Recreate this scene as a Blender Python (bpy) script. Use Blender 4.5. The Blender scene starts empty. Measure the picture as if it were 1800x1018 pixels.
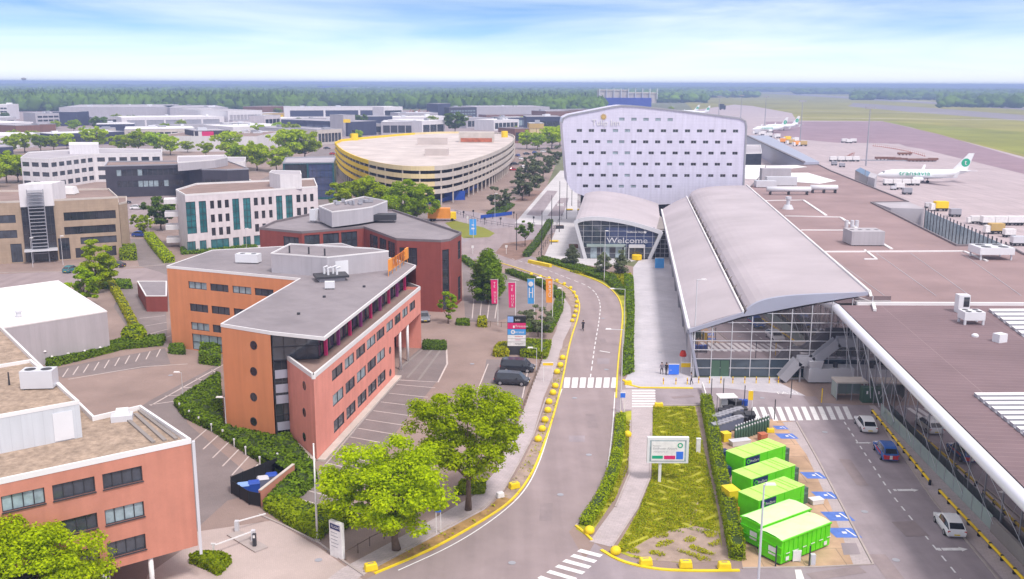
import bpy, math, random
import numpy as np
from mathutils import Vector, Matrix
R = math.radians
random.seed(7); rng = np.random.default_rng(7)
scene = bpy.context.scene
# ---------------- camera ----------------
F = 1700.; PITCH = math.atan((509-146)/F); H = 40.; ROLL = R(-0.2)
cd = bpy.data.cameras.new('camera'); cam = bpy.data.objects.new('camera', cd)
scene.collection.objects.link(cam); scene.camera = cam
cd.sensor_width = 36; cd.lens = 36*F/1800; cd.clip_end = 60000; cd.clip_start = 0.5
cam.matrix_world = Matrix.Translation((0, 0, H)) @ Matrix.Rotation(R(90)-PITCH, 4, 'X') @ Matrix.Rotation(-ROLL, 4, 'Z')
# ---------------- sky and sun ----------------
SUN_EL, SUN_AZ = 57., 143.      # azimuth clockwise from +Y
world = bpy.data.worlds.new("World"); scene.world = world; world.use_nodes = True
nt = world.node_tree; nt.nodes.clear(); N = nt.nodes.new; L = nt.links.new
out = N('ShaderNodeOutputWorld'); bg = N('ShaderNodeBackground'); bg.inputs[1].default_value = 0.15
sky = N('ShaderNodeTexSky'); sky.sky_type = 'NISHITA'; sky.sun_disc = False
sky.sun_elevation = R(SUN_EL); sky.sun_rotation = R(SUN_AZ); sky.dust_density = 1.6; sky.air_density = 1.0; sky.ozone_density = 2.2
tc = N('ShaderNodeTexCoord'); mp = N('ShaderNodeMapping'); mp.inputs['Scale'].default_value = (1, 1, 3.6)
L(tc.outputs['Generated'], mp.inputs[0]); L(mp.outputs[0], sky.inputs[0])
# thin streaky cloud in the direction domain, stretched along the horizon
mc = N('ShaderNodeMapping'); mc.inputs['Scale'].default_value = (2.2, 2.2, 22.0); mc.inputs['Location'].default_value = (3.3, 1.7, 0.4)
L(tc.outputs['Generated'], mc.inputs[0])
n1 = N('ShaderNodeTexNoise'); n1.inputs['Scale'].default_value = 1.2; n1.inputs['Detail'].default_value = 8; n1.inputs['Roughness'].default_value = .52; n1.inputs['Distortion'].default_value = .5
L(mc.outputs[0], n1.inputs['Vector'])
cr = N('ShaderNodeValToRGB'); cr.color_ramp.elements[0].position = .40; cr.color_ramp.elements[1].position = .86
cr.color_ramp.elements[0].color = (0, 0, 0, 1); cr.color_ramp.elements[1].color = (.9, .9, .9, 1)
L(n1.outputs['Fac'], cr.inputs[0])
sep = N('ShaderNodeSeparateXYZ'); L(tc.outputs['Generated'], sep.inputs[0])
hz = N('ShaderNodeMapRange'); hz.inputs['From Min'].default_value = -0.005; hz.inputs['From Max'].default_value = 0.05
hz.inputs['To Min'].default_value = 1.0; hz.inputs['To Max'].default_value = 0.0; L(sep.outputs['Z'], hz.inputs[0])
pw = N('ShaderNodeMath'); pw.operation = 'POWER'; pw.inputs[1].default_value = 1.2; L(hz.outputs[0], pw.inputs[0])
mixb = N('ShaderNodeMix'); mixb.data_type = 'RGBA'; mixb.blend_type = 'MULTIPLY'; mixb.inputs[0].default_value = 1
L(sky.outputs[0], mixb.inputs[6]); mixb.inputs[7].default_value = (0.88, 0.98, 1.07, 1)
mixh = N('ShaderNodeMix'); mixh.data_type = 'RGBA'; L(pw.outputs[0], mixh.inputs[0]); L(mixb.outputs[2], mixh.inputs[6]); mixh.inputs[7].default_value = (5.75, 5.95, 6.3, 1)
mixc = N('ShaderNodeMix'); mixc.data_type = 'RGBA'; L(cr.outputs[0], mixc.inputs[0]); L(mixh.outputs[2], mixc.inputs[6]); mixc.inputs[7].default_value = (6.0, 6.3, 6.5, 1)
# a bright veil of high cloud thickens above the view
hv = N('ShaderNodeMapRange'); hv.interpolation_type = 'SMOOTHSTEP'; hv.inputs['From Min'].default_value = .12; hv.inputs['From Max'].default_value = .45; hv.inputs['To Max'].default_value = .8; L(sep.outputs['Z'], hv.inputs[0])
mixv = N('ShaderNodeMix'); mixv.data_type = 'RGBA'; L(hv.outputs[0], mixv.inputs[0]); L(mixc.outputs[2], mixv.inputs[6]); mixv.inputs[7].default_value = (5.6, 5.2, 5.25, 1)
L(mixv.outputs[2], bg.inputs[0]); L(bg.outputs[0], out.inputs[0])
sl = bpy.data.lights.new('sun', 'SUN'); sl.energy = 2.3; sl.angle = R(12); sl.color = (1.0, .935, .89)
so = bpy.data.objects.new('sun', sl); scene.collection.objects.link(so)
sd = Vector((math.sin(R(SUN_AZ))*math.cos(R(SUN_EL)), math.cos(R(SUN_AZ))*math.cos(R(SUN_EL)), math.sin(R(SUN_EL))))
so.rotation_euler = sd.to_track_quat('Z', 'Y').to_euler(); so.location = (0, 0, 90)
scene.view_settings.view_transform = 'Standard'; scene.view_settings.look = 'None'; scene.view_settings.gamma = 1; scene.view_settings.exposure = 0.45
scene.render.engine = 'CYCLES'
# ---------------- survey helpers: a sighted direction meets the ground, a roof level or a wall ----------------
def ray(px, py):
    a = px-900.; b = -(py-509.); c, s = math.cos(ROLL), math.sin(ROLL)
    a, b = a*c+b*s, -a*s+b*c
    return a, F*math.cos(PITCH)+b*math.sin(PITCH), -F*math.sin(PITCH)+b*math.cos(PITCH)
def G(px, py, z=0.):
    x, y, w = ray(px, py); t = (z-H)/w; return (x*t, y*t)
def V(px, py, Y):
    x, y, w = ray(px, py); t = Y/y; return (x*t, Y, H+w*t)
def W(px, py, A, B):                      # hit on vertical wall A-B -> (u, z)
    x, y, w = ray(px, py); dx, dy = B[0]-A[0], B[1]-A[1]; ln = math.hypot(dx, dy)
    t = (A[0]*dy-A[1]*dx)/(x*dy-y*dx); hx, hy = x*t, y*t
    return ((hx-A[0])*dx+(hy-A[1])*dy)/ln, H+w*t
def GP(l, z=0.): return [G(a, b, z) for a, b in l]
# ---------------- mesh builder ----------------
def area(p): return sum(p[i][0]*p[(i+1) % len(p)][1]-p[(i+1) % len(p)][0]*p[i][1] for i in range(len(p)))/2
def offset(p, d):                         # CCW polygon, positive = inwards
    n = len(p); r = []
    for i in range(n):
        a, b, c = p[i-1], p[i], p[(i+1) % n]
        u = Vector((b[0]-a[0], b[1]-a[1])).normalized(); v = Vector((c[0]-b[0], c[1]-b[1])).normalized()
        n1_ = Vector((-u.y, u.x)); n2_ = Vector((-v.y, v.x)); m = (n1_+n2_)
        k = max(.35, 1+n1_.dot(n2_)); r.append((b[0]+m.x*d/k, b[1]+m.y*d/k))
    return r
class MB:
    def __init__(s): s.v = []; s.f = []; s.m = []
    def add(s, vs, fs, mi=0):
        o = len(s.v); s.v += [tuple(v) for v in vs]; s.f += [tuple(i+o for i in f) for f in fs]; s.m += [mi]*len(fs); return s
    def quad(s, a, b, c, d, mi=0): return s.add([a, b, c, d], [(0, 1, 2, 3)], mi)
    def box(s, x0, y0, z0, x1, y1, z1, mi=0):
        return s.add([(x0, y0, z0), (x1, y0, z0), (x1, y1, z0), (x0, y1, z0), (x0, y0, z1), (x1, y0, z1), (x1, y1, z1), (x0, y1, z1)],
                     [(0, 3, 2, 1), (4, 5, 6, 7), (0, 1, 5, 4), (1, 2, 6, 5), (2, 3, 7, 6), (3, 0, 4, 7)], mi)
    def obox(s, c, sz, a=0., mi=0, tp=1.):  # c = centre of the base
        hx, hy = sz[0]/2, sz[1]/2; ca, sa = math.cos(a), math.sin(a); vs = []
        for z, k in ((0, 1), (sz[2], tp)):
            for u, v in ((-hx, -hy), (hx, -hy), (hx, hy), (-hx, hy)):
                u *= k; v *= k; vs.append((c[0]+u*ca-v*sa, c[1]+u*sa+v*ca, c[2]+z))
        return s.add(vs, [(0, 3, 2, 1), (4, 5, 6, 7), (0, 1, 5, 4), (1, 2, 6, 5), (2, 3, 7, 6), (3, 0, 4, 7)], mi)
    def bar(s, a, b, w, h, mi=0, up=(0, 0, 1)):   # box along a-b
        a = Vector(a); b = Vector(b); d = (b-a).normalized(); r = d.cross(Vector(up))
        if r.length < 1e-4: r = d.cross(Vector((0, 1, 0)))
        r.normalize(); u = r.cross(d).normalized(); r *= w/2; u *= h/2
        vs = [a-r-u, a+r-u, a+r+u, a-r+u, b-r-u, b+r-u, b+r+u, b-r+u]
        return s.add(vs, [(0, 1, 2, 3), (4, 7, 6, 5), (0, 4, 5, 1), (1, 5, 6, 2), (2, 6, 7, 3), (3, 7, 4, 0)], mi)
    def prism(s, p, z0, z1, ms=0, mt=None, top=True, bot=False):
        if area(p) < 0: p = p[::-1]
        n = len(p); mt = ms if mt is None else mt
        z0f = z0 if callable(z0) else (lambda q: z0); z1f = z1 if callable(z1) else (lambda q: z1)
        vs = [(q[0], q[1], z0f(q)) for q in p]+[(q[0], q[1], z1f(q)) for q in p]
        s.add(vs, [(i, (i+1) % n, n+(i+1) % n, n+i) for i in range(n)], ms)
        if top: s.add(vs[n:], [tuple(range(n))], mt)
        if bot: s.add(vs[:n], [tuple(reversed(range(n)))], ms)
        return s
    def ring(s, p, d0, d1, z0, z1, mi=0):    # closed kerb between two offsets of polygon
        if area(p) < 0: p = p[::-1]
        a = offset(p, d0); b = offset(p, d1); n = len(p)
        for i in range(n):
            j = (i+1) % n
            s.add([(*a[i], z0), (*a[j], z0), (*b[j], z0), (*b[i], z0), (*a[i], z1), (*a[j], z1), (*b[j], z1), (*b[i], z1)],
                  [(4, 5, 6, 7), (0, 1, 5, 4), (2, 3, 7, 6), (0, 3, 2, 1)], mi)
        return s
    def strip(s, path, w, z0, z1, mi=0, off=0.):  # thick ribbon along an open path
        P = [Vector(p[:2]) for p in path]; n = len(P); Lf = []; Rt = []
        for i in range(n):
            t = (P[min(i+1, n-1)]-P[max(i-1, 0)]).normalized(); nn = Vector((-t.y, t.x))
            Lf.append(P[i]+nn*(off+w/2)); Rt.append(P[i]+nn*(off-w/2))
        for i in range(n-1):
            a, b, c, d = Rt[i], Rt[i+1], Lf[i+1], Lf[i]
            if z1 > z0: s.add([(*a, z0), (*b, z0), (*c, z0), (*d, z0), (*a, z1), (*b, z1), (*c, z1), (*d, z1)], [(4, 5, 6, 7), (0, 1, 5, 4), (2, 3, 7, 6), (1, 2, 6, 5), (3, 0, 4, 7)], mi)
            else: s.add([(*a, z0), (*b, z0), (*c, z0), (*d, z0)], [(0, 1, 2, 3)], mi)
        return s
    def sheet(s, p, z, mi=0):
        if area(p) < 0: p = p[::-1]
        return s.add([(q[0], q[1], z) for q in p], [tuple(range(len(p)))], mi)
    def tube(s, pts, r, n=8, mi=0, cap=True):
        pts = [Vector(p) for p in pts]; k = len(pts); rs = r if hasattr(r, '__len__') else [r]*k; vs = []
        prev = None
        for i in range(k):
            t = (pts[min(i+1, k-1)]-pts[max(i-1, 0)]).normalized()
            a = t.cross(Vector((0, 0, 1))) if prev is None else prev-t*prev.dot(t)
            if a.length < 1e-3: a = t.cross(Vector((1, 0, 0)))
            a.normalize(); prev = a; b = t.cross(a)
            for j in range(n):
                an = 2*math.pi*j/n; vs.append(pts[i]+(a*math.cos(an)+b*math.sin(an))*rs[i])
        fs = [(i*n+j, i*n+(j+1) % n, (i+1)*n+(j+1) % n, (i+1)*n+j) for i in range(k-1) for j in range(n)]
        if cap: fs += [tuple(reversed(range(n))), tuple(range((k-1)*n, k*n))]
        return s.add(vs, [f[::-1] for f in fs], mi)
    def cyl(s, x, y, z0, z1, r, n=12, mi=0, r2=None): return s.tube([(x, y, z0), (x, y, z1)], [r, r if r2 is None else r2], n, mi)
    def lathe(s, x, y, prof, n=16, mi=0):
        vs = [(x+r*math.cos(2*math.pi*j/n), y+r*math.sin(2*math.pi*j/n), z) for r, z in prof for j in range(n)]
        return s.add(vs, [(i*n+j, i*n+(j+1) % n, (i+1)*n+(j+1) % n, (i+1)*n+j) for i in range(len(prof)-1) for j in range(n)], mi)
    def text(s, st, o, xd, yd, h, mi=0, depth=0.02, align='LEFT', font_sx=1.):
        vs, fs = text_geo(st, align); o = Vector(o); xd = Vector(xd).normalized(); yd = Vector(yd).normalized(); nn = xd.cross(yd)
        return s.add([o+xd*(v[0]*h*font_sx)+yd*(v[1]*h)+nn*depth for v in vs], fs, mi)
    def disc(s, c, xd, yd, r, n=20, mi=0, r0=0.):
        c = Vector(c); xd = Vector(xd).normalized(); yd = Vector(yd).normalized()
        o = [c+xd*r*math.cos(2*math.pi*j/n)+yd*r*math.sin(2*math.pi*j/n) for j in range(n)]
        if not r0: return s.add(o, [tuple(range(n))], mi)
        i_ = [c+xd*r0*math.cos(2*math.pi*j/n)+yd*r0*math.sin(2*math.pi*j/n) for j in range(n)]
        return s.add(o+i_, [(j, (j+1) % n, n+(j+1) % n, n+j) for j in range(n)], mi)
    def build(s, name, mats, parent=None, smooth=False, local=False):
        if not isinstance(mats, (list, tuple)): mats = [mats]
        me = bpy.data.meshes.new(name); off = Vector((0, 0, 0))
        if parent is not None and not local:
            q = parent
            while q is not None: off += q.location; q = q.parent
        vs = s.v if off.length == 0 else [(a-off.x, b-off.y, c-off.z) for a, b, c in s.v]
        me.from_pydata(vs, [], s.f)
        for m in mats: me.materials.append(m)
        if len(mats) > 1: me.polygons.foreach_set('material_index', s.m)
        if smooth: me.polygons.foreach_set('use_smooth', [True]*len(s.f))
        me.update(); o = bpy.data.objects.new(name, me); scene.collection.objects.link(o)
        if parent is not None: o.parent = parent
        return o
_tc = {}
def text_geo(st, align='LEFT'):
    if (st, align) in _tc: return _tc[(st, align)]
    cu = bpy.data.curves.new('t', 'FONT'); cu.body = st; cu.align_x = align; cu.resolution_u = 2; cu.size = 1.4
    o = bpy.data.objects.new('t', cu); scene.collection.objects.link(o)
    me = bpy.data.meshes.new_from_object(o.evaluated_get(bpy.context.evaluated_depsgraph_get()))
    r = ([v.co.copy() for v in me.vertices], [tuple(p.vertices) for p in me.polygons])
    bpy.data.objects.remove(o); bpy.data.curves.remove(cu); bpy.data.meshes.remove(me); _tc[(st, align)] = r; return r
def tag(o, label=None, cat=None, group=None, kind=None):
    if label: o['label'] = label
    if cat: o['category'] = cat
    if group: o['group'] = group
    if kind: o['kind'] = kind
    return o
def thing(name, label, cat, loc=(0, 0, 0), rz=0., group=None):
    o = bpy.data.objects.new(name, None); scene.collection.objects.link(o); o.empty_display_size = .3
    o.location = (loc[0], loc[1], loc[2] if len(loc) > 2 else 0.); o.rotation_euler = (0, 0, rz); return tag(o, label, cat, group)
def copy_tree(o, parent=None):
    c = o.copy(); scene.collection.objects.link(c)
    if parent is not None: c.parent = parent
    for ch in list(o.children): copy_tree(ch, c)
    return c
_used = set()
def place(proto, loc, rz=0., label=None, group=None, sc=None):
    o = proto if id(proto) not in _used else copy_tree(proto); _used.add(id(proto))
    o.location = (loc[0], loc[1], loc[2] if len(loc) > 2 else 0.); o.rotation_euler = (0, 0, rz)
    if label: o['label'] = label
    if group: o['group'] = group
    if sc: o.scale = sc if hasattr(sc, '__len__') else (sc, sc, sc)
    return o
# ---------------- materials ----------------
def lin(c):
    return tuple(((v/255)/12.92 if v <= 10 else ((v/255+.055)/1.055)**2.4) for v in c)
def mat(name, c, rough=.8, var=.12, scale=.35, spec=.3, metal=0., bump=0., bscale=8., alpha=1., fine=True):
    """c = base colour, linear 0..1; blotchy procedural variation in world space"""
    m = bpy.data.materials.new(name); m.use_nodes = True; t = m.node_tree; b = t.nodes['Principled BSDF']; N = t.nodes.new; L = t.links.new
    b.inputs['Roughness'].default_value = rough; b.inputs['Metallic'].default_value = metal; b.inputs['Specular IOR Level'].default_value = spec
    g = N('ShaderNodeNewGeometry'); n = N('ShaderNodeTexNoise'); n.inputs['Scale'].default_value = scale; n.inputs['Detail'].default_value = 9 if fine else 3; n.inputs['Roughness'].default_value = .62
    L(g.outputs['Position'], n.inputs['Vector'])
    mr = N('ShaderNodeMapRange'); mr.inputs['From Min'].default_value = .25; mr.inputs['From Max'].default_value = .75; mr.inputs['To Min'].default_value = 1-var; mr.inputs['To Max'].default_value = 1+var
    L(n.outputs['Fac'], mr.inputs[0]); mx = N('ShaderNodeMix'); mx.data_type = 'RGBA'; mx.blend_type = 'MULTIPLY'; mx.inputs[0].default_value = 1
    mx.inputs[6].default_value = (*c, 1); 
    n3 = N('ShaderNodeTexNoise'); n3.inputs['Detail'].default_value = 4; m3 = N('ShaderNodeMapRange'); m3.inputs['From Min'].default_value = .3; m3.inputs['From Max'].default_value = .7
    mpp = N('ShaderNodeMapping'); L(g.outputs['Position'], mpp.inputs[0]); L(mpp.outputs[0], n3.inputs['Vector']); L(n3.outputs['Fac'], m3.inputs[0])
    if any(k in name for k in ('brick', 'render', 'wall', 'clad', 'stone')): n3.inputs['Scale'].default_value = 1.; mpp.inputs['Scale'].default_value = (1.3, 1.3, .09); a_ = .07   # rain streaks
    elif any(k in name for k in ('asphalt', 'paving', 'roof', 'apron', 'bitumen', 'deck', 'taxiway', 'forecourt')): n3.inputs['Scale'].default_value = 1.; mpp.inputs['Scale'].default_value = (.55, .035, 1) if 'asphalt' in name or 'apron' in name else (.09, .09, .09); a_ = .10
    else: n3.inputs['Scale'].default_value = scale*.3; a_ = var*.35
    m3.inputs['To Min'].default_value = 1-a_; m3.inputs['To Max'].default_value = 1+a_; mu = N('ShaderNodeMath'); mu.operation = 'MULTIPLY'; L(mr.outputs[0], mu.inputs[0]); L(m3.outputs[0], mu.inputs[1])
    L(mu.outputs[0], mx.inputs[7]); L(mx.outputs[2], b.inputs['Base Color'])
    if bump:
        n2 = N('ShaderNodeTexNoise'); n2.inputs['Scale'].default_value = bscale; n2.inputs['Detail'].default_value = 6; L(g.outputs['Position'], n2.inputs['Vector'])
        bp = N('ShaderNodeBump'); bp.inputs['Strength'].default_value = bump; bp.inputs['Distance'].default_value = .1; L(n2.outputs['Fac'], bp.inputs['Height']); L(bp.outputs[0], b.inputs['Normal'])
    m['mx'] = 1
    return m
def bricks(m, scale, c2, mortar, bw=.5, rh=.25, ms=.02, vertical=False, rot=0., fac=1., off=.5):
    """put a brick / slab / seam pattern over a mat()"""
    t = m.node_tree; N = t.nodes.new; L = t.links.new; b = t.nodes['Principled BSDF']
    lk = b.inputs['Base Color'].links[0].from_node; base = lk.inputs[6].default_value[:]
    g = N('ShaderNodeNewGeometry'); mp = N('ShaderNodeMapping'); mp.inputs['Rotation'].default_value = (0, 0, rot)
    if vertical:                        # u = x+y along the wall, v = z
        sp = N('ShaderNodeSeparateXYZ'); L(g.outputs['Position'], sp.inputs[0]); ad = N('ShaderNodeMath'); L(sp.outputs[0], ad.inputs[0]); L(sp.outputs[1], ad.inputs[1])
        cb = N('ShaderNodeCombineXYZ'); L(ad.outputs[0], cb.inputs[0]); L(sp.outputs[2], cb.inputs[1]); L(cb.outputs[0], mp.inputs[0])
    else: L(g.outputs['Position'], mp.inputs[0])
    br = N('ShaderNodeTexBrick'); L(mp.outputs[0], br.inputs['Vector']); br.inputs['Scale'].default_value = scale; br.offset = off
    br.inputs['Color1'].default_value = base; br.inputs['Color2'].default_value = (*c2, 1); br.inputs['Mortar'].default_value = (*mortar, 1)
    br.inputs['Mortar Size'].default_value = ms; br.inputs['Brick Width'].default_value = bw; br.inputs['Row Height'].default_value = rh
    mm = N('ShaderNodeMix'); mm.data_type = 'RGBA'; mm.inputs[0].default_value = fac; mm.inputs[6].default_value = base; L(br.outputs['Color'], mm.inputs[7]); L(mm.outputs[2], lk.inputs[6])
    return m
def glassy(name, c, rough=.06, metal=.0, spec=.9, var=.3, scale=.25):
    return mat(name, c, rough, var, scale, spec, metal)
def leafmat(name, c, c2, tr=.35, ns=.9):
    m = bpy.data.materials.new(name); m.use_nodes = True; t = m.node_tree; t.nodes.clear(); N = t.nodes.new; L = t.links.new
    o = N('ShaderNodeOutputMaterial'); g = N('ShaderNodeNewGeometry'); ra = N('ShaderNodeValToRGB')
    ra.color_ramp.elements[0].position = .12; ra.color_ramp.elements[1].position = .68; ra.color_ramp.elements[0].color = (*c2, 1); ra.color_ramp.elements[1].color = (*c, 1)
    n = N('ShaderNodeTexNoise'); n.inputs['Scale'].default_value = ns; L(g.outputs['Position'], n.inputs['Vector'])
    ad = N('ShaderNodeMath'); ad.operation = 'MULTIPLY_ADD'; L(g.outputs['Random Per Island'], ad.inputs[0]); ad.inputs[1].default_value = .45
    ms = N('ShaderNodeMath'); ms.operation = 'MULTIPLY'; L(n.outputs['Fac'], ms.inputs[0]); ms.inputs[1].default_value = .6; L(ms.outputs[0], ad.inputs[2]); L(ad.outputs[0], ra.inputs[0])
    hs = N('ShaderNodeHueSaturation'); oi = N('ShaderNodeObjectInfo'); mr = N('ShaderNodeMapRange'); mr.inputs['To Min'].default_value = .8; mr.inputs['To Max'].default_value = 1.15; L(oi.outputs['Random'], mr.inputs[0]); L(mr.outputs[0], hs.inputs['Value']); L(ra.outputs[0], hs.inputs['Color'])
    d = N('ShaderNodeBsdfDiffuse'); tr_ = N('ShaderNodeBsdfTranslucent'); mx = N('ShaderNodeMixShader'); mx.inputs[0].default_value = tr
    L(hs.outputs[0], d.inputs[0]); L(hs.outputs[0], tr_.inputs[0]); L(d.outputs[0], mx.inputs[1]); L(tr_.outputs[0], mx.inputs[2]); L(mx.outputs[0], o.inputs[0])
    return m
M = {}
def defm(k, *a, **kw): M[k] = mat(k, *a, **kw); return M[k]
defm('ground', (.16, .17, .09), var=.35, scale=.02)
bricks(defm('paving', (.335, .245, .215), var=.16, scale=.16, bump=.2), 2.2, (.30, .218, .19), (.22, .165, .145), .5, .25, .03, fac=.75, rot=.6)
bricks(defm('entrance_paving', (.52, .42, .39), var=.12, scale=.2), 2.2, (.47, .38, .35), (.37, .30, .28), .5, .25, .03, fac=.7, rot=.5)
bricks(defm('bay_paving', (.25, .205, .20), var=.16, scale=.25), 2.2, (.225, .185, .18), (.165, .14, .135), .5, .25, .03, fac=.75, rot=.6)
bricks(defm('forecourt', (.55, .515, .545), var=.12, scale=.3), 1., (.49, .47, .51), (.39, .375, .40), .9, .3, .012, rot=.1)
bricks(defm('plaza', (.60, .57, .58), var=.1, scale=.15), .5, (.52, .50, .51), (.42, .41, .42), 1., .5, .01, rot=.1)
defm('asphalt', (.31, .248, .25), var=.14, scale=.22, rough=.9, bump=.15, bscale=30)
defm('asphalt_dark', (.31, .262, .28), var=.16, scale=.3, rough=.9, bump=.15, bscale=30)
defm('asphalt_patch', (.28, .226, .23), var=.12, scale=.8, rough=.9)
defm('footpath', (.49, .42, .425), var=.1, scale=.5); bricks(M['footpath'], 1., (.44, .38, .385), (.33, .285, .29), .6, .3, .012, rot=.3)
bricks(defm('sand_paving', (.50, .335, .225), var=.3, scale=.35), .28, (.44, .29, .19), (.25, .18, .13), 1., 1., .012, fac=.8)
defm('white_paint', (.78, .76, .76), var=.14, scale=2.5, rough=.6)
defm('pale_line', (.58, .50, .47), var=.2, scale=2.)
defm('yellow_paint', (.80, .60, .02), var=.12, scale=1.5, rough=.5)
defm('blue_paint', (.10, .19, .56), var=.2, scale=1.5, rough=.6)
defm('kerb', (.42, .36, .34), var=.15, scale=1.)
defm('verge', (.36, .22, .085), var=.45, scale=.9, bump=.4)
defm('soil', (.24, .15, .12), var=.3, scale=.6, bump=.4)
defm('pale_soil', (.36, .27, .22), var=.3, scale=.8, bump=.4)
defm('lawn', (.35, .35, .03), var=.5, scale=.5, bump=.5)
defm('lawn_far', (.24, .26, .09), var=.4, scale=.08)
defm('field', (.26, .24, .045), var=.35, scale=.012)
defm('field_green', (.22, .23, .025), var=.3, scale=.02)
bricks(defm('apron', (.46, .38, .39), var=.1, scale=.03), .03, (.43, .355, .365), (.37, .30, .31), .5, .25, .006)
defm('taxiway', (.29, .195, .225), var=.12, scale=.02)
defm('runway', (.25, .22, .23), var=.1, scale=.01)
defm('orange_render', (.66, .26, .12), var=.06, scale=.35)
bricks(defm('red_brick', (.58, .235, .165), var=.1, scale=.5), 4., (.53, .205, .14), (.48, .25, .19), .5, .18, .02, vertical=True, fac=.5)
bricks(defm('pink_brick', (.78, .30, .235), var=.08, scale=.5), 4., (.73, .27, .21), (.66, .34, .28), .5, .18, .02, vertical=True, fac=.5)
bricks(defm('brown_brick', (.29, .068, .055), var=.1, scale=.5), 4., (.25, .057, .048), (.24, .10, .09), .5, .18, .02, vertical=True, fac=.5)
defm('beige_stone', (.42, .315, .23), var=.1, scale=.4); bricks(M['beige_stone'], 1., (.39, .295, .215), (.30, .225, .17), 1.2, .6, .01, vertical=True)
defm('white_wall', (.72, .69, .71), var=.06, scale=.5)
defm('white_brick', (.66, .60, .62), var=.1, scale=.6)
bricks(defm('dark_brick', (.055, .048, .066), var=.15, scale=.5), 2., (.045, .04, .055), (.075, .07, .085), .5, .18, .02, vertical=True)
defm('grey_clad', (.46, .435, .465), var=.05, scale=.4); bricks(M['grey_clad'], 1., (.445, .42, .45), (.36, .34, .365), 1., 8., .01, vertical=True)
defm('pale_clad', (.60, .62, .66), var=.04, scale=.4); bricks(M['pale_clad'], 1., (.58, .60, .64), (.46, .48, .52), 1.1, 9., .012, vertical=True)
defm('bitumen', (.265, .235, .25), var=.14, scale=.35); bricks(M['bitumen'], 1., (.25, .22, .235), (.21, .19, .20), 9., 1., .012, rot=.9, fac=.7)
defm('roof_brown', (.27, .19, .165), var=.2, scale=.3)
defm('roof_white', (.76, .74, .74), var=.08, scale=.2)
defm('roof_grey', (.42, .39, .42), var=.12, scale=.1)
defm('gravel', (.36, .27, .205), var=.42, scale=2.2, bump=.6, bscale=6)
bricks(defm('flat_roof', (.31, .215, .213), var=.12, scale=.12), 1., (.29, .202, .20), (.265, .185, .18), 14., 5., .03, rot=.11)
bricks(defm('sheet_roof', (.205, .14, .15), var=.12, scale=.12), 1., (.19, .13, .14), (.29, .215, .215), 12., 1., .03, rot=.11, off=0.)
bricks(defm('pale_roof', (.46, .41, .435), var=.05, scale=.08), 1., (.45, .40, .425), (.39, .35, .37), 60., .6, .025, rot=.11, off=0.)
defm('coping', (.78, .76, .76), rough=.4, var=.05)
defm('dark_coping', (.20, .17, .18), rough=.5)
defm('white_metal', (.74, .74, .77), rough=.35, var=.04)
defm('grey_metal', (.33, .33, .37), rough=.4, spec=.6)
defm('fascia', (.36, .37, .46), rough=.35, spec=.6, var=.04)
defm('light_metal', (.62, .62, .66), rough=.3, spec=.6, var=.05)
defm('dark_metal', (.05, .05, .058), rough=.5)
defm('black', (.02, .02, .023), rough=.6)
defm('tube_white', (.80, .80, .86), rough=.18, spec=.7, var=.02)
M['glass'] = glassy('glass', (.055, .065, .085), .05, var=.5, scale=.6)
M['glass_dark'] = glassy('glass_dark', (.03, .033, .042), .06, var=.5, scale=.6)
M['glass_teal'] = glassy('glass_teal', (.03, .15, .17), .08, var=.5, scale=.5)
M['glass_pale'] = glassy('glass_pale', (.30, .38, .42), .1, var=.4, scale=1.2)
M['glass_green'] = glassy('glass_green', (.34, .42, .40), .1, var=.1)
M['glass_blue'] = glassy('glass_blue', (.06, .08, .17), .05, var=.3)
M['mirror_glass'] = glassy('mirror_glass', (.50, .47, .48), .02, metal=.93, var=.1, scale=.2)
M['shade_glass'] = glassy('shade_glass', (.06, .085, .11), .05, metal=.2, var=.3)
defm('interior', (.30, .30, .27), var=.5, scale=1.)
defm('magenta', (.70, .03, .17), rough=.5); defm('sky_blue', (.08, .35, .75), rough=.5); defm('orange_sign', (.85, .32, .05), rough=.5)
defm('blue_sign', (.05, .19, .80), rough=.5); defm('navy', (.015, .025, .12), rough=.4); defm('red_sign', (.65, .05, .03), rough=.5)
defm('purple_paint', (.36, .05, .24), rough=.5)
defm('container_green', (.13, .68, .006), rough=.45, var=.16, scale=.9); defm('lime', (.48, .86, .16), rough=.5, var=.14, scale=.9)
defm('tarp', (.62, .88, .42), rough=.6, var=.14, scale=.8)
defm('bin_grey', (.17, .19, .27), rough=.5); defm('bin_green', (.07, .13, .09), rough=.5); defm('bin_blue', (.02, .08, .42), rough=.45); defm('bin_lid', (.25, .40, .75), rough=.45)
defm('concrete', (.56, .50, .45), var=.14, scale=.4); defm('concrete_dark', (.28, .25, .235), var=.15, scale=.3)
defm('deck', (.56, .49, .46), var=.12, scale=.09)
defm('yellow_clad', (.90, .60, .02), var=.06); defm('cream_clad', (.74, .60, .33), var=.06)
defm('teal_panel', (.02, .09, .11), var=.1, rough=.3)
defm('car_white', (.86, .86, .87), rough=.18, spec=.7, var=.02); defm('car_black', (.03, .034, .045), rough=.15, spec=.9, var=.1)
defm('car_navy', (.035, .12, .42), rough=.18, spec=.8, var=.05); defm('car_red', (.45, .03, .03), rough=.2, spec=.7); defm('car_grey', (.2, .22, .25), rough=.2, spec=.7); defm('car_teal', (.05, .2, .22), rough=.2, spec=.7); defm('car_blue', (.03, .08, .35), rough=.2, spec=.7)
M['car_glass'] = glassy('car_glass', (.025, .028, .035), .04)
defm('tyre', (.02, .02, .02), rough=.8); defm('rim', (.45, .45, .48), rough=.3, metal=.6); defm('lamp_red', (.6, .03, .03), rough=.3); defm('lamp_clear', (.7, .7, .75), rough=.1, spec=.9)
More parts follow.
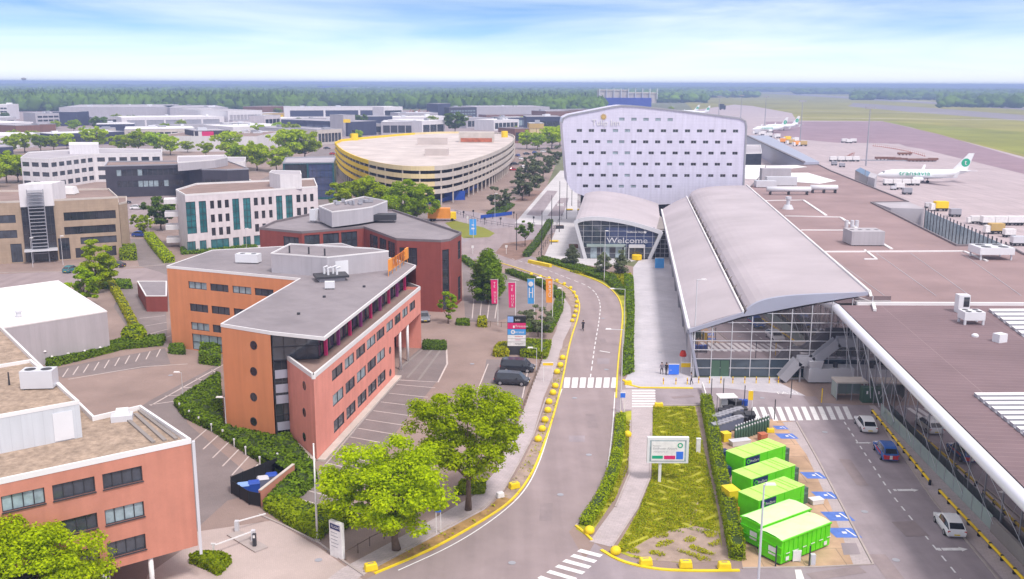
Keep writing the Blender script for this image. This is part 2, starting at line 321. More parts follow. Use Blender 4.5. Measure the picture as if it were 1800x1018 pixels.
defm('bark', (.16, .11, .08), var=.3, scale=3., bump=.6)
defm('skin', (.5, .3, .22)); defm('cloth_dark', (.03, .03, .045)); defm('cloth_grey', (.22, .2, .24)); defm('hair', (.05, .03, .02))
defm('plane_white', (.80, .81, .82), rough=.25, spec=.6, var=.02); defm('plane_green', (.02, .38, .22), rough=.3)
defm('brown_wall', (.22, .11, .08), var=.12); defm('ochre', (.55, .38, .15), var=.1); defm('rust', (.42, .13, .07), var=.4, scale=.5); defm('navy_wall', (.05, .055, .10), var=.15)
defm('hangar_blue', (.04, .07, .42), var=.08, scale=.05)
bricks(defm('hotel_clad', (.67, .64, .77), rough=.35, var=.035, scale=.3), 1., (.645, .615, .75), (.55, .53, .66), 2.6, .8, .02, vertical=True)
M['leaf_bright'] = leafmat('leaf_bright', (.60, .74, .010), (.10, .18, .003), .5); M['leaf_mid'] = leafmat('leaf_mid', (.48, .66, .012), (.09, .18, .005), .5)
M['leaf_dark'] = leafmat('leaf_dark', (.17, .27, .03), (.035, .08, .012), .35); M['leaf_grey'] = leafmat('leaf_grey', (.22, .25, .13), (.06, .09, .05), .35)
M['leaf_hedge'] = leafmat('leaf_hedge', (.34, .43, .012), (.08, .14, .006), .25); M['leaf_yellow'] = leafmat('leaf_yellow', (.50, .50, .02), (.20, .23, .01), .3)
M['leaf_bed'] = leafmat('leaf_bed', (.20, .31, .02), (.035, .085, .008), .25)
M['leaf_far'] = leafmat('leaf_far', (.16, .27, .03), (.012, .04, .015), .1, .006)
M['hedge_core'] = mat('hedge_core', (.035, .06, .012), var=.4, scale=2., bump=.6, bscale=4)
# ---------------- foliage ----------------
def leaf_cards(cs, ns, size, jit=.35, seed=0):
    """cs (n,3) centres, ns (n,3) normals -> one pointed leaf card each"""
    r = np.random.default_rng(seed); n = len(cs); nn = ns/np.maximum(1e-6, np.linalg.norm(ns, axis=1))[:, None]
    t = r.normal(size=(n, 3)); t -= (t*nn).sum(1)[:, None]*nn; t /= np.linalg.norm(t, axis=1)[:, None]; b = np.cross(nn, t)
    s = (size*(1+jit*r.uniform(-1, 1, n)))[:, None]
    v = np.stack([cs-t*s, cs-b*s*.62+nn*s*.12, cs+t*s, cs+b*s*.62+nn*s*.12], 1).reshape(-1, 3)
    return v, np.arange(4*n).reshape(-1, 4)
def np_mesh(name, v, f, mats, mi=None, parent=None):
    me = bpy.data.meshes.new(name); me.vertices.add(len(v)); me.vertices.foreach_set('co', np.asarray(v, dtype=np.float32).ravel())
    k = f.shape[1]; me.loops.add(f.size); me.loops.foreach_set('vertex_index', f.ravel().astype(np.int32))
    me.polygons.add(len(f)); me.polygons.foreach_set('loop_start', np.arange(0, f.size, k, dtype=np.int32)); me.polygons.foreach_set('loop_total', np.full(len(f), k, dtype=np.int32))
    for m in (mats if isinstance(mats, (list, tuple)) else [mats]): me.materials.append(m)
    if mi is not None: me.polygons.foreach_set('material_index', mi)
    me.update(calc_edges=True); o = bpy.data.objects.new(name, me); scene.collection.objects.link(o)
    if parent is not None: o.parent = parent
    return o
def tree(name, label, cat, loc, h, cr, leaf='leaf_mid', n=6000, ls=.28, shape='round', trunk=.22, bare=.3, seed=1, clumps=46, group=None, rz=0., flat=1.):
    """h total height, cr crown radius; crown of leaf clumps on limbs"""
    r = np.random.default_rng(seed); t = thing(name, label, cat, loc, rz, group)
    z0 = h*bare; ch = (h-z0)/2; cz = z0+ch; cl = []
    while len(cl) < clumps:
        p = r.uniform(-1, 1, 3); q = np.linalg.norm(p)
        if q > 1 or q < .35: continue
        if shape == 'cone': k = 1-(p[2]+1)/2*.92; p2 = np.array([p[0]*cr*k, p[1]*cr*k, cz+p[2]*ch])
        elif shape == 'oval': k = math.sqrt(max(.08, 1-abs(p[2])**2.2)); p2 = np.array([p[0]*cr*k, p[1]*cr*k, cz+p[2]*ch])
        else:
            k = 1.0 if p[2] < .1 else 1.0; p2 = np.array([p[0]*cr, p[1]*cr, cz+p[2]*ch*.9*flat])
        cl.append(p2)
    cl = np.array(cl); wob = 1+.30*np.sin(np.arctan2(cl[:, 1], cl[:, 0])*3+seed)*r.uniform(.4, 1, len(cl)); cl[:, :2] *= wob[:, None]
    rad = r.uniform(.09, .23, clumps)*cr*{'round': 1.0, 'oval': 1.1, 'cone': 1.5}[shape]
    per = max(4, n//clumps); C = []; Nn = []
    for c, q in zip(cl, rad):
        d = r.normal(size=(per, 3)); d /= np.linalg.norm(d, axis=1)[:, None]; rr = q*r.uniform(.25, 1.05, per)**.6
        sq = np.array([1.25, 1.25, .72]); C.append(c+d*rr[:, None]*sq); Nn.append(d*.7+r.normal(size=(per, 3))*.45+np.array([0, 0, .95]))
    C = np.vstack(C); Nn = np.vstack(Nn); v, f = leaf_cards(C, Nn, ls, seed=seed)
    np_mesh('crown', v, f, M[leaf], parent=t)
    b = MB(); k = 5; pts = [(0, 0, -.1)]+[(r.normal()*.05*h*.1*i, r.normal()*.05*h*.1*i, z0*(i/k)*1.0+ch*.9*(i/k)) for i in range(1, k+1)]
    b.tube(pts, [trunk*(1.25 if i == 0 else 1-.75*i/k) for i in range(k+1)], 9)
    for i in r.permutation(clumps)[:14]:
        c = cl[i]; s = Vector(pts[2 if c[2] < cz else 3]); e = Vector(c); mid = (s+e)/2+Vector((0, 0, -.08*h*.3))
        b.tube([s, mid, e], [trunk*.42, trunk*.26, trunk*.08], 5)
    b.build('trunk', M['bark'], t, smooth=True, local=True)
    return t
def shrub_bed(name, label, cat, poly, h, n, leaf='leaf_hedge', ls=.2, group=None, z=0., rough=.25, seed=3):
    """clipped hedge or shrub mass on a ground polygon (world xy); leafy skin over a dark core"""
    if area(poly) < 0: poly = poly[::-1]
    cx = sum(p[0] for p in poly)/len(poly); cy = sum(p[1] for p in poly)/len(poly)
    t = thing(name, label, cat, (cx, cy, z), 0, group); r = np.random.default_rng(seed)
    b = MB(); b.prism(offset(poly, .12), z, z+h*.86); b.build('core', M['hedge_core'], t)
    P = [Vector(p) for p in poly]; per = [(P[(i+1) % len(P)]-P[i]).length for i in range(len(P))]; A = area(poly); side = sum(per)*h
    nt_ = int(n*A/(A+side)); C = []; Nn = []
    xs = [p[0] for p in poly]; ys = [p[1] for p in poly]; px = np.array(xs); py = np.array(ys)
    got = 0
    while got < nt_:
        q = np.column_stack([r.uniform(min(xs), max(xs), 4*nt_+50), r.uniform(min(ys), max(ys), 4*nt_+50)]); ins = np.zeros(len(q), bool); j = len(poly)-1
        for i in range(len(poly)):
            with np.errstate(divide='ignore', invalid='ignore'):
                c = ((py[i] > q[:, 1]) != (py[j] > q[:, 1])) & (q[:, 0] < (px[j]-px[i])*(q[:, 1]-py[i])/(py[j]-py[i])+px[i])
            ins ^= c; j = i
        q = q[ins][:nt_-got]; got += len(q)
        hz_ = h*(.86+rough*(np.sin(q[:, 0]*1.7+seed)*np.cos(q[:, 1]*1.3)*.5+r.uniform(-.3, .5, len(q))))
        C.append(np.column_stack([q, z+hz_])); Nn.append(np.column_stack([r.normal(size=(len(q), 2))*.5, np.ones(len(q))]))
    for i in range(len(P)):
        k = int(n*per[i]*h/(A+side)); 
        if k < 1: continue
        u = r.uniform(0, 1, k); d = (P[(i+1) % len(P)]-P[i]); nn = Vector((d.y, -d.x)).normalized()
        o = r.uniform(-.12, .15, k)
        C.append(np.column_stack([P[i].x+d.x*u+nn.x*o, P[i].y+d.y*u+nn.y*o, z+h*r.uniform(.02, .95, k)])); Nn.append(np.column_stack([nn.x+r.normal(size=k)*.5, nn.y+r.normal(size=k)*.5, .4+r.normal(size=k)*.4]))
    C = np.vstack(C); Nn = np.vstack(Nn); v, f = leaf_cards(C-np.array([cx, cy, z]), Nn, ls, seed=seed); np_mesh('foliage', v, f, M[leaf], parent=t)
    return t
# ---------------- cars ----------------
CARS = {
 'hatch': ([-.5, -.485, -.35, -.22, -.04, .08, .26, .43, .5], [.42, .60, .63, .63, .62, .60, .57, .50, .36], [.43, .63, .90, .985, 1., .95, .585, .51, .37]),
 'estate': ([-.5, -.49, -.41, -.34, -.08, .09, .26, .43, .5], [.40, .58, .60, .61, .60, .58, .55, .48, .34], [.41, .60, .90, .985, 1., .94, .565, .49, .35]),
 'sedan': ([-.5, -.48, -.36, -.22, -.05, .10, .24, .42, .5], [.42, .62, .66, .66, .64, .62, .58, .50, .36], [.43, .63, .68, .97, 1., .95, .595, .51, .37]),
 'van': ([-.5, -.495, -.47, -.40, -.05, .22, .37, .46, .5], [.35, .50, .52, .54, .54, .53, .50, .44, .30], [.36, .52, .90, .985, 1., .97, .52, .45, .31])}
def car(kind, Ln, Wd, Ht, paint, label, cat='car', group=None, stripes=None):
    t = thing('parked_car' if kind != 'van' else 'van', label, cat, (0, 0, 0), 0, group)
    xs, zb, zr = CARS[kind]; b = MB(); g = MB(); rings = []
    for i, x in enumerate(xs):
        end = 1-.12*(abs(x)*2)**6; w = Wd/2*end; cab = zr[i]-zb[i] > .1; rw = w*(.70 if cab else .88)
        zlo = .17*Ht*(1 if 0 < i < len(xs)-1 else 1.6)
        rings.append([(x*Ln, s*k, z) for s, k, z in ((-1, w*.93, zlo), (-1, w, .36*Ht), (-1, w*.97, zb[i]*Ht), (-1, rw, zr[i]*Ht), (1, rw, zr[i]*Ht), (1, w*.97, zb[i]*Ht), (1, w, .36*Ht), (1, w*.93, zlo))])
    for i in range(len(xs)-1):
        a, c = rings[i], rings[i+1]; cab = max(zr[i]-zb[i], zr[i+1]-zb[i+1]) > .12; ws = abs(zr[i+1]-zr[i]) > .2 and cab
        for j in range(8):
            k = (j+1) % 8; q = (a[j], c[j], c[k], a[k])
            gl = (j in (2, 4) and cab) or (j == 3 and ws)
            if gl:                       # glass with painted pillars: inset pane lifted a touch
                ce = [sum(p[d] for p in q)/4 for d in range(3)]; sh = .86 if j != 3 else .9
                n_ = (Vector(q[1])-Vector(q[0])).cross(Vector(q[3])-Vector(q[0])).normalized()
                b.quad(*q); sg = n_*.008*(1 if n_.dot(Vector((0, ce[1], ce[2]-.5))) > 0 else -1)
                if j == 3: g.quad(*[Vector(ce)+(Vector(p)-Vector(ce))*sh+sg for p in q])
                else:
                    lo = (0, 1) if j == 2 else (3, 2); hi = (3, 2) if j == 2 else (0, 1); Lw = [Vector(q[k]) for k in lo]; Hi = [Vector(q[k]) for k in hi]; g.quad(Lw[0].lerp(Hi[0], .08)+sg, Lw[1].lerp(Hi[1], .08)+sg, Lw[1].lerp(Hi[1], .84)+sg, Lw[0].lerp(Hi[0], .84)+sg)
            else: b.quad(*q)
    b.add(rings[0], [tuple(range(8))]); b.add(rings[-1], [tuple(reversed(range(8)))])
    bm_ = [M[paint]]
    if stripes:
        for s in (-1, 1):
            y = s*(Wd/2*.985+.012); b.add([(-.36*Ln, y, .42*Ht), (.05*Ln, y, .42*Ht), (.22*Ln, y, .56*Ht), (-.30*Ln, y, .56*Ht)], [(0, 1, 2, 3)], 1)
            b.add([(.1*Ln, y, .42*Ht), (.2*Ln, y, .42*Ht), (.33*Ln, y, .56*Ht), (.26*Ln, y, .56*Ht)], [(0, 1, 2, 3)], 2)
        for k in range(5): b.box(-.5*Ln-.03, -.40*Wd+k*.165*Wd, .24*Ht, -.5*Ln-.003, -.40*Wd+(k+.95)*.165*Wd, .50*Ht, 1+(k % 3 == 2))
        b.box(.43*Ln, -.4*Wd, .508*Ht, .36*Ln, .4*Wd, .535*Ht, 2); bm_ += [M[stripes[0]], M[stripes[1]]]
    o = b.build('body', bm_, t, local=True); md = o.modifiers.new('b', 'BEVEL'); md.width = .035; md.segments = 2; md.limit_method = 'ANGLE'
    g.build('window_glass', M['car_glass'], t, local=True)
    wr = .31 if kind != 'van' else .34
    for sx in (-.31, .30):
        for sy in (-1, 1):
            w_ = MB(); y = sy*(Wd/2-.10); w_.tube([(sx*Ln, y-.11, wr), (sx*Ln, y+.11, wr)], wr, 16); w_.build('wheel', M['tyre'], t, local=True)
            rm = MB(); rm.tube([(sx*Ln, y+sy*.09, wr), (sx*Ln, y+sy*.125, wr)], wr*.62, 12); rm.build('rim', M['rim'], scene.objects[-1] if False else t.children[-1], local=True)
    for sy in (-1, 1):
        q = MB(); q.obox((.485*Ln, sy*Wd*.36, .36*Ht), (.07, Wd*.17, .09*Ht)); q.build('headlight', M['lamp_clear'], t, local=True)
        q = MB(); q.obox((-.49*Ln, sy*Wd*.39, .40*Ht), (.06, Wd*.12, .13*Ht)); q.build('tail_light', M['lamp_red'], t, local=True)
        q = MB(); q.obox((.16*Ln, sy*(Wd/2+.06), .58*Ht), (.16, .16, .1*Ht)); q.build('mirror', M[paint], t, local=True)
    q = MB(); q.obox((-.50*Ln-.0, 0, .26*Ht), (.03, .5, .11)); q.obox((.5*Ln, 0, .24*Ht), (.03, .5, .11)); q.build('number_plate', M['yellow_paint'], t, local=True)
    return t
# ---------------- facades ----------------
def wall(mb, A, B, z0, z1, ops=(), depth=.18, mi=0, mr=None):
    """vertical wall A->B (outside on the right), real holes with reveals. ops: (u0,u1,z0,z1)"""
    mr = mi if mr is None else mr
    A = Vector(A[:2]); B = Vector(B[:2]); d = (B-A); ln = d.length; d /= ln; nn = Vector((d.y, -d.x))
    us = sorted({0., ln, *[o[0] for o in ops], *[o[1] for o in ops]}); us = [u for u in us if -1e-6 <= u <= ln+1e-6]
    z1f = z1 if callable(z1) else None
    zs = sorted({z0, (z1 if not z1f else z1f(0)), *[o[2] for o in ops], *[o[3] for o in ops]})
    pt = lambda u, z, k=0.: (A.x+d.x*u-nn.x*k, A.y+d.y*u-nn.y*k, z)
    for i in range(len(us)-1):
        if us[i+1]-us[i] < 1e-4: continue
        um = (us[i]+us[i+1])/2; col = [o for o in ops if o[0]-1e-5 <= um <= o[1]+1e-5]; col.sort(key=lambda o: o[2]); z = z0
        zz = sorted({z for z in zs})
        for j in range(len(zz)-1):
            zm = (zz[j]+zz[j+1])/2
            if any(o[2] < zm < o[3] for o in col): continue
            mb.quad(pt(us[i], zz[j]), pt(us[i+1], zz[j]), pt(us[i+1], zz[j+1]), pt(us[i], zz[j+1]), mi)
    for u0, u1, a, b in [o[:4] for o in ops]:
        mb.quad(pt(u0, a), pt(u1, a), pt(u1, a, depth), pt(u0, a, depth), mr); mb.quad(pt(u0, b, depth), pt(u1, b, depth), pt(u1, b), pt(u0, b), mr)
        mb.quad(pt(u0, a), pt(u0, a, depth), pt(u0, b, depth), pt(u0, b), mr); mb.quad(pt(u1, a, depth), pt(u1, a), pt(u1, b), pt(u1, b, depth), mr)
def window(parent, A, B, op, depth=.15, nx=2, nz=1, fw=.07, frame='dark_metal', glass='glass', name='window', sill=None, pane=True):
    A = Vector(A[:2]); B = Vector(B[:2]); d = (B-A).normalized(); nn = Vector((d.y, -d.x)); u0, u1, a, b = op[:4]; m = MB(); g = MB()
    P = lambda u, z, k: Vector((A.x+d.x*u-nn.x*k, A.y+d.y*u-nn.y*k, z)); k = depth-.05; up = (nn.x, nn.y, 0)
    for z in [a+fw/2]+[a+(b-a)*i/nz for i in range(1, nz)]+[b-fw/2]: m.bar(P(u0, z, k), P(u1, z, k), .07, fw, 0)
    for i in range(nx+1):
        u = min(max(u0+(u1-u0)*i/nx, u0+fw/2), u1-fw/2); m.bar(P(u, a, k+.002), P(u, b, k+.002), fw, .066, 0, up=up)
    if sill: m.bar(P(u0-.05, a-.02, -.03), P(u1+.05, a-.02, -.03), .16, .06, 0)
    q = (P(u0, a, depth), P(u1, a, depth), P(u1, b, depth), P(u0, b, depth))
    if pane:
        o = m.build(name, M[frame], parent); g.quad(*q); g.build('pane', M[glass], o)
    else: m.quad(*q, 1); o = m.build(name, [M[frame], M[glass]], parent)
    return o
def rows(u0, u1, n, gap, levels):
    """n windows between u0 and u1 with gap metres between, on every (z0,z1) level"""
    w = (u1-u0-gap*(n-1))/n
    return [(u0+i*(w+gap), u0+i*(w+gap)+w, a, b) for a, b in levels for i in range(n)]
def building(name, label, cat, poly, h, wmat, rmat='bitumen', edges=None, para=.4, cop='coping', z0=0., group=None, frame='dark_metal', glass='glass', depth=.18, nx=2, nz=1, pane=True, wname='window', root=None, copw=.3):
    """poly CCW; edges: {i: [ops]} openings on edge i->i+1"""
    if area(poly) < 0: raise Exception('cw '+label)
    t = root or thing(name, label, cat, (sum(p[0] for p in poly)/len(poly), sum(p[1] for p in poly)/len(poly), 0), 0, group)
    w = MB(); edges = edges or {}
    for i in range(len(poly)): wall(w, poly[i], poly[(i+1) % len(poly)], z0, h, edges.get(i, ()), depth)
    w.build('wall', M[wmat], t)
    r = MB(); r.sheet(poly, h-para); 
    if z0 > .5: r.sheet(poly, z0)
    ro = r.build('roof', M[rmat], t); c = MB(); c.ring(poly, -.03, min(copw, .2), h-para, h+.03); c.build('parapet', M[cop], ro)
    for i, ops in edges.items():
        for op in ops:
            gl = glass if len(op) < 5 else op[4]
            if callable(gl): gl = gl()
            window(t, poly[i], poly[(i+1) % len(poly)], op, depth, op[5] if len(op) > 5 else nx, op[6] if len(op) > 6 else nz, frame=frame, glass=gl, pane=pane, name=wname)
    return t
def fence(name, label, path, h, mat_, step=2.5, rails=(.9,), group=None, pw_=.07, rw=.05, close=False, z=0., infill=None, cat='fence'):
    P = [Vector(p[:2]) for p in path]; t = thing(name, label, cat, (P[0].x, P[0].y, z), 0, group); acc = 0; m = MB(); r = MB(); nP = 0
    for i in range(len(P)-1):
        ln = (P[i+1]-P[i]).length; k = max(1, round(ln/step))
        for j in range(k+(1 if i == len(P)-2 else 0)):
            q = P[i].lerp(P[i+1], j/k); p_ = MB(); p_.obox((q.x, q.y, z), (pw_, pw_, h)); p_.build('post', mat_, t)
        for f in rails: r.bar((*P[i], z+h*f), (*P[i+1], z+h*f), rw, rw)
        if infill: m.bar((*P[i], z+h*.52), (*P[i+1], z+h*.52), .03, h*.86)
    r.build('rail', mat_, t)
    if infill: m.build('infill_panel', M[infill], t)
    return t
# ---------------- ground, roads, paving ----------------
def ground(name, poly, z, m, world=False):
    b = MB(); b.sheet(poly, z); return tag(b.build(name, M[m]), kind='structure')
b = MB(); b.sheet([(-14000, -60), (14000, -60), (14000, 14000), (-14000, 14000)], 0); tag(b.build('ground', M['ground']), kind='structure')
ground('paving', [(-220, 30)]+[(24, 30), G(1115, 700), G(1120, 470), G(1010, 450), G(960, 330), G(1000, 235), G(700, 222), G(300, 215), G(0, 230), (-330, 420)], .004, 'paving')
ground('industrial_yard', GP([(-200, 260), (1000, 262), (985, 196), (300, 190), (-200, 200)]), .008, 'asphalt')
# airfield
ground('airfield_grass', GP([(1210, 185), (1180, 168), (1380, 161), (1500, 166), (1950, 192), (2300, 280), (2300, 520), (1320, 300)]), .008, 'field')
ground('apron', GP([(1180, 199), (1290, 184), (1320, 186), (1392, 199), (1400, 212), (1550, 213), (1600, 224), (1800, 276), (2200, 380), (2400, 620), (1400, 480), (1250, 250)]), .012, 'apron')
ground('taxiway', GP([(1345, 214), (1552, 213.5), (1650, 236), (1800, 280), (2200, 390), (2200, 425), (1800, 306), (1620, 262), (1560, 252), (1470, 251), (1360, 241)]), .016, 'taxiway')
ground('field_strip', GP([(1552, 213), (1800, 232), (2200, 262), (2200, 372), (1800, 272), (1620, 228)]), .012, 'field_green')
ground('runway', GP([(1500, 181), (1640, 190), (1950, 214), (1950, 226), (1760, 209), (1600, 197), (1490, 187)]), .016, 'runway')
ground('runway_far', GP([(1330, 163), (1400, 164.5), (1950, 198), (1950, 203), (1390, 167)]), .016, 'runway')
for nm, p, w in (('taxiway_path', [(1330, 206.5), (1800, 211), (2000, 213)], 9), ('taxiway_path', [(1385, 195.5), (1700, 199)], 8), ('runway_edge', [(1395, 165), (1800, 189), (1950, 198)], 14)):
    b = MB(); b.strip(GP(p), w, .02, .02); tag(b.build(nm, M['concrete']), kind='structure')
b = MB()
for p in ([(1440, 252), (1700, 246)], [(1620, 290), (1800, 306)], [(1520, 345), (1800, 352)], [(1400, 243), (1540, 239)], [(1700, 284), (1760, 287)]): b.strip(GP(p), .5, .024, .024)
tag(b.build('apron_marking', M['pale_line']), kind='structure')
ground('apron_light', GP([(1300, 249), (1470, 252), (1580, 253), (1800, 330), (2000, 420), (2000, 500), (1500, 330), (1330, 270)]), .02, 'apron')
# road: right lane sweep
RL = [(560, 1060), (660, 1010), (760, 968), (850, 917), (905, 880), (940, 830), (962, 770), (978, 720), (990, 670), (1003, 600), (1017, 560), (1021, 535), (1010, 513), (985, 497), (930, 478), (880, 462), (840, 452), (812, 449)]
RR = [(1150, 1200), (1000, 935), (1030, 905), (1060, 860), (1074, 810), (1081, 760), (1084, 700), (1086, 640), (1092, 580), (1093, 545), (1084, 520), (1060, 500), (1010, 480), (960, 462), (915, 449), (880, 444)]
ground('road', GP(RL+[(812, 430), (850, 405), (905, 398), (925, 415), (905, 435)][::1]+RR[::-1]+[(900, 1200)]), .012, 'asphalt')
ground('roundabout_road', GP([(800, 452), (805, 425), (760, 400), (770, 365), (830, 372), (905, 385), (1000, 392), (1045, 320), (1060, 320), (1010, 398), (940, 420), (925, 446), (960, 463), (915, 455), (880, 462)]), .008, 'asphalt_dark')
ground('asphalt_lot', GP([(1083, 668), (1083, 740), (1100, 722), (1240, 718), (1250, 730), (1290, 880), (1305, 1000), (1180, 1004), (1080, 978), (1045, 955), (900, 1200), (2200, 1200), (1900, 1000), (1640, 800), (1530, 712), (1390, 690), (1270, 677), (1120, 676)]), .016, 'asphalt_dark')
ground('side_path', GP([(1090, 686), (1115, 684), (1150, 684), (1154, 712), (1147, 712), (1147, 760), (1143, 840), (1120, 895), (1075, 962), (1036, 952), (1080, 892), (1105, 835), (1110, 760), (1110, 720), (1096, 720)]), .024, 'footpath')
ground('forecourt', GP([(1113, 470), (1125, 455), (1180, 452), (1216, 655), (1216, 664), (1420, 664), (1440, 664), (1470, 700), (1390, 694), (1270, 682), (1100, 682), (1097, 672), (1112, 640)]), .02, 'forecourt')
ground('entrance_plaza', GP([(955, 455), (1010, 330), (1040, 330), (1030, 390), (1150, 400), (1178, 452), (1125, 457), (1060, 470), (1000, 462)]), .02, 'plaza')
ground('boulevard', GP([(905, 392), (985, 300), (1025, 300), (1020, 395), (960, 396)]), .012, 'plaza')
ground('lay_by', GP([(925, 378), (962, 335), (980, 336), (950, 380)]), .016, 'asphalt_dark')
ground('lay_by', GP([(962, 380), (985, 348), (1000, 348), (990, 380)]), .016, 'asphalt_dark')
ground('planting_bed', GP([(870, 445), (885, 428), (945, 420), (925, 452), (905, 458)]), .016, 'soil')
ground('planting_bed', GP([(855, 375), (880, 357), (905, 360), (885, 378)]), .016, 'soil')
ground('planting_bed', GP([(905, 355), (930, 335), (955, 335), (935, 353)]), .016, 'soil')
ground('roundabout_lawn', GP([(782, 392), (800, 388), (850, 400), (870, 410), (860, 417), (815, 419)]), .016, 'field_green')
ground('footway', GP([(560, 1060), (640, 1010), (760, 945), (850, 897), (880, 868), (905, 830), (935, 770), (955, 700), (985, 630), (990, 600), (1005, 570), (1003, 540), (980, 505), (952, 495), (940, 497), (965, 512), (985, 540), (978, 580), (945, 650), (925, 710), (900, 770), (870, 830), (835, 870), (740, 925), (600, 1000), (520, 1060)]), .016, 'footpath')
vg = RL[1:10]; ground('verge', GP(RL[1:5]+[(880, 872), (858, 893), (770, 940), (650, 1004)]), .02, 'verge'); ground('verge', GP(RL[4:10]+[(985, 615), (975, 655), (960, 710), (940, 770), (915, 820), (890, 862), (880, 872)]), .02, 'pale_soil')
ground('verge', GP(RL[9:14]+[(978, 507), (1000, 525), (1009, 550), (1003, 575)]), .02, 'pale_soil')
ground('ground_cover_soil', GP([(1148, 714), (1240, 714), (1255, 760), (1275, 850), (1290, 985), (1200, 990), (1110, 980), (1080, 968), (1122, 900), (1146, 840)]), .02, 'lawn')
ground('bare_soil', GP([(1100, 972), (1140, 948), (1180, 932), (1225, 925), (1262, 935), (1275, 985), (1225, 990), (1150, 986)]), .024, 'pale_soil')
ground('trodden_path', GP([(1222, 715), (1234, 715), (1250, 800), (1268, 880), (1290, 950), (1288, 985), (1272, 985), (1262, 900), (1242, 810)]), .028, 'pale_soil')
ground('bare_soil', GP([(1215, 905), (1228, 880), (1222, 915), (1212, 925)]), .024, 'pale_soil')
ground('verge', GP([(1092, 725), (1110, 722), (1108, 790), (1085, 870), (1035, 945), (1012, 930), (1050, 880), (1074, 810), (1084, 750)]), .02, 'lawn')
ground('verge', GP([(958, 462), (1010, 466), (1062, 480), (1110, 480), (1115, 540), (1113, 655), (1092, 662), (1094, 600), (1095, 545), (1086, 518), (1060, 498), (1000, 477)]), .02, 'lawn')
ground('container_yard', GP([(1245, 725), (1398, 742), (1433, 806), (1532, 992), (1330, 1000), (1306, 1000), (1285, 880)]), .02, 'sand_paving')
ground('container_kerb_lane', GP([(1375, 742), (1400, 742), (1435, 806), (1533, 992), (1500, 993), (1460, 890), (1418, 800)]), .024, 'footpath')
ground('terminal_pavement', GP([(1527, 712), (1560, 712), (1860, 1060), (1800, 1060), (1640, 880), (1542, 735)]), .02, 'footpath')
ground('service_pavement', GP([(1360, 668), (1560, 664), (1560, 714), (1500, 712), (1440, 708)]), .022, 'paving')
# streets left
ground('street', GP([(-250, 492), (290, 470), (300, 484), (290, 497), (180, 497), (-250, 530)]), .008, 'asphalt')
ground('side_street', GP([(228, 420), (262, 420), (320, 470), (300, 486), (280, 478), (245, 468)]), .012, 'bay_paving')
ground('street', GP([(190, 352), (430, 332), (560, 300), (600, 262), (625, 262), (590, 310), (470, 345), (300, 372), (240, 400), (215, 400)]), .008, 'asphalt')
ground('lot', GP([(455, 318), (560, 262), (600, 262), (590, 350), (760, 372), (770, 400), (700, 400), (460, 345)]), .01, 'bay_paving')
ground('car_park', GP([(205, 745), (262, 705), (385, 640), (392, 665), (350, 692), (315, 700), (330, 745), (420, 820), (470, 860), (400, 880), (345, 930), (335, 790)]), .012, 'bay_paving')
ground('car_park', GP([(85, 650), (290, 612), (300, 640), (195, 655), (110, 665)]), .012, 'bay_paving')
ground('car_park', GP([(505, 890), (700, 668), (770, 668), (600, 880), (600, 912)]), .012, 'bay_paving')
ground('car_park', GP([(855, 632), (930, 632), (935, 640), (905, 760), (845, 700)]), .012, 'bay_paving')
ground('entrance_apron', GP([(697, 668), (700, 645), (742, 610), (785, 612), (788, 640), (770, 672)]), .014, 'bay_paving')
ground('car_park', GP([(812, 462), (850, 470), (975, 505), (960, 540), (870, 566), (818, 566)]), .012, 'bay_paving')
ground('yard', GP([(215, 500), (290, 495), (295, 612), (240, 600), (200, 540)]), .012, 'bay_paving')
# markings
b = MB()
for x0, y0, x1, y1 in [(x, 682, x+10.2, 682) for x in [992+13.9*i for i in range(7)]]:
    b.sheet(GP([(x0-1.5, y0), (x1-1.5, y0), (x1+.6, 664), (x0+.6, 664)]), .026)
for i in range(7): b.sheet(GP([(1111, 716-4.6*i), (1152, 716-4.6*i), (1152, 713.6-4.6*i), (1111, 713.6-4.6*i)]), .034)
for i in range(12): x = 1330+14.6*i; y = 741-i*.3; b.sheet(GP([(x, y), (x+9, y), (x-1.5, y-25+i*.2), (x-10, y-25+i*.2)]), .034)
for i, (xa, ya, xb, yb) in enumerate(((1014, 967, 1060, 977), (1002, 976, 1050, 987), (988, 985, 1040, 997), (975, 994.5, 1029, 1007), (960, 1004, 1015, 1018), (944, 1014, 1000, 1030))): b.sheet(GP([(xa, ya+3), (xb-6, yb+3.4), (xb, yb-1.2), (xa+7, ya-1.5)]), .034)
tag(b.build('crossing_marking', M['white_paint']), kind='structure')
def resample(P, s):
    P = [Vector(p) for p in P]; out_ = []; acc = 0
    for i in range(len(P)-1):
        ln = (P[i+1]-P[i]).length; k = max(1, int(ln/s)); out_ += [P[i].lerp(P[i+1], j/k) for j in range(k)]
    return out_+[P[-1]]
def smooth(P, it=3):
    for _ in range(it):
        Q = [P[0]]
        for i in range(len(P)-1):
            a, c = Vector(P[i]), Vector(P[i+1]); Q += [tuple(a.lerp(c, .25)), tuple(a.lerp(c, .75))]
        P = Q+[P[-1]]
    return P
def dashes(P, w, on, off_, z):
    P = resample(P, .5); b_ = MB(); k = int((on+off_)/.5); o_ = max(1, int(on/.5))
    for i in range(0, len(P)-o_, k): b_.strip(P[i:i+o_+1], w, z, z)
    return b_
cl_ = smooth(GP([(1038, 663), (1045, 610), (1054, 560), (1056, 530), (1040, 505), (1000, 490), (950, 470), (900, 455)]))
b = dashes(cl_[:60] if False else cl_, .14, 1.6, 1., .026)
b.strip(smooth(GP([(1015, 921), (1045, 890), (1062, 850), (1072, 800), (1078, 740), (1081, 690)])), .13, .026, .026)
b.strip(smooth(GP([(700, 1003), (800, 958), (880, 905), (925, 862), (950, 810), (968, 750), (982, 700), (988, 684)])), .13, .026, .026)
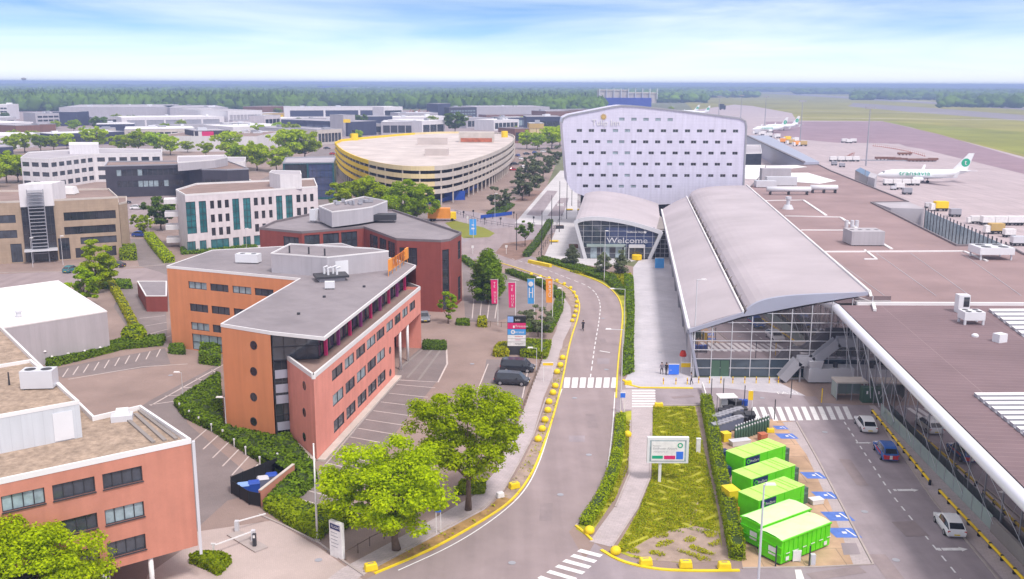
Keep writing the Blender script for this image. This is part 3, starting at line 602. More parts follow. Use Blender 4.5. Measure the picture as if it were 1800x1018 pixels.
tag(b.build('lane_marking', M['white_paint']), kind='structure')
b = dashes(GP([(1484, 742), (1566, 868), (1688, 1018), (1740, 1080)]), .16, 1., 1., .034)
b.sheet(GP([(1397, 1002), (1408, 1002), (1418, 1030), (1402, 1030)]), .034)
for cx, cy, s in ((1519, 779, .55), (1594, 862, .8), (1676, 966, .85)):      # arrows across the bays
    g = Vector(G(cx, cy)); x = Vector((1, .02)); y = Vector((-.02, 1))
    for p in ([(-1.2, -.3), (.7, -.3), (.7, .3), (-1.2, .3)], [(.7, -.5), (1.5, 0), (.7, .5)], [(-1.7, -.3), (-1.3, -.3), (-1.3, .3), (-1.7, .3)]): b.sheet([tuple(g+x*(a*s)+y*(c*s)) for a, c in p], .034)
b.text('TAXI', (*G(1384, 693), .036), (1, 0, 0), (0, 1, 0), 1.0, depth=0, align='CENTER')
for ux, uy in ((1064, 618), (905, 491)): b.strip(GP([(ux-10, uy-1), (ux+8, uy+2)]), .3, .026, .026)
tag(b.build('lot_marking', M['white_paint']), kind='structure')
# parking bays
b = MB()
def bays(a0, a1, b0, b1, n, w=.16):
    for i in range(n+1):
        t = i/n; p = (a0[0]+(a1[0]-a0[0])*t, a0[1]+(a1[1]-a0[1])*t); q = (b0[0]+(b1[0]-b0[0])*t, b0[1]+(b1[1]-b0[1])*t); b.strip(GP([p, q]), w, .02, .02)
bays((520, 876), (697, 676), (600, 898), (765, 682), 13)
bays((110, 663), (275, 628), (120, 648), (282, 614), 9)
bays((262, 712), (372, 650), (318, 704), (388, 662), 4); bays((340, 775), (425, 850), (375, 745), (455, 815), 5)
bays((858, 640), (930, 640), (838, 690), (918, 700), 1); bays((838, 700), (838, 760), (912, 706), (898, 760), 4)
bays((830, 560), (870, 560), (835, 500), (880, 490), 3); bays((245, 560), (275, 600), (290, 555), (300, 590), 3)
b.strip(GP([(120, 667), (250, 645), (330, 640)]), .2, .02, .02); b.strip(GP([(265, 713), (395, 640)]), .2, .02, .02)
b.strip(GP([(742, 612), (785, 614), (786, 640), (770, 672), (697, 668)]), .25, .022, .022)
tag(b.build('bay_marking', M['pale_line']), kind='structure')
b = MB()
for p in ([(700, 650), (742, 615)], [(716, 664), (760, 614)], [(736, 668), (775, 615)]): b.strip(GP(p), .35, .022, .022)
tag(b.build('paving_band', M['concrete_dark']), kind='structure')
b = MB(); w_ = MB()
for x, y, s in ((1373, 752, .7), (1384, 767, 1.), (1431, 836, 1.), (1452, 871, 1.), (1474, 908, 1.15), (1485, 937, 1.15)):
    g = Vector(G(x, y)); b.sheet([tuple(g+Vector(p)*s) for p in ((-.95, -.85), (1.1, -.85), (.8, .85), (-1.25, .85))], .03)
    w_.sheet([tuple(g+Vector(p)*s) for p in ((-.2, -.15), (.15, -.15), (.15, .2), (-.2, .2))], .034); w_.sheet([tuple(g+Vector(p)*s) for p in ((.6, -.6), (.75, -.6), (.35, .6), (.2, .6))], .034)
tag(b.build('blue_bay', M['blue_paint']), kind='structure'); tag(w_.build('bay_symbol', M['white_paint']), kind='structure')
ground('patch', GP([(1478, 955), (1505, 955), (1513, 975), (1483, 976)]), .028, 'asphalt_dark')
ground('road_patch', GP([(1000, 766), (1028, 766), (1028, 777), (1000, 777)]), .016, 'asphalt_dark')
ground('road_patch', GP([(1050, 630), (1072, 630), (1071, 640), (1050, 640)]), .016, 'asphalt_dark')
# kerbs
b = MB(); b.strip(smooth(GP(RL[1:17])), .22, .0, .13, off=.1)
tag(b.build('yellow_kerb', M['yellow_paint']), kind='structure')
b = MB(); b.strip(smooth(GP([(1083, 700), (1086, 640), (1093, 580), (1095, 545), (1086, 519), (1061, 498), (1010, 478), (945, 458)])), .22, 0, .13)
b.strip(smooth(GP([(1012, 925), (1025, 935), (1040, 950)]), 2), .22, 0, .13); b.strip(smooth(GP([(1092, 724), (1082, 770), (1078, 810)]), 2), .22, 0, .13)
b.strip(smooth(GP([(1057, 968), (1090, 988), (1150, 1002), (1220, 1005), (1300, 1004)]), 2), .3, 0, .13)
b.strip(GP([(1095, 668), (1105, 677), (1125, 682), (1218, 683)]), .35, 0, .13); b.strip(GP([(1149, 714), (1165, 713)]), .25, 0, .13)
tag(b.build('yellow_kerb', M['yellow_paint']), kind='structure')
b = MB()
for p in ([(1078, 810), (1066, 855), (1040, 895), (1012, 925)], [(1145, 760), (1143, 840), (1120, 895), (1076, 962)], [(1108, 740), (1106, 835), (1082, 892)], [(1165, 713), (1240, 713)],
          [(1305, 1000), (1440, 998), (1535, 993), (1436, 806), (1400, 742)], [(1541, 735), (1640, 880), (1780, 1050)], [(1100, 490), (1110, 540), (1112, 655)], [(640, 1012), (600, 985), (560, 955), (500, 925), (455, 905)],
          [(-250, 483), (120, 478), (290, 466)], [(600, 912), (510, 892), (700, 666)], [(205, 745), (335, 780)], [(640, 1006), (760, 940), (850, 893), (885, 862), (912, 815), (938, 765), (960, 700)]):
    b.strip(GP(p), .18, 0, .12)
tag(b.build('kerb', M['kerb']), kind='structure')

ground('entrance_paving', GP([(345, 935), (480, 915), (560, 962), (640, 1020), (760, 1200), (200, 1200), (260, 1010), (330, 960)]), .014, 'entrance_paving')

b = MB(); rr_ = random.Random(4)
for x, y, w_, l_ in ((1040, 740, 1.2, 5), (960, 900, 1.2, 4), (1060, 600, 1.0, 3.5), (1430, 706, 1.6, 4), (1500, 830, 1.2, 7), (1600, 930, 2.2, 3), (1470, 1008, 5, 1.2), (1200, 698, 3, .8), (1060, 520, 1, 3), (1560, 1000, 1.5, 5)):
    g = G(x, y); b.obox((g[0], g[1], .0372 if x > 1100 and x < 1640 and y > 690 else .0135), (w_, l_, .0005), rr_.uniform(-.1, .3))
tag(b.build('asphalt_patch', M['asphalt_patch']), kind='structure'); b = MB()
for x, y in ((1010, 700), (1035, 800), (985, 870), (1066, 650), (1060, 560), (1450, 760), (1520, 900), (1575, 985), (1340, 700), (900, 990), (560, 985), (430, 720), (830, 640), (820, 720), (300, 660), (1160, 620), (1140, 540)):
    g = G(x, y); b.disc((*g, .0405), (1, 0, 0), (0, 1, 0), .33, 14)
tag(b.build('manhole_cover', M['grey_metal']), kind='structure')
# ---------------- buildings, left and centre ----------------
def Wr(A, B, x0, x1, y): return W(x0, y, A, B)[0], W(x1, y, A, B)[0]
def porthole(parent, A, B, u, z, r=.5, sq=1.):
    A = Vector(A[:2]); d = (Vector(B[:2])-A).normalized(); nn = Vector((d.y, -d.x)); c = (A.x+d.x*u+nn.x*.03, A.y+d.y*u+nn.y*.03, z)
    m = MB(); m.disc(c, (d.x, d.y, 0), (0, 0, 1), r, 24, 0, r*.8); m.disc((c[0]-nn.x*.022, c[1]-nn.y*.022, z), (d.x, d.y, 0), (0, 0, 1), r*.82, 24, 1)
    k = Vector((nn.x, nn.y, 0))*.03
    n = 24
    m.add([Vector(c)+Vector((d.x, d.y, 0))*r*math.cos(2*math.pi*j/n)+Vector((0, 0, 1))*r*math.sin(2*math.pi*j/n)-k*q for q in (0, 1) for j in range(n)], [(j, n+j, n+(j+1) % n, (j+1) % n) for j in range(n)], 0)
    return m.build('window', [M['dark_metal'], M['glass_dark']], parent)
def rooftop_box(name, label, cat, c, sz, a, mat_, z, grilles=True, group=None):
    t = thing(name, label, cat, (c[0], c[1], z), 0, group); m = MB(); m.obox((c[0], c[1], z+.15), sz, a); m.build('casing', M[mat_], t)
    f = MB(); ca, sa = math.cos(a), math.sin(a)
    for s in (-1, 1): f.bar((c[0]+s*sz[0]*.38*ca-sz[1]*.5*-sa, c[1]+s*sz[0]*.38*sa-sz[1]*.5*ca, z+.08), (c[0]+s*sz[0]*.38*ca+sz[1]*.5*-sa, c[1]+s*sz[0]*.38*sa+sz[1]*.5*ca, z+.08), .12, .15)
    f.build('skid', M['dark_metal'], t)
    if grilles:
        k = max(1, int(sz[0]/1.3))
        for i in range(k):
            g = MB(); u = (i+.5)/k*sz[0]-sz[0]/2; g.disc((c[0]+u*ca, c[1]+u*sa, z+.16+sz[2]), (1, 0, 0), (0, 1, 0), min(.45, sz[1]*.36), 16); g.build('fan', M['dark_metal'], t)
    return t
# --- B1 orange rendered office with red brick wing ---
ZB = 12.7; ZR = 9.6
A1 = G(388, 570, ZB); B1_ = G(475, 584, ZB); C1 = G(570, 594, ZB); D1 = G(731, 467, ZB); E1 = G(600, 428, ZB); I1 = G(373, 440, ZB); G1 = G(293, 468, ZB); H1 = G(527, 490, ZB)
P0 = G(504, 627, ZR); P1 = G(551, 661, ZR); P2 = G(739, 505, ZR); P3 = G(704, 492, ZR)
t = thing('office_building', 'orange rendered office with glazed stair, angled red brick wing and flat grey roof', 'office building', (*A1, 0))
w = MB()
inC = Vector(C1)+(Vector(D1)-Vector(C1)).normalized()*1.2+Vector((-1.0, .6)); Cg = tuple(G(560, 631, 9.2)); Dg = tuple(G(716, 503, 9.2))
# left wing front G1-H1
lvl = [(9.6, 10.7), (6.1, 7.3), (3.2, 4.4)]
u = [Wr(G1, H1, a, b, 500) for a, b in ((331, 363), (369, 401), (408, 441), (447, 480))]
opsL = [(a, b, z0, z1, random.choice(['glass', 'glass_pale', 'glass']), 3) for z0, z1 in lvl for a, b in u[:4]]
ug = [Wr(G1, H1, a, b, 600) for a, b in ((338, 388),)]; opsL += [(ug[0][0], ug[0][1]+4, .1, 2.6, 'glass_pale', 6, 2)]
wall(w, G1, H1, 0, ZB-.3, opsL); wall(w, I1, G1, 0, ZB-.3); wall(w, H1, A1, 0, ZB-.3)
wall(w, A1, B1_, 0, ZB-.3)
w.build('wall', M['orange_render'], t)
for op in opsL: window(t, G1, H1, op, .18, op[5], op[6] if len(op) > 6 else 1, glass=op[4])
for y in (607, 653, 698, 741): uu, zz = W(446, y, A1, B1_); porthole(t, A1, B1_, uu, zz, .52)
w = MB(); bk = [D1, E1, I1]
for a, b_ in zip(bk, bk[1:]): wall(w, a, b_, 0, ZB-.3)
w.build('wall', M['brown_brick'], t)
# glazed stair between B1_ and P0, full height
ln = (Vector(P0)-Vector(B1_)).length; Bi = tuple(Vector(B1_)+Vector((0, .5))); Pi = tuple(Vector(P0)+Vector((.3, .3)))
window(t, Bi, Pi, (0, (Vector(Pi)-Vector(Bi)).length, .1, 9.3), .05, 2, 7, .09, glass='glass_dark', name='stair_glazing')
m = MB()
for z in (7.6, 5.9, 4.6, 1.4): 
    d = (Vector(Pi)-Vector(Bi)); a = Vector(Bi)+d*.08; c = Vector(Bi)+d*.92; nn = Vector((d.y, -d.x)).normalized()*.07
    m = MB(); m.bar((*(a+nn), z), (*(c+nn), z), .03, 1.0); m.build('spandrel_panel', M['fascia'], t)
# clerestory
for a, b_, nx in ((Bi, Cg, 4), (Cg, Dg, 22)):
    window(t, a, b_, (0, (Vector(b_)-Vector(a)).length, 9.25, ZB-.35), .04, nx, 2, .07, glass='glass', name='clerestory_glazing')
d = (Vector(Dg)-Vector(Cg)); nn = Vector((d.y, -d.x)).normalized()
for i in range(9):
    q = Vector(Cg)+d*((i+.35)/9.0)+nn*.35; m = MB(); m.obox((q.x, q.y, 9.2), (.38, .34, ZB-9.5), math.atan2(d.y, d.x)); m.build('column', M['magenta'] if i % 2 == 0 else M['purple_paint'], t)
m = MB(); q = [A1, B1_, C1, D1, E1, I1, G1, H1]; m.prism(q, ZB-.3, ZB, 0, 1, bot=True); ro = m.build('roof', [M['coping'], M['bitumen']], t)
m = MB(); m.ring(q, -.03, .14, ZB-.31, ZB+.08); m.build('parapet', M['coping'], ro)
m = MB(); dd = Vector(Dg)-Vector(Cg); Bx = Vector(Dg)+dd.normalized()*.5

# red wing
w = MB(); dR = (Vector(P2)-Vector(P1)); LR = dR.length; dR.normalize()
cols = [(535, 612), (625, 692), (705, 770), (780, 842), (848, 905), (918, 965), (975, 1018), (1030, 1068), (1080, 1120)]
ysT = [540, 460, 385, 325, 265, 205, 150, 110, 65]
cu = []
for (a, b_), y in zip(cols, ysT): u0, z0 = W(450+a/4, 530+y/4., P1, P2); u1, _ = W(450+b_/4, 530+y/4.-8, P1, P2); cu.append((u0, u1))
zt = (7.15, 8.45); zm = (4.15, 5.55); zl = (1.0, 2.5)
uS = Wr(P1, P2, 694, 694, 640)[0]
ops = [(a, b_, *zt, 'glass_pale' if i % 2 else 'glass', 2) for i, (a, b_) in enumerate(cu)]+[(a, b_, *zm, 'glass' if i % 2 else 'glass_pale', 2) for i, (a, b_) in enumerate(cu[:5])]+[(a, b_, *zl, 'glass', 2) for a, b_ in cu[:5]]
o1 = [o for o in ops if o[1] < uS]; S_ = tuple(Vector(P1)+dR*uS)
wall(w, P1, S_, 0, ZR, o1, .16); o2 = [(a-uS, b_-uS, *r) for a, b_, *r in ops if b_ >= uS]; wall(w, S_, P2, 5.6, ZR, o2, .16)
nL = Vector((-dR.y, dR.x)); dp = 7.5; Sb = Vector(S_)+nL*dp; P2b = Vector(P2)+nL*4.0
wall(w, S_, tuple(Sb), 0, 5.6); wall(w, tuple(Sb), tuple(Vector(P2)+nL*dp), 0, 5.6); wall(w, P2, tuple(P2b), 0, ZR)
wall(w, tuple(P2b), P3, 0, ZR)
w.sheet([S_, P2, tuple(P2b), tuple(Sb)], 5.6); w.build('wall', M['pink_brick'], t)
wl = MB(); wall(wl, P0, P1, 0, ZR); wl.build('wall', M['pink_brick'], t)
for op in o1: window(t, P1, S_, op, .14, op[5], 1, glass=op[4], frame='dark_metal')
for op in o2: window(t, S_, P2, op, .14, op[5], 1, glass=op[4], frame='dark_metal')
for y in (678, 725, 768): uu, zz = W(535, y, P0, P1); porthole(t, P0, P1, uu, zz, .5)
for x, y in ((685.5, 616), (686, 655)): uu, zz = W(x, y, P1, P2); porthole(t, P1, P2, uu, zz, .5)
wp = [P0, P1, P2, P3]; m = MB(); m.sheet([P0, P1, P2, P3, Dg, Cg, Bi], ZR-.4); ro2 = m.build('roof', M['roof_brown'], t)
m = MB()
for a, b_ in ((P0, P1), (P1, P2), (P2, P3)):
    n_ = Vector((Vector(b_)-Vector(a)).normalized()); k = Vector((-n_.y, n_.x))*.1; m.bar((*(Vector(a)+k), ZR-.12), (*(Vector(b_)+k), ZR-.12), .24, .5)
m.build('parapet', M['coping'], ro2)
for x, y in ((704, 650), (717, 635)):
    g = G(x, y); m = MB(); m.cyl(g[0], g[1], 0, 5.6, .2, 12); m.build('column', M['white_paint'], t, smooth=True)
m = MB(); m.strip([P1, S_], .9, 0, .25, off=-.5); m.strip([P0, P1], .9, 0, .25, off=-.5); m.build('plinth', M['concrete'], t)
# penthouse and roof things of B1
PH = [G(x, y, 15.6) for x, y in ((476, 445), (575, 452), (683, 441), (655, 436), (510, 428))]
t2 = building('plant_room', 'pale metal clad plant room on the orange office roof beside the orange sign', 'plant room', PH, 15.6, 'grey_clad', 'bitumen', z0=ZB, para=.15, copw=.15)
u0, z0 = W(588, 480, PH[1], PH[2]); m = MB(); dd = (Vector(PH[2])-Vector(PH[1])).normalized(); nn = Vector((dd.y, -dd.x)); a = Vector(PH[1])+dd*1.2+nn*.03
m.bar((*a, ZB+1.1), (*(a+dd*2), ZB+1.1), .06, 2.1, 0); m.build('door', M['white_metal'], t2)
for x, y in ((509, 444), (543, 446), (571, 449)):
    g = G(x, y, 15.5); m = MB(); m.cyl(*g, 15.4, 16.5, .12, 8); tag(m.build('flue_pipe', M['dark_metal']), {509: 'dark flue at the left of the plant room roof', 543: 'dark flue in the middle of the plant room roof', 571: 'dark flue near the front corner of the plant room roof'}[x], 'flue', 'flues on the plant room')
g = G(437, 462, ZB); rooftop_box('cooling_unit', 'white cooling unit on the orange wing roof left of the plant room', 'cooling unit', g, (3.6, 1.6, 1.3), -.15, 'white_metal', ZB)
g = G(582, 492, ZB); t3 = thing('duct_platform', 'dark flat ventilation hood with white ducts in front of the plant room', 'ventilation hood', (*g, ZB)); m = MB(); m.obox((*g, ZB+.5), (4.6, 3.2, .3), .35); m.build('hood', M['dark_metal'], t3)
m = MB(); m.obox((*g, ZB), (3.6, 2.4, .5), .35); m.build('base', M['grey_clad'], t3)
for dx, dy in ((-1, .4), (.2, .6), (.9, -.2), (-.3, -.4)): m = MB(); m.tube([(g[0]+dx, g[1]+dy, ZB+.8), (g[0]+dx, g[1]+dy, ZB+1.7), (g[0]+dx+.5, g[1]+dy, ZB+1.9)], .17, 8); m.build('duct', M['white_metal'], t3)
g = G(580, 508, ZB); rooftop_box('cooling_unit', 'small white box unit in front of the dark ventilation hood', 'cooling unit', g, (1.3, .7, .9), .1, 'white_metal', ZB, False)
for i, (x, y) in enumerate(((525, 553), (570, 523), (640, 505))):
    g = G(x, y, ZB); m = MB(); m.cyl(*g, ZB, ZB+.25, .2, 10); tag(m.build('roof_drain', M['dark_metal']), ['small dark roof drain nearest the front edge of the grey roof', 'small dark roof drain in the middle of the grey roof', 'small dark roof drain nearest the orange sign'][i], 'roof drain', 'drains on the orange office roof')
# orange letters on the roof edge
s0 = G(683, 486, ZB); s1 = G(716, 462, ZB); t4 = thing('roof_sign', 'orange standing letters sign on the roof edge of the orange office', 'sign', (*s0, ZB))
d = Vector(s1)-Vector(s0); Ls = d.length; d.normalize(); fr = MB(); fr.bar((*s0, ZB+.7), (*s1, ZB+.7), .08, .08); fr.bar((*s0, ZB+2.2), (*s1, ZB+2.2), .08, .08)
for i in range(6): q = Vector(s0)+d*Ls*i/5; fr.bar((*q, ZB), (*q, ZB+2.3), .08, .08)
fr.build('frame', M['orange_sign'], t4); m = MB(); nn = Vector((d.y, -d.x))
for q0, ww in ((0, 1.5), (Ls-1.6, 1.6)):
    a = Vector(s0)+d*q0; m.bar((*(a+nn*.1), ZB+1.6), (*(a+d*ww+nn*.1), ZB+1.6), .25, 1.7)
m.build('panel', M['orange_sign'], t4)
m = MB()
for k, ch in enumerate('DRIVE'):
    for o_ in range(4): m.text(ch, (*(Vector(s0)+d*(1.6+k*(Ls-3.4)/5)+nn*(.1+.05*o_)), ZB+.85), (*d, 0), (0, 0, 1), 1.65, 0, font_sx=.8)
m.build('lettering', M['orange_sign'], t4)
# --- B2 brown brick office behind ---
z = 13.0
B2 = [G(456, 400, z), G(530, 407, z), G(640, 398, z), G(697, 419, z), G(775, 422, z), G(791, 420, z), G(811, 408, z), G(691, 368, z), G(560, 372, z), G(483, 388, z)]
def opx(A, B, xs, y, z0, z1, **k): return [(*Wr(A, B, a, b_, y), z0, z1) for a, b_ in xs]
e = {0: opx(B2[0], B2[1], [(498, 525)], 420, 9.0, 11.8), 1: opx(B2[1], B2[2], [(535, 562), (568, 596), (600, 628)], 420, 9.2, 12.2),
     2: opx(B2[2], B2[3], [(650, 664), (667, 679), (682, 694)], 425, 8.6, 12.0), 3: opx(B2[3], B2[4], [(702, 733)], 440, 8.2, 11.4), 4: [(.25, (Vector(B2[5])-Vector(B2[4])).length-.25, .3, 11.2, 'glass_dark', 1, 6)],
     5: opx(B2[5], B2[6], [(805, 810)], 430, 8.2, 11.6)+opx(B2[5], B2[6], [(805, 810)], 490, .5, 5)}
t = building('office_building', 'dark red brick office with folded facade behind the orange office', 'office building', B2, z, 'brown_brick', 'bitumen', e, cop='dark_coping', nx=3, nz=2)
PH2 = [G(x, y, 16.) for x, y in ((560, 362), (583, 372), (628, 367), (655, 363), (681, 353), (640, 345), (592, 355))]
building('plant_room', 'white plant room with antennas on the dark red brick office', 'plant room', PH2, 16., 'grey_clad', 'bitumen', z0=z, para=.2, copw=.15)
m = MB()
for i in range(14): x = random.uniform(585, 670); g = G(x, 358-.05*(x-585)+random.uniform(-3, 3), 16.); m.obox((*g, 15.9), (random.uniform(.3, 1.2), random.uniform(.3, .8), random.uniform(.3, 1.)), random.random())
tag(m.build('rooftop_pipework', M['grey_metal']), 'cluttered grey pipework on the white plant room roof', 'pipework')
g = G(555, 388, z); rooftop_box('cooling_unit', 'white cooling cabinet left of the white plant room on dark red brick office', 'cooling unit', g, (2.2, 1.4, 2.2), 1.2, 'white_metal', z)
g = G(675, 387, z); rooftop_box('cooling_unit', 'dark low ventilation box right of the white plant room', 'cooling unit', g, (5, 3, 1.1), .1, 'dark_metal', z)
# --- B3 beige office ---
z = 14.0
fA = G(-60, 356, z); fB = G(36, 353, z); fC = G(95, 350.5, z); fD = G(207, 345.5, z); bD = G(191, 331, z); bA = G(-60, 336, z)
def lv(A, B, xs, y): return [Wr(A, B, a, b_, y) for a, b_ in xs]
e0 = [(*u_, a, b_) for u_ in lv(fA, fB, [(-20, 27)], 380) for a, b_ in ((9.1, 10.9), (5.7, 7.5))]+[(*Wr(fA, fB, 20, 40, 450), .2, 4.4)]
e2 = [(*Wr(fC, fD, 111, 203, 370), 9.0, 10.9, 'glass_dark', 8), (*Wr(fC, fD, 112, 203, 395), 5.8, 7.6, 'glass_dark', 8), (*Wr(fC, fD, 141, 205, 417), 3.4, 5.0, 'glass', 5), (*Wr(fC, fD, 103, 124, 445), .2, 5.1, 'glass_dark', 3, 2), (*Wr(fC, fD, 133, 150, 445), .3, 2.6, 'glass_dark', 2), (*Wr(fC, fD, 185, 205, 445), .3, 2.6, 'glass_dark', 2)]
t = building('office_building', 'beige stone office with ribbon windows and a white louvred stair tower', 'office building', [fA, fB, fC, fD, bD, bA], z, 'beige_stone', 'roof_brown', {0: e0, 2: e2}, cop='concrete', nx=4)
T_ = [tuple(Vector(fB)+Vector((0, -.4))), tuple(Vector(fC)+Vector((0, -.4))), tuple(Vector(fC)+Vector((0, 6))), tuple(Vector(fB)+Vector((0, 6)))]
m = MB(); wall(m, T_[0], T_[1], 12.6, 17.6); 
for i in (1, 2, 3): wall(m, T_[i], T_[(i+1) % 4], 12.6, 17.6)
m.sheet(T_, 17.4); tw = m.build('tower', M['white_wall'], t)
ww = (Vector(T_[1])-Vector(T_[0])).length; window(t, T_[0], T_[1], (0.1, ww-.1, .2, 12.6), .03, 8, 6, .08, glass='glass_dark', name='curtain_wall')
m = MB(); d = (Vector(T_[1])-Vector(T_[0])).normalized(); nn = Vector((d.y, -d.x))
for i in range(19):
    z_ = 2.2+i*.78; a = Vector(T_[0])+d*ww*.24; c = Vector(T_[0])+d*ww*.72; m.bar((*(a+nn*1.0), z_), (*(c+nn*1.0), z_), 1.3, .12)
for q in (.24, .72): a = Vector(T_[0])+d*ww*q+nn*1.6; m.bar((*a, .2), (*a, 16.6), .14, .14)
m.build('louvre_bay', M['grey_metal'], t)
m = MB(); a = Vector(T_[0])+nn*1.5; m.bar((*a, 3.0), (*(a+d*ww), 3.0), 3.0, .3); m.build('entrance_canopy', M['light_metal'], t)
sw = [G(208, 350, 13), G(222, 347, 13), G(222, 338, 13), G(205, 338, 13)]
building('stair_block', 'narrow beige end block at the right end of the beige stone office', 'building', sw, 12., 'beige_stone', 'roof_brown', cop='concrete')
m = MB(); g = G(118, 338, z); m.obox((*g, z-.3), (4.5, 3.5, 1.6), .1, tp=.8); tag(m.build('roof_hatch', M['roof_white']), 'white roof hatch on the beige stone office', 'roof hatch')
# --- B4 white office with teal windows ---
z = 14.2; q0 = G(309, 333, z); q1 = G(325, 342, z); q2 = G(558, 327, z); q3 = G(552, 313, z); q4 = G(345, 322, z)
def zz(A, B, x, y): return W(x, y, A, B)[1]
xsT = [(327, 344), (350, 363), (409, 421), (428, 441), (486, 497), (503, 515)]
uT = lv(q1, q2, xsT, 370); uW = lv(q1, q2, [(370, 377), (383, 390), (396, 403), (447, 454), (460, 466), (473, 479), (522, 529), (534, 540), (546, 552)], 370)
e1 = [(a, b_, 4.8, 12.4, 'glass_teal', 2, 5) for a, b_ in uT]+[(a, b_, h0, h0+1.9, 'glass_dark', 2, 1) for a, b_ in uW for h0 in (10.4, 7.1, 3.9)]
uB = lv(q1, q2, [(329, 344), (351, 363), (371, 403), (410, 421), (428, 441), (447, 480)], 428); e1 += [(a, b_, .5, 3.0, 'glass_teal', 3, 1) for a, b_ in uB]
t = building('office_building', 'white office with tall teal glazing strips and small square windows', 'office building', [q0, q1, q2, q3, q4], z, 'white_brick', 'roof_brown', {1: e1}, cop='roof_white')
m = MB(); d0 = Vector(q0); 
for i in range(4):
    a = Vector(q0)+Vector((-1.6, .6)); m.obox((a.x, a.y, 1.2+i*3.2), (3.2, 4.5, 1.1), .3)
m.build('balcony', M['white_wall'], t)
PB = [G(473, 303, 17.5), G(492, 307, 17.5), G(530, 306, 17.5), G(528, 300, 17.5), G(478, 299, 17.5)]
building('plant_room', 'white plant room on the roof of the teal-windowed office', 'plant room', PB, 17.5, 'white_wall', 'roof_grey', z0=13.8, para=.1)
GB = [G(500, 352, 0), G(589, 350, 0), G(592, 336, 0), G(505, 338, 0)]
gh = 13.
t = building('glass_office', 'dark glass office block behind the teal-windowed white office', 'office building', GB, gh, 'teal_panel', 'roof_grey', {0: [(.6, 8., 1, 12.3, 'glass_dark', 5, 4), (8.6, (Vector(GB[1])-Vector(GB[0])).length-.6, .8, 12.3, 'glass_blue', 6, 5)]}, cop='grey_metal')
# --- B5 black brick office ---
z = 11.3; bA = G(184, 291, z); bB = G(331, 287.5, z); bC = G(355, 297, z); bD = G(399, 297.5, z); bE = G(437, 296, z); bF = G(400, 282, z); bG = G(190, 283, z)
Lb = (Vector(bB)-Vector(bA)).length
e0 = [(Lb*(.13+.062*i), Lb*(.13+.062*i)+1.6, h0, h0+2.3, ('glass_pale' if random.random() < .2 else 'glass_dark'), 1, 1) for i in range(13) for h0 in (7.4, 3.4)]
L2 = (Vector(bD)-Vector(bC)).length; e2 = [(L2*f, L2*f+1.8, 5.5, 7.8, 'glass_dark', 1) for f in (.08, .3, .52)]
t = building('office_building', 'black brick office with small upright windows and a bent facade', 'office building', [bA, bB, bC, bD, bE, bF, bG], z, 'dark_brick', 'roof_brown', {0: e0, 2: e2}, cop='grey_metal')
building('annexe', 'white flat annexe at the right end of the black brick office', 'building', [G(400, 320, 0), G(432, 318, 0), G(434, 308, 0), G(402, 308, 0)], 8, 'white_wall', 'roof_grey')
building('plant_room', 'grey plant room with ducts on the black brick office roof', 'plant room', [G(312, 285, 14), G(378, 280, 14), G(400, 276, 14), G(395, 272, 14), G(312, 274, 14)], 14, 'grey_clad', 'roof_grey', z0=11)
# --- B6 zigzag white office ---
z = 11.5; cA = G(36, 277, z); cB = G(86, 279, z); cC = G(165, 270, z); cD = G(285, 268.5, z); cE = G(284, 262, z); cF = G(170, 260, z); cG = G(50, 267, z)
def rowsE(A, B, n, lv_, m0=.04, gap=1.3): Lx = (Vector(B)-Vector(A)).length; return rows(Lx*m0, Lx*(1-m0), n, gap, lv_)
lv3 = [(8.2, 9.9), (4.6, 6.3), (1.0, 2.8)]
t = building('office_building', 'white zigzag office with three rows of dark windows behind green trees', 'office building', [cA, cB, cC, cD, cE, cF, cG], z, 'white_wall', 'roof_grey', {0: rowsE(cA, cB, 3, lv3), 1: rowsE(cB, cC, 6, lv3), 2: rowsE(cC, cD, 6, lv3)}, pane=False, nx=3)
building('plant_room', 'white plant room on the zigzag office roof', 'plant room', [G(121, 254, 15), G(173, 253.5, 15), G(173, 250, 15), G(121, 250, 15)], 15, 'white_wall', 'roof_white', z0=11)
# --- B7 white hall ---
z = 6.4; h0 = G(8, 576, z); h1 = G(188, 547, z); h2 = G(102, 493, z); hL = Vector(h2)-Vector(h1)
dx = (Vector(h0)-Vector(h1)).normalized(); h0 = tuple(Vector(h1)+dx*30); h3 = tuple(Vector(h2)+dx*30)
t = building('warehouse', 'windowless white hall with flat white roof left of the hedge', 'warehouse', [h0, h1, h2, h3], z, 'grey_clad', 'roof_white', para=.15)
g = G(33, 555, z); m = MB(); m.cyl(*g, z-.1, z+.6, .38, 14); m.cyl(*g, z+.55, z+.75, .5, 14); tag(m.build('roof_vent', M['light_metal']), 'round metal vent on the white hall roof', 'roof vent')
m = MB()
for x, y in ((79, 618), (91, 627), (120, 622), (149, 617), (176, 611)):
    uu, z_ = W(x, y, h0, h1); q = Vector(h0)+(Vector(h1)-Vector(h0)).normalized()*uu; nn = Vector((dx.y, -dx.x))*-1; m = MB(); m.lathe(q.x, q.y, [(.02, z_+.2), (.22, z_), (.02, z_-.12)], 10); m.build('wall_lamp', M['white_paint'], t)
# --- shed ---
S = [G(260, 545), G(292, 545), G(292, 500), G(241, 497)]; hs = 2.9
sp = [G(256, 520, hs), G(293, 520, hs), G(293, 494, hs), G(241, 494, hs)]
building('shed', 'low dark red shed with grey flat roof beside the orange wing', 'shed', sp, hs, 'brown_brick', 'bitumen', para=.12)
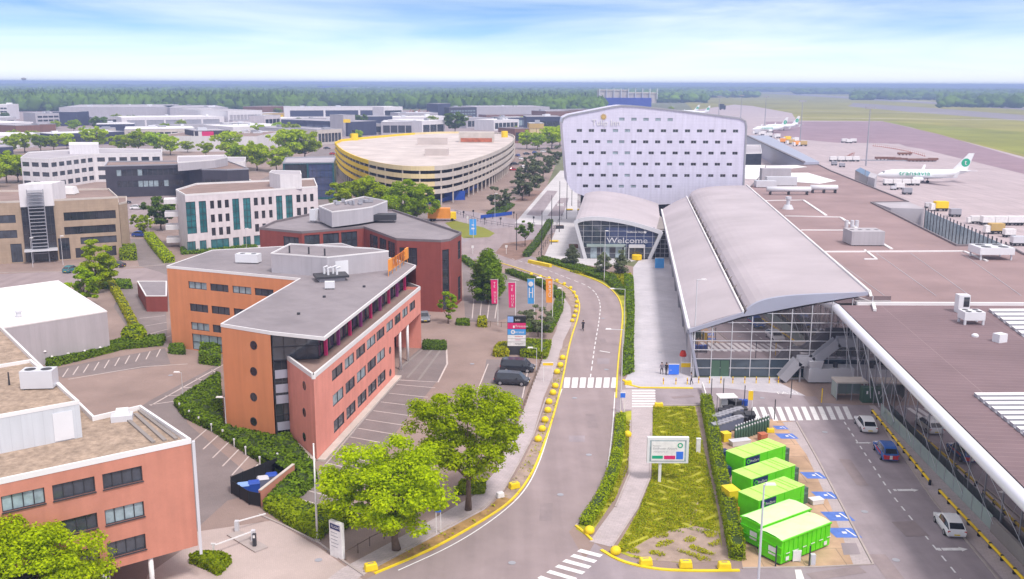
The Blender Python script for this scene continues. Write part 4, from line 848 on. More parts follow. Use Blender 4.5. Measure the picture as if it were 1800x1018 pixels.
# --- B8 near red brick office, bottom left ---
z = 12.4; r1 = G(335, 772, z); r2 = G(247, 713, z); r2b = G(165, 732, z); r3 = G(0, 572, z); df = (Vector(G(0, 843, z))-Vector(r1)).normalized(); r0 = tuple(Vector(r1)+df*32)
db = (Vector(r3)-Vector(r2b)).normalized(); r4 = tuple(Vector(r2b)+db*46); r5 = tuple(Vector(r4)+df*25)
Lf = 32.
def uf(x, y): return W(x, y, r0, r1)[0]
e0 = []
for k, (za, zb_) in enumerate(((9.86, 11.1), (6.95, 8.2), (4.2, 5.5))):
    for a, b_, y in ((180+k*4, 251+k*3, 840+k*60), (92+k*5, 168+k*4, 860+k*60), (2+k*5, 80+k*5, 880+k*60), (-88, -12, 900+k*60), (-180, -105, 920+60*k)): e0.append((uf(a, y), uf(b_, y), za, zb_, random.choice(['glass', 'glass_pale', 'glass']), 2, 1))
zb0 = 3.3
e0 = [o for o in e0 if o[0] > .2]
t = thing('office_building', 'near red brick office with gravel roof raised on white columns', 'office building', (*r1, 0))
w = MB(); wall(w, r0, r1, zb0, z, e0, .22)
for a, b_ in ((r2, r2b), (r2b, r4), (r4, r5), (r5, r0)): wall(w, a, b_, 0 if a != r2 else zb0, z)
w.sheet([r0, r1, r2, r2b, r4, r5], zb0); w.build('wall', M['red_brick'], t)
w = MB(); wall(w, r1, r2, zb0, z); w.build('end_wall', M['light_metal'], t)
for op in e0: window(t, r0, r1, op, .2, 4, 1, glass=op[4], sill=True)
m = MB(); pl = [r0, r1, r2, r2b, r4, r5]; m.sheet(pl, z-.35); ro = m.build('roof', M['gravel'], t)
m = MB(); m.ring(pl, -.04, .18, z-.36, z+.05); m.build('parapet', M['coping'], ro)
m = MB(); q = Vector(r1)+Vector((.22, -.02)); m.obox((q.x, q.y, 2.6), (.22, .3, z-2.75), .3); m.build('corner_pilaster', M['light_metal'], t)

# ground floor set back, glazed, on columns
d0 = (Vector(r1)-Vector(r0)).normalized(); nI = Vector((-d0.y, d0.x))
ga = Vector(r0)+nI*1.6; gb = Vector(r1)+nI*1.6-d0*6.5
window(t, tuple(ga), tuple(gb), (0, (gb-ga).length, .05, 3.25), .02, 14, 2, .1, frame='white_paint', glass='glass_dark', name='shopfront_glazing')
m = MB(); wall(m, tuple(gb), tuple(gb+nI*9), 0, 3.3); m.build('wall', M['red_brick'], t)
for x, y in ((267, 990), (184, 1012), (100, 1034)):
    uu = W(x, y, r0, r1)[0]; q = Vector(r0)+d0*uu+nI*.3; m = MB(); m.cyl(q.x, q.y, 0, 3.3, .2, 12); m.build('column', M['white_paint'], t, smooth=True)
# raised plant storey on the gravel roof
zp = 15.1; p1 = G(139, 705, zp); p2 = G(55, 632, zp); p3 = G(0, 641, zp); d_ = (Vector(G(0, 730, zp))-Vector(p1)).normalized(); p0 = tuple(Vector(p1)+d_*22); d2 = (Vector(p3)-Vector(p2)).normalized(); p3 = tuple(Vector(p2)+d2*22)
Lp = (Vector(p1)-Vector(p0)).length; uu0 = W(90, 760, p0, p1)[0]
t2 = building('plant_room', 'pale blue metal plant storey on the gravel roof of the near red brick office', 'plant room', [p0, p1, p2, p3], zp, 'pale_clad', 'gravel', z0=12., para=.25, copw=.2)
m = MB(); dd = (Vector(p1)-Vector(p0)).normalized(); nn = Vector((dd.y, -dd.x)); a = Vector(p0)+dd*(uu0+.2)+nn*.04; b2 = Vector(p0)+dd*(Lp-.6)+nn*.04
m.bar((*a, 13.3), (*b2, 13.3), .06, 2.3); m.build('door', M['white_metal'], t2)
g = G(70, 676, zp); rooftop_box('ventilation_unit', 'white louvred box on the gravel plant storey roof at left', 'ventilation unit', g, (2.6, 1.4, 1.5), .1, 'light_metal', zp-.3)
g = G(16, 672, zp); m = MB(); m.cyl(*g, zp-.3, zp+.9, .09, 8, r2=.05); tag(m.build('flue_pipe', M['dark_metal']), 'thin dark pipe on the gravel plant storey roof', 'flue')
g = G(215, 737, 12.1); t3 = thing('skylight_hatch', 'white access hatch with raised lid near the far gravel roof corner', 'roof hatch', (*g, 12.05)); m = MB(); m.obox((*g, 12.05), (1.7, 1.2, .5), .3); m.build('base', M['light_metal'], t3); m = MB(); m.obox((g[0], g[1]+.1, 12.55), (1.2, .8, .45), .3, tp=.8); m.build('lid', M['roof_white'], t3)
m = MB()
for a, b_ in (((245, 722), (310, 772)), ((238, 728), (290, 775)), ((225, 738), (270, 778))): m.strip(GP([a, b_], 12.1), .3, 12.04, 12.2)
tag(m.build('roof_walkway', M['concrete_dark']), 'row of concrete strips on the gravel roof end', 'walkway')
# ---------------- multi-storey car park ----------------
z = 13.0
cp = [(588, 250), (600, 264), (640, 281), (700, 292), (760, 293), (800, 289), (850, 275), (885, 260), (904, 247), (906, 238), (890, 233), (830, 231), (740, 232), (640, 241), (600, 245)]
CP = smooth([*GP(cp, z)], 2); CP = CP if area(CP) > 0 else CP[::-1]
cx = sum(p[0] for p in CP)/len(CP); cy = sum(p[1] for p in CP)/len(CP); t = thing('multi_storey_car_park', 'oval multi-storey car park with yellow to cream parapet bands', 'car park', (cx, cy, 0))
m = MB(); m.sheet(CP, 12.0)
for zz_ in (9.4, 6.8, 4.2): m.prism(offset(CP, .3), zz_-.25, zz_, bot=True)
ro = m.build('deck', M['deck'], t)
def shade(x): return 0 if x < cx-17 else (1 if x < cx+9 else 2)
m = MB()
for zz_, hh in ((12.0, .95), (9.4, .95), (6.8, .95), (4.2, .95)):
    a = CP; b_ = offset(CP, .35); n = len(a)
    for i in range(n):
        j = (i+1) % n; k = shade(a[i][0]); z0_ = zz_-.45; z1_ = zz_+hh+.1
        m.add([(*a[i], z0_), (*a[j], z0_), (*b_[j], z0_), (*b_[i], z0_), (*a[i], z1_), (*a[j], z1_), (*b_[j], z1_), (*b_[i], z1_)], [(4, 5, 6, 7), (0, 1, 5, 4), (2, 3, 7, 6), (0, 3, 2, 1)], k)
m.build('parapet', [M['yellow_clad'], M['cream_clad'], M['concrete']], t)
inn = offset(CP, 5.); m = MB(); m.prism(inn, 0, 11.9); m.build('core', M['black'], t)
pts = resample([(*p, 0) for p in CP], 5.5); q = 0; keep = []
for p in resample([Vector((*p, 0)) for p in CP+[CP[0]]], 3.):
    if not keep or (p-keep[-1]).length > 6.2: keep.append(p)
for i, p in enumerate(keep):
    if p.y > cy+10: continue
    d = (Vector((cx, cy, 0))-p).normalized()*.5; m = MB(); m.obox((p.x+d.x, p.y+d.y, 0), (.45, .45, 12.0), 0); m.build('column', M['concrete'], t)
m = MB(); m.obox((*G(760, 250, 13), 12), (14, 4, 3.2), .1); m.build('ramp_wall', M['deck'], t); m = MB(); m.obox((*G(768, 268, 13), 12), (9, 7, 2.6), 0); m.build('ramp_wall', M['deck'], t)
g = G(838, 246, 13); m = MB(); m.obox((*g, 12.), (17, 9, 4.8), 0); m.build('stair_tower', M['concrete'], t)
m = MB(); m.obox((g[0], g[1]-4.6, 12.3), (15, .3, 1.8), 0); m.build('brick_panel', M['rust'], t)
for i, (x, y) in enumerate(((623, 243), (887, 238))):
    g = G(x, y, 13); m = MB(); m.cyl(*g, 12, 15.2, 1.9 if i == 0 else 1.7, 16); m.build('beacon_drum', M['yellow_clad'], t)
m = MB(); m.cyl(*G(622, 241, 13), 15.2, 16.6, .8, 10); m.build('beacon_cap', M['dark_metal'], t)
g = G(795, 352); m = MB(); m.obox((*g, 0), (9, .3, 3.2), .25); m.build('hoarding', M['bin_blue'], t)
fence('site_fence', 'low blue site fence below the car park', GP([(720, 362), (770, 358), (805, 348), (840, 330)]), 1.5, M['bin_blue'], 4, (.9,), infill='bin_blue')
# ---------------- hotel ----------------
Yh = 277.
outl = [(997, 322), (1003, 332), (1012, 339), (1028, 345), (1036, 346)]+[(1100, 352), (1155, 360), (1306, 352), (1307, 325), (1312, 222), (1310, 213), (1300, 208), (1180, 193), (1120, 187), (1093, 186), (1078, 188), (1000, 203), (990, 208), (988, 216)]
O = [V(x, y, Yh) for x, y in outl]; t = thing('hotel_building', 'white curved hotel slab with staggered small dark windows', 'hotel', (40, Yh, 0))
dY = 15.; n = len(O); lst = [(p[0], p[2]) for p in O]
def hole_face(mb, poly, ops, Y, dep):
    """front sheet of a polygonal face with rectangular holes, cut by vertical strips"""
    xs = sorted({p[0] for p in poly} | {o[0] for o in ops} | {o[1] for o in ops})
    def span(x):
        r = []
        for i in range(len(poly)):
            a, b_ = poly[i], poly[(i+1) % len(poly)]
            if (a[0]-x)*(b_[0]-x) < 0: r.append(a[1]+(b_[1]-a[1])*(x-a[0])/(b_[0]-a[0]))
        return (min(r), max(r)) if len(r) > 1 else None
    for x0, x1 in zip(xs, xs[1:]):
        if x1-x0 < 2e-3: continue
        e = (x1-x0)*1e-3; s0_, s1_ = span(x0+e), span(x1-e)
        if not s0_ or not s1_: continue
        cut = sorted([o for o in ops if o[0]-1e-6 <= (x0+x1)/2 <= o[1]+1e-6], key=lambda o: o[2]); a0, a1 = s0_[0], s1_[0]
        for o in cut: mb.quad((x0, Y, a0), (x1, Y, a1), (x1, Y, o[2]), (x0, Y, o[2])); a0 = a1 = o[3]
        mb.quad((x0, Y, a0), (x1, Y, a1), (x1, Y, s1_[1]), (x0, Y, s0_[1]))
    for x0, x1, a, b_ in ops:
        mb.quad((x0, Y, a), (x1, Y, a), (x1, Y+dep, a), (x0, Y+dep, a)); mb.quad((x0, Y+dep, b_), (x1, Y+dep, b_), (x1, Y, b_), (x0, Y, b_))
        mb.quad((x0, Y, a), (x0, Y+dep, a), (x0, Y+dep, b_), (x0, Y, b_)); mb.quad((x1, Y+dep, a), (x1, Y, a), (x1, Y, b_), (x1, Y+dep, b_))
hw = []
for r_, (xa, xb, nn_, y) in enumerate(((1093, 1178, 5, 209.5), (1018.5, 1293, 14, 229.5), (1008.5, 1282.5, 14, 249), (1018.5, 1292, 14, 268.5), (1008.5, 1282, 14, 288), (1018.5, 1291.5, 14, 308), (1029, 1176.5, 8, 327))):
    for i in range(nn_):
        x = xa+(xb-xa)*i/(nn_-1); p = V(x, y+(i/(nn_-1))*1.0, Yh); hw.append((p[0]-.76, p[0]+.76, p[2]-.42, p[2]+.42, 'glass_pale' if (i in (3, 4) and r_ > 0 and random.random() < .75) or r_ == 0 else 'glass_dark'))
m = MB(); hole_face(m, lst, [o[:4] for o in hw], Yh, .25)
m.add([(x, Yh, z_) for x, z_ in lst]+[(x, Yh+dY, z_) for x, z_ in lst], [((i+1) % n, i, n+i, n+(i+1) % n) for i in range(n)]+[tuple(range(n, 2*n))[::-1]])
m.build('wall', M['hotel_clad'], t)
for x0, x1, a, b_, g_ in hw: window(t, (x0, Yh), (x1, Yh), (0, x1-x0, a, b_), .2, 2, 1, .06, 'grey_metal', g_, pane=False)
m = MB(); 
for i in range(7, 18): a = Vector((lst[i % n][0], Yh-.05, lst[i % n][1])); b_ = Vector((lst[(i+1) % n][0], Yh-.05, lst[(i+1) % n][1])); m.bar(a, b_, .35, .45)
m.build('edge_trim', M['grey_metal'], t)
m = MB(); c = V(1061, 205.5, Yh-.15); 
for k in range(12):
    an = k*math.pi/6; dx, dz = math.cos(an), math.sin(an); m.add([(c[0]+dx*.5-dz*.16, c[1], c[2]+dz*.5+dx*.16), (c[0]+dx*.5+dz*.16, c[1], c[2]+dz*.5-dx*.16), (c[0]+dx*1.05, c[1], c[2]+dz*1.05)], [(0, 1, 2)])
m.disc(c, (1, 0, 0), (0, 0, 1), .55, 20); m.build('logo', M['ochre'], t)
m = MB(); c = V(1040, 220.5, Yh-.1); 
for o_ in range(3): m.text('Tulip Inn', (c[0], c[1]-.05*o_, c[2]), (1, 0, 0), (0, 0, 1), 1.7, font_sx=.95)
m.build('lettering', M['white_paint'], t)
m = MB(); m.box(O[0][0]+4, Yh+1, 0, O[8][0]-1, Yh+dY-.5, 9.0); m.build('base_storey', M['glass_dark'], t)
# ---------------- terminal ----------------
t = thing('terminal_building', 'airport terminal hall with two curved pale metal roofs and tall glass front', 'airport terminal', (36, 129.4, 0))
Yf = 129.4
def roofsheet(name, F_, B_, mt, th=.45, par=None):
    """F_: front edge points, B_: matching back edge points; thick curved sheet"""
    m = MB(); K = 14; k = len(F_); vs = []
    for i in range(K+1):
        s = i/K; vs += [Vector(a).lerp(Vector(b_), s) for a, b_ in zip(F_, B_)]
    nV = len(vs); dn = Vector((0, 0, -th)); vs2 = [v+dn for v in vs]; fs = []
    for i in range(K):
        for j in range(k-1): fs.append((i*k+j, i*k+j+1, (i+1)*k+j+1, (i+1)*k+j))
    fs2 = [tuple(nV+q for q in f[::-1]) for f in fs]; ed = []
    for j in range(k-1): ed += [(j+1, j, nV+j, nV+j+1), (K*k+j, K*k+j+1, nV+K*k+j+1, nV+K*k+j)]
    for i in range(K): ed += [(i*k, (i+1)*k, nV+(i+1)*k, nV+i*k), ((i+1)*k+k-1, i*k+k-1, nV+i*k+k-1, nV+(i+1)*k+k-1)]
    m.add(vs+vs2, fs+fs2+ed); return m.build(name, M[mt], par or t, smooth=False)
def curve(P, n=10):
    P = [Vector(p) for p in P]; out_ = []
    for s in np.linspace(0, 1, n):
        Q = P[:]
        while len(Q) > 1: Q = [a.lerp(b_, s) for a, b_ in zip(Q, Q[1:])]
        out_.append(Q[0])
    return out_
ax = Vector((.117, 1)).normalized()
Y1 = 262.; zl0 = 6.9
L0 = Vector(V(1211, 579, Yf)); L1 = Vector(V(1305, 549, Yf)); R0 = Vector(V(1313, 546, Yf)); R1 = Vector(V(1340, 527, Yf)); R2 = Vector(V(1420, 519, Yf)); R3 = Vector(V(1526, 513, Yf))
bL0 = Vector((*G(1163, 369, 7.0), 7.0)); bL1 = Vector((*G(1206, 346, 10.0), 10.0)); sc_ = lambda p, z_: Vector((*G(p[0], p[1], z_), z_))
bR0 = sc_((1211, 344), 9.8); bR1 = sc_((1220, 332), 11.2); bR2 = sc_((1262, 326), 12.4); bR3 = sc_((1312, 326), 12.0)
roofsheet('roof', curve([L0, L0.lerp(L1, .4)+Vector((0, 0, .5)), L1], 9), curve([bL0, bL0.lerp(bL1, .4)+Vector((0, 0, .5)), bL1], 9), 'pale_roof', .5)
roofsheet('roof', curve([R0+Vector((0, 0, .1)), R1+Vector((-.4, 0, 1.0)), R2, R3], 12), curve([bR0, bR1+Vector((-.4, 0, .8)), bR2, bR3], 12), 'pale_roof', .5)
# gutter with white clerestory cladding between both roofs
m = MB(); K = 40
for i in range(K):
    a = L1.lerp(bL1, i/K); b_ = L1.lerp(bL1, (i+1)/K); c = R0.lerp(bR0, i/K); d = R0.lerp(bR0, (i+1)/K); z_ = Vector((0, 0, -.6))
    m.quad(a+z_, c+z_, d+z_, b_+z_)
    if i % 2 == 0: m.bar(a.lerp(b_, .5)+Vector((.05, 0, .05)), c.lerp(d, .5)+Vector((.25, 0, .35)), .12, .12)
m.build('gutter', M['concrete_dark'], t)
m = MB(); m.bar(L1+Vector((.1, 0, .12)), bL1+Vector((.1, 0, .12)), .25, .3); m.bar(L0+Vector((0, 0, .1)), bL0+Vector((0, 0, .1)), .35, .3); m.bar(R3+Vector((.1, 0, .1)), bR3+Vector((.1, 0, .1)), .3, .3); m.build('roof_trim', M['roof_white'], t)
# front fascia of the right roof
FT = curve([R0+Vector((0, -.15, .1)), R1+Vector((-.4, -.15, 1.0)), R2+Vector((0, -.15, 0)), R3+Vector((0, -.15, 0))], 24)
FBt = curve([Vector(V(1305, 557, Yf-.15)), Vector(V(1345, 551, Yf-.15)), Vector(V(1420, 533, Yf-.15)), Vector(V(1526, 519, Yf-.15))], 24)
m = MB()
for i in range(23): m.quad(FBt[i], FBt[i+1], FT[i+1], FT[i]); m.quad(FT[i], FT[i+1], FT[i+1]+Vector((0, .6, 0)), FT[i]+Vector((0, .6, 0))); m.quad(FBt[i]+Vector((0, .5, 0)), FBt[i+1]+Vector((0, .5, 0)), FBt[i+1], FBt[i])
m.build('fascia', M['fascia'], t)
m = MB(); m.bar(L0+Vector((0, -.1, -.2)), L1+Vector((.2, -.1, -.2)), .3, .55); m.build('fascia', M['fascia'], t)
# glass front
xl, xr = 25.0, 52.0
def ztop(x):
    if x < 32: return 6.4+(x-25)/7*2.1
    return min(11.6, 8.5+(x-32)*.19)
m = MB(); g1 = MB(); xs = [25.0]+[25+1.6*0+2.72*i for i in range(1, 10)]+[xr]
zs = [1.3, 2.6, 3.9, 5.2, 6.5, 7.8, 9.1]
for i in range(len(xs)-1):
    a, b_ = xs[i], xs[i+1]; g1.add([(a, Yf+.12, 2.62), (b_, Yf+.12, 2.62), (b_, Yf+.12, ztop(b_)), (a, Yf+.12, ztop(a))], [(0, 1, 2, 3)], 0)
    g1.add([(a, Yf+.12, .02), (b_, Yf+.12, .02), (b_, Yf+.12, 2.62), (a, Yf+.12, 2.62)], [(0, 1, 2, 3)], 1)
    m.bar((a, Yf+.05, 0), (a, Yf+.05, ztop(a)), .09, .09)
for z_ in zs:
    x0 = xl if z_ < 6.4 else min(x for x in np.linspace(25, 52, 200) if ztop(x) >= z_)
    m.bar((x0, Yf+.045, z_), (xr, Yf+.045, z_), .07, .07)
gf = g1.build('glass_front', [M['mirror_glass'], M['shade_glass']], t); m.build('mullions', M['light_metal'], gf)
m = MB(); u = [V(x, 645, Yf)[0] for x in (1250, 1266, 1282)]
for a, b_ in zip(u, u[1:]): m.box(a+.04, Yf-.02, .1, b_-.04, Yf+.02, 2.4)
dr = m.build('double_door', M['bin_green'], t); m = MB(); m.box(u[0]-.2, Yf-.5, 0, u[2]+.2, Yf-.02, .1); m.build('step', M['light_metal'], dr)
M['bin_green'].node_tree.nodes['Principled BSDF'].inputs['Roughness'].default_value = .4
# side wall left under eave + legs
m = MB(); m.prism([(xl, Yf+.2), (xr, Yf+.2), (60, 180), (66, 262), (41, 262), (33.5, 190)], 0, 6.2); m.build('hall_volume', M['grey_clad'], t)
m = MB()
for i in range(9):
    s = i/9; a = L0.lerp(bL0, s); m.bar((a.x+.4, a.y+.2, a.z-.4), (a.x+1.0, a.y+.2, 0), .25, .4)
m.build('eave_struts', M['grey_metal'], t)
m = MB(); a = L0+Vector((.1, .1, -.2)); m.bar(a, (xl+1.0, Yf-.1, 0), .3, .35); m.bar(L0+Vector((0, .1, -.2)), bL0+Vector((0, 0, -.3)), .5, .8); m.build('corner_strut', M['fascia'], t)
# --- low glass link to the hall and the big flat roof of the right wing ---
t = thing('terminal_wing', 'long low terminal wing with brown flat roof, silver edge tube and mirror glass side', 'airport terminal', (60, 120, 0))
ZW = 10.3
tb = lambda Y: 44.7+(Y-130)*.1055
far = [tuple(bR3.xy), G(1345, 300, 10.5), G(1345, 291, 10.5), G(1440, 289, 10.5), G(1462, 300, 10.5), G(1598, 354, 10.5), G(1532, 355, 10.5), G(1683, 430, 10.5), G(1771, 429, 10.5), G(1800, 445, 10.5), (96, 129.4), (R3.x-.2, 129.4)]
far = far if area(far) > 0 else far[::-1]
m = MB(); m.prism(far, 0, 10.2, 0, 1); ro = m.build('roof', [M['grey_clad'], M['flat_roof']], t)
m = MB(); m.ring(far, -.05, .25, 10.0, 10.55); m.build('parapet', M['dark_coping'], ro)
near = [(tb(38)+.35, 38), (140, 38), (140, 128.9), (tb(129)+.35, 128.9)]; inset = [(45, 38), (140, 38), (140, 128.9), (tb(129)+4.8, 128.9)]
m = MB(); m.prism(inset, 0, 9.4, 0, 0, top=False); m.sheet(near, 10.45, 1); m.sheet(near, 9.6, 0); nr = m.build('roof', [M['glass_dark'], M['sheet_roof']], t)
m = MB(); a = V(1480, 530, 129.3); m.bar((47.2, 129.1, 10.6), (140, 129.1, 10.6), .5, .5); m.strip([G(1528, 512, 10.6), G(1538, 546, 10.6)], .4, 10.5, 10.8); m.build('parapet', M['coping'], nr)
m = MB(); pts = [(tb(Y), Y, 9.85) for Y in np.linspace(133, 36, 40)]; m.tube(pts, .62, 20); m.build('edge_tube', M['tube_white'], t, smooth=True)
m = MB(); mm = MB(); Ys = np.linspace(128.8, 38, 26); gb_ = lambda Y: 45.9+(Y-111)*.049
for a, b_ in zip(Ys, Ys[1:]):
    m.add([(gb_(a), a, 0.02), (gb_(b_), b_, 0.02), (gb_(b_), b_, 9.55), (gb_(a), a, 9.55)], [(0, 1, 2, 3)]); mm.bar((gb_(a)-.05, a, 0), (gb_(a)-.05, a, 9.5), .05, .05)
gw = m.build('side_glass', M['mirror_glass'], t); mm.build('mullions', M['grey_metal'], gw)
for a in np.linspace(105, 62, 7): m = MB(); m.tube([(tb(a)+.3, a, 9.5), (gb_(a)-.6, a-2, .6)], .025, 5); m.build('stay_cable', M['light_metal'], t)
m = MB()
for a in np.linspace(128, 112, 4): m.tube([(tb(a)+.3, a, 9.5), (gb_(a-3.5)-.6, a-3.5, 1.0)], .05, 6); m.tube([(tb(a-3.5)+.3, a-3.5, 9.5), (gb_(a)-.6, a, 1.0)], .05, 6)
m.build('bracing', M['light_metal'], t)
# fins in the roof notch
a = Vector(G(1627, 368, 10.5)); b_ = Vector(G(1768, 429, 10.5)); m = MB(); nf = 22
for i in range(nf+1):
    q = a.lerp(b_, i/nf); m.bar((q.x, q.y, 4.), (q.x, q.y, 10.9), .12, .6, up=(.2, 1, 0))
fb = m.build('fins', M['dark_metal'], t); m = MB(); m.bar((*a, 7.), (*b_, 7.), .08, 6.5); m.build('fin_glazing', M['glass_pale'], t)
m = MB(); nb = [G(1598, 356, 10.5), G(1533, 356, 10.5), G(1683, 431, 10.5), G(1768, 430, 10.5)]; m.sheet(nb, 4.0); m.build('terrace', M['roof_grey'], t)
m = MB(); q0, q1 = Vector(G(1566, 366, 10.5)), Vector(G(1625, 367, 10.5)); m.bar((*q0, 7.2), (*q1, 7.2), .3, 6.6); m.prism([tuple(q0), tuple(q1), G(1598, 355, 10.5), G(1536, 356, 10.5)], 10.0, 10.5); m.build('canopy', [M['roof_grey']], t)
# roof features
t3 = thing('roof_upstand', 'white upstand strips crossing the brown flat terminal roof', 'roof strips', (55, 160, 10.2))
for p, w_ in (([(1394, 443), (1446, 443), (1694, 442), (1735, 459)], .5), ([(1412, 352), (1452, 379)], .6), ([(1478, 383), (1515, 408)], .6), ([(1543, 424), (1567, 438)], .6), ([(1408, 405), (1495, 405)], .35), ([(1380, 380), (1478, 382)], .25), ([(1520, 440), (1541, 456), (1519, 456)], .35), ([(1345, 353), (1412, 352)], .2)):
    P = GP(p, 10.25); m = MB()
    for a, b_ in zip(P, P[1:]): m.bar((*a, 10.30), (*b_, 10.30), w_, .2)
    m.build('upstand', M['roof_white'], t3)
t3 = thing('roof_seam', 'thin raised seams on the brown flat terminal roof', 'roof seams', (55, 150, 10.2))
for x0 in (1450, 1540, 1600, 1690): P = GP([(x0, 445), (x0+105, 520)], 10.2); m = MB(); m.bar((*P[0], 10.22), (*P[1], 10.22), .1, .05); m.build('seam', M['roof_grey'], t3)
def chiller(loc, sz, a, label, nf=4):
    t = thing('chiller', label, 'cooling unit', (loc[0], loc[1], 10.2), 0); m = MB(); m.obox((*loc, 10.2+sz[2]*.45), (sz[0], sz[1], sz[2]*.55), a); m.build('casing', M['white_metal'], t)
    f = MB(); ca, sa = math.cos(a), math.sin(a)
    for i in (-1, 1):
        for j in (-1, 1): f.obox((loc[0]+i*sz[0]*.44*ca-j*sz[1]*.42*sa, loc[1]+i*sz[0]*.44*sa+j*sz[1]*.42*ca, 10.2), (.25, .25, sz[2]*.46), a)
    f.build('leg', M['light_metal'], t); 
    for i in range(nf//2):
        for j in (-1, 1): g = MB(); u = ((i+.5)/(nf//2)-.5)*sz[0]; v = j*sz[1]*.24; g.disc((loc[0]+u*ca-v*sa, loc[1]+u*sa+v*ca, 10.22+sz[2]), (1, 0, 0), (0, 1, 0), sz[1]*.19, 16); g.build('fan', M['dark_metal'], t)
    return t
g = G(1741, 452, 10.4); chiller(g, (6.0, 4.6, 2.2), .0, 'large white chiller with four dark fans near the right edge', 4)
g = G(1707, 561, 11); chiller(g, (2.6, 2.0, 1.9), 0, 'white twin-fan cooling unit beside a tall vent near the roof strip', 4)
g = G(1690, 548, 10.5); m = MB(); m.obox((*g, 10.45), (1.5, 1.2, 2.4)); t3 = m.build('vent_cowl', M['white_metal']); tag(t3, 'tall white vent cowl with dark louvre behind the twin-fan unit', 'vent'); m = MB(); m.box(g[0]-.1, g[1]-.63, 11.3, g[0]+.65, g[1]-.605, 12.6); m.build('louvre', M['glass_dark'], t3)
g = G(1517, 427, 10.4); rooftop_box('ventilation_unit', 'large grey box unit on the brown flat roof near white strips', 'ventilation unit', g, (6.2, 5., 2.6), 0, 'grey_clad', 10.2)
g = G(1757, 600, 10.5); m = MB(); m.obox((*g, 10.45), (1.3, 1.0, 1.0), .4); tag(m.build('vent_box', M['white_metal']), 'small white box on the brown ribbed roof at right', 'vent')
g = G(1714, 591, 10.5); m = MB(); m.lathe(*g, [(.4, 10.45), (.4, 10.65), (.25, 10.8), (.02, 10.85)], 14); tag(m.build('roof_dome', M['white_metal']), 'small round white dome on the brown ribbed roof', 'roof light')
g = G(1496, 398, 10.4); 
for k, dx in enumerate((-1, .2, 1.2)): m = MB(); m.cyl(g[0]+dx, g[1], 10.2, 11.7, .4, 10); tag(m.build('exhaust_fan', M['light_metal']), ['leftmost', 'middle', 'rightmost'][k]+' of the three small exhausts behind the large grey box unit', 'exhaust', 'exhausts behind the grey box unit')
g = G(1385, 366, 10.4); m = MB(); m.cyl(*g, 10.2, 11.2, 1.4, 12, r2=.9); m.cyl(*g, 11.2, 12.6, .45, 10); m.cyl(*g, 12.6, 13.2, .7, 10); tag(m.build('exhaust_fan', M['light_metal']), 'mushroom shaped exhaust left on the brown roof', 'exhaust')
for k, (x, y, lx) in enumerate(((1386, 341, 12.), (1448, 338, 7.5))):
    g = G(x, y, 10.4); t3 = thing('air_duct', ['long white duct unit on legs at the far end of the brown roof', 'shorter white duct unit right of the long one'][k], 'air duct', (*g, 10.2), 0, 'duct units at the far end'); m = MB(); m.tube([(g[0]-lx/2, g[1], 11.7), (g[0]+lx/2, g[1], 11.7)], .75, 12); m.build('casing', M['white_metal'], t3, smooth=True); m = MB()
    for s in (-1, 0, 1): m.obox((g[0]+s*lx*.42, g[1], 10.2), (.3, 1.6, 1.0))
    m.build('leg', M['dark_metal'], t3)
for k, (x, y, sx, sy, h_, mt_) in enumerate(((1362, 318, 9, 3, 4, 'grey_clad'), (1372, 325, 9, 3, 2.5, 'light_metal'), (1345, 328, 6, 3, 1.8, 'light_metal'))):
    g = G(x, y, 10.4); rooftop_box('plant_cabinet', ['tall grey plant cabinet near the hotel corner', 'lower grey plant cabinet in front of the tall one', 'low pale plant cabinet nearest the hotel corner'][k], 'plant cabinet', g, (sx, sy, h_), 0, mt_, 10.2, False)
m = MB(); m.prism(GP([(1305, 313), (1440, 322), (1470, 317), (1420, 303), (1378, 303), (1330, 300), (1305, 300)], 10.5)[:], 10.25, 10.36); tag(m.build('white_membrane_roof', M['roof_white']), 'white membrane roof panel beside the hotel', 'roof')
m = MB(); m.prism(GP([(1306, 303), (1418, 293), (1400, 290), (1306, 290)], 10.5), 10.25, 10.45); tag(m.build('white_membrane_roof', M['roof_white']), 'white membrane strip roof right behind the hotel corner', 'roof')
# ribbed skylights
for k, (q, n_) in enumerate((([(1738, 545), (1860, 541), (1900, 610), (1800, 592)], 6), ([(1712, 693), (1860, 680), (1900, 900), (1810, 772)], 9))):
    P = [Vector(p) for p in GP(q, 10.6)]; P[1] = P[0]+Vector((13, .3)); P[2] = P[3]+Vector((13, .3)); t3 = thing('ribbed_skylight', ['pale ribbed skylight at the far right of the brown roof', 'pale ribbed skylight at the near right of the brown roof'][k], 'skylight', (*P[0], 10.45), 0, 'ribbed skylights'); 
    for i in range(n_):
        a = P[0].lerp(P[3], i/n_); b_ = P[1].lerp(P[2], i/n_); c = P[0].lerp(P[3], (i+.5)/n_); d = P[1].lerp(P[2], (i+.5)/n_); e = P[0].lerp(P[3], (i+1)/n_); f = P[1].lerp(P[2], (i+1)/n_); m = MB()
        q0 = P[0].lerp(P[3], (i+.62)/n_); q1 = P[1].lerp(P[2], (i+.62)/n_); m.prism([tuple(a), tuple(q0), tuple(q1), tuple(b_)], 10.46, 10.78, 0, 1); m.prism([tuple(q0), tuple(e), tuple(f), tuple(q1)], 10.46, 10.52, 0, 0); m.build('rib', [M['grey_metal'], M['roof_white']], t3)
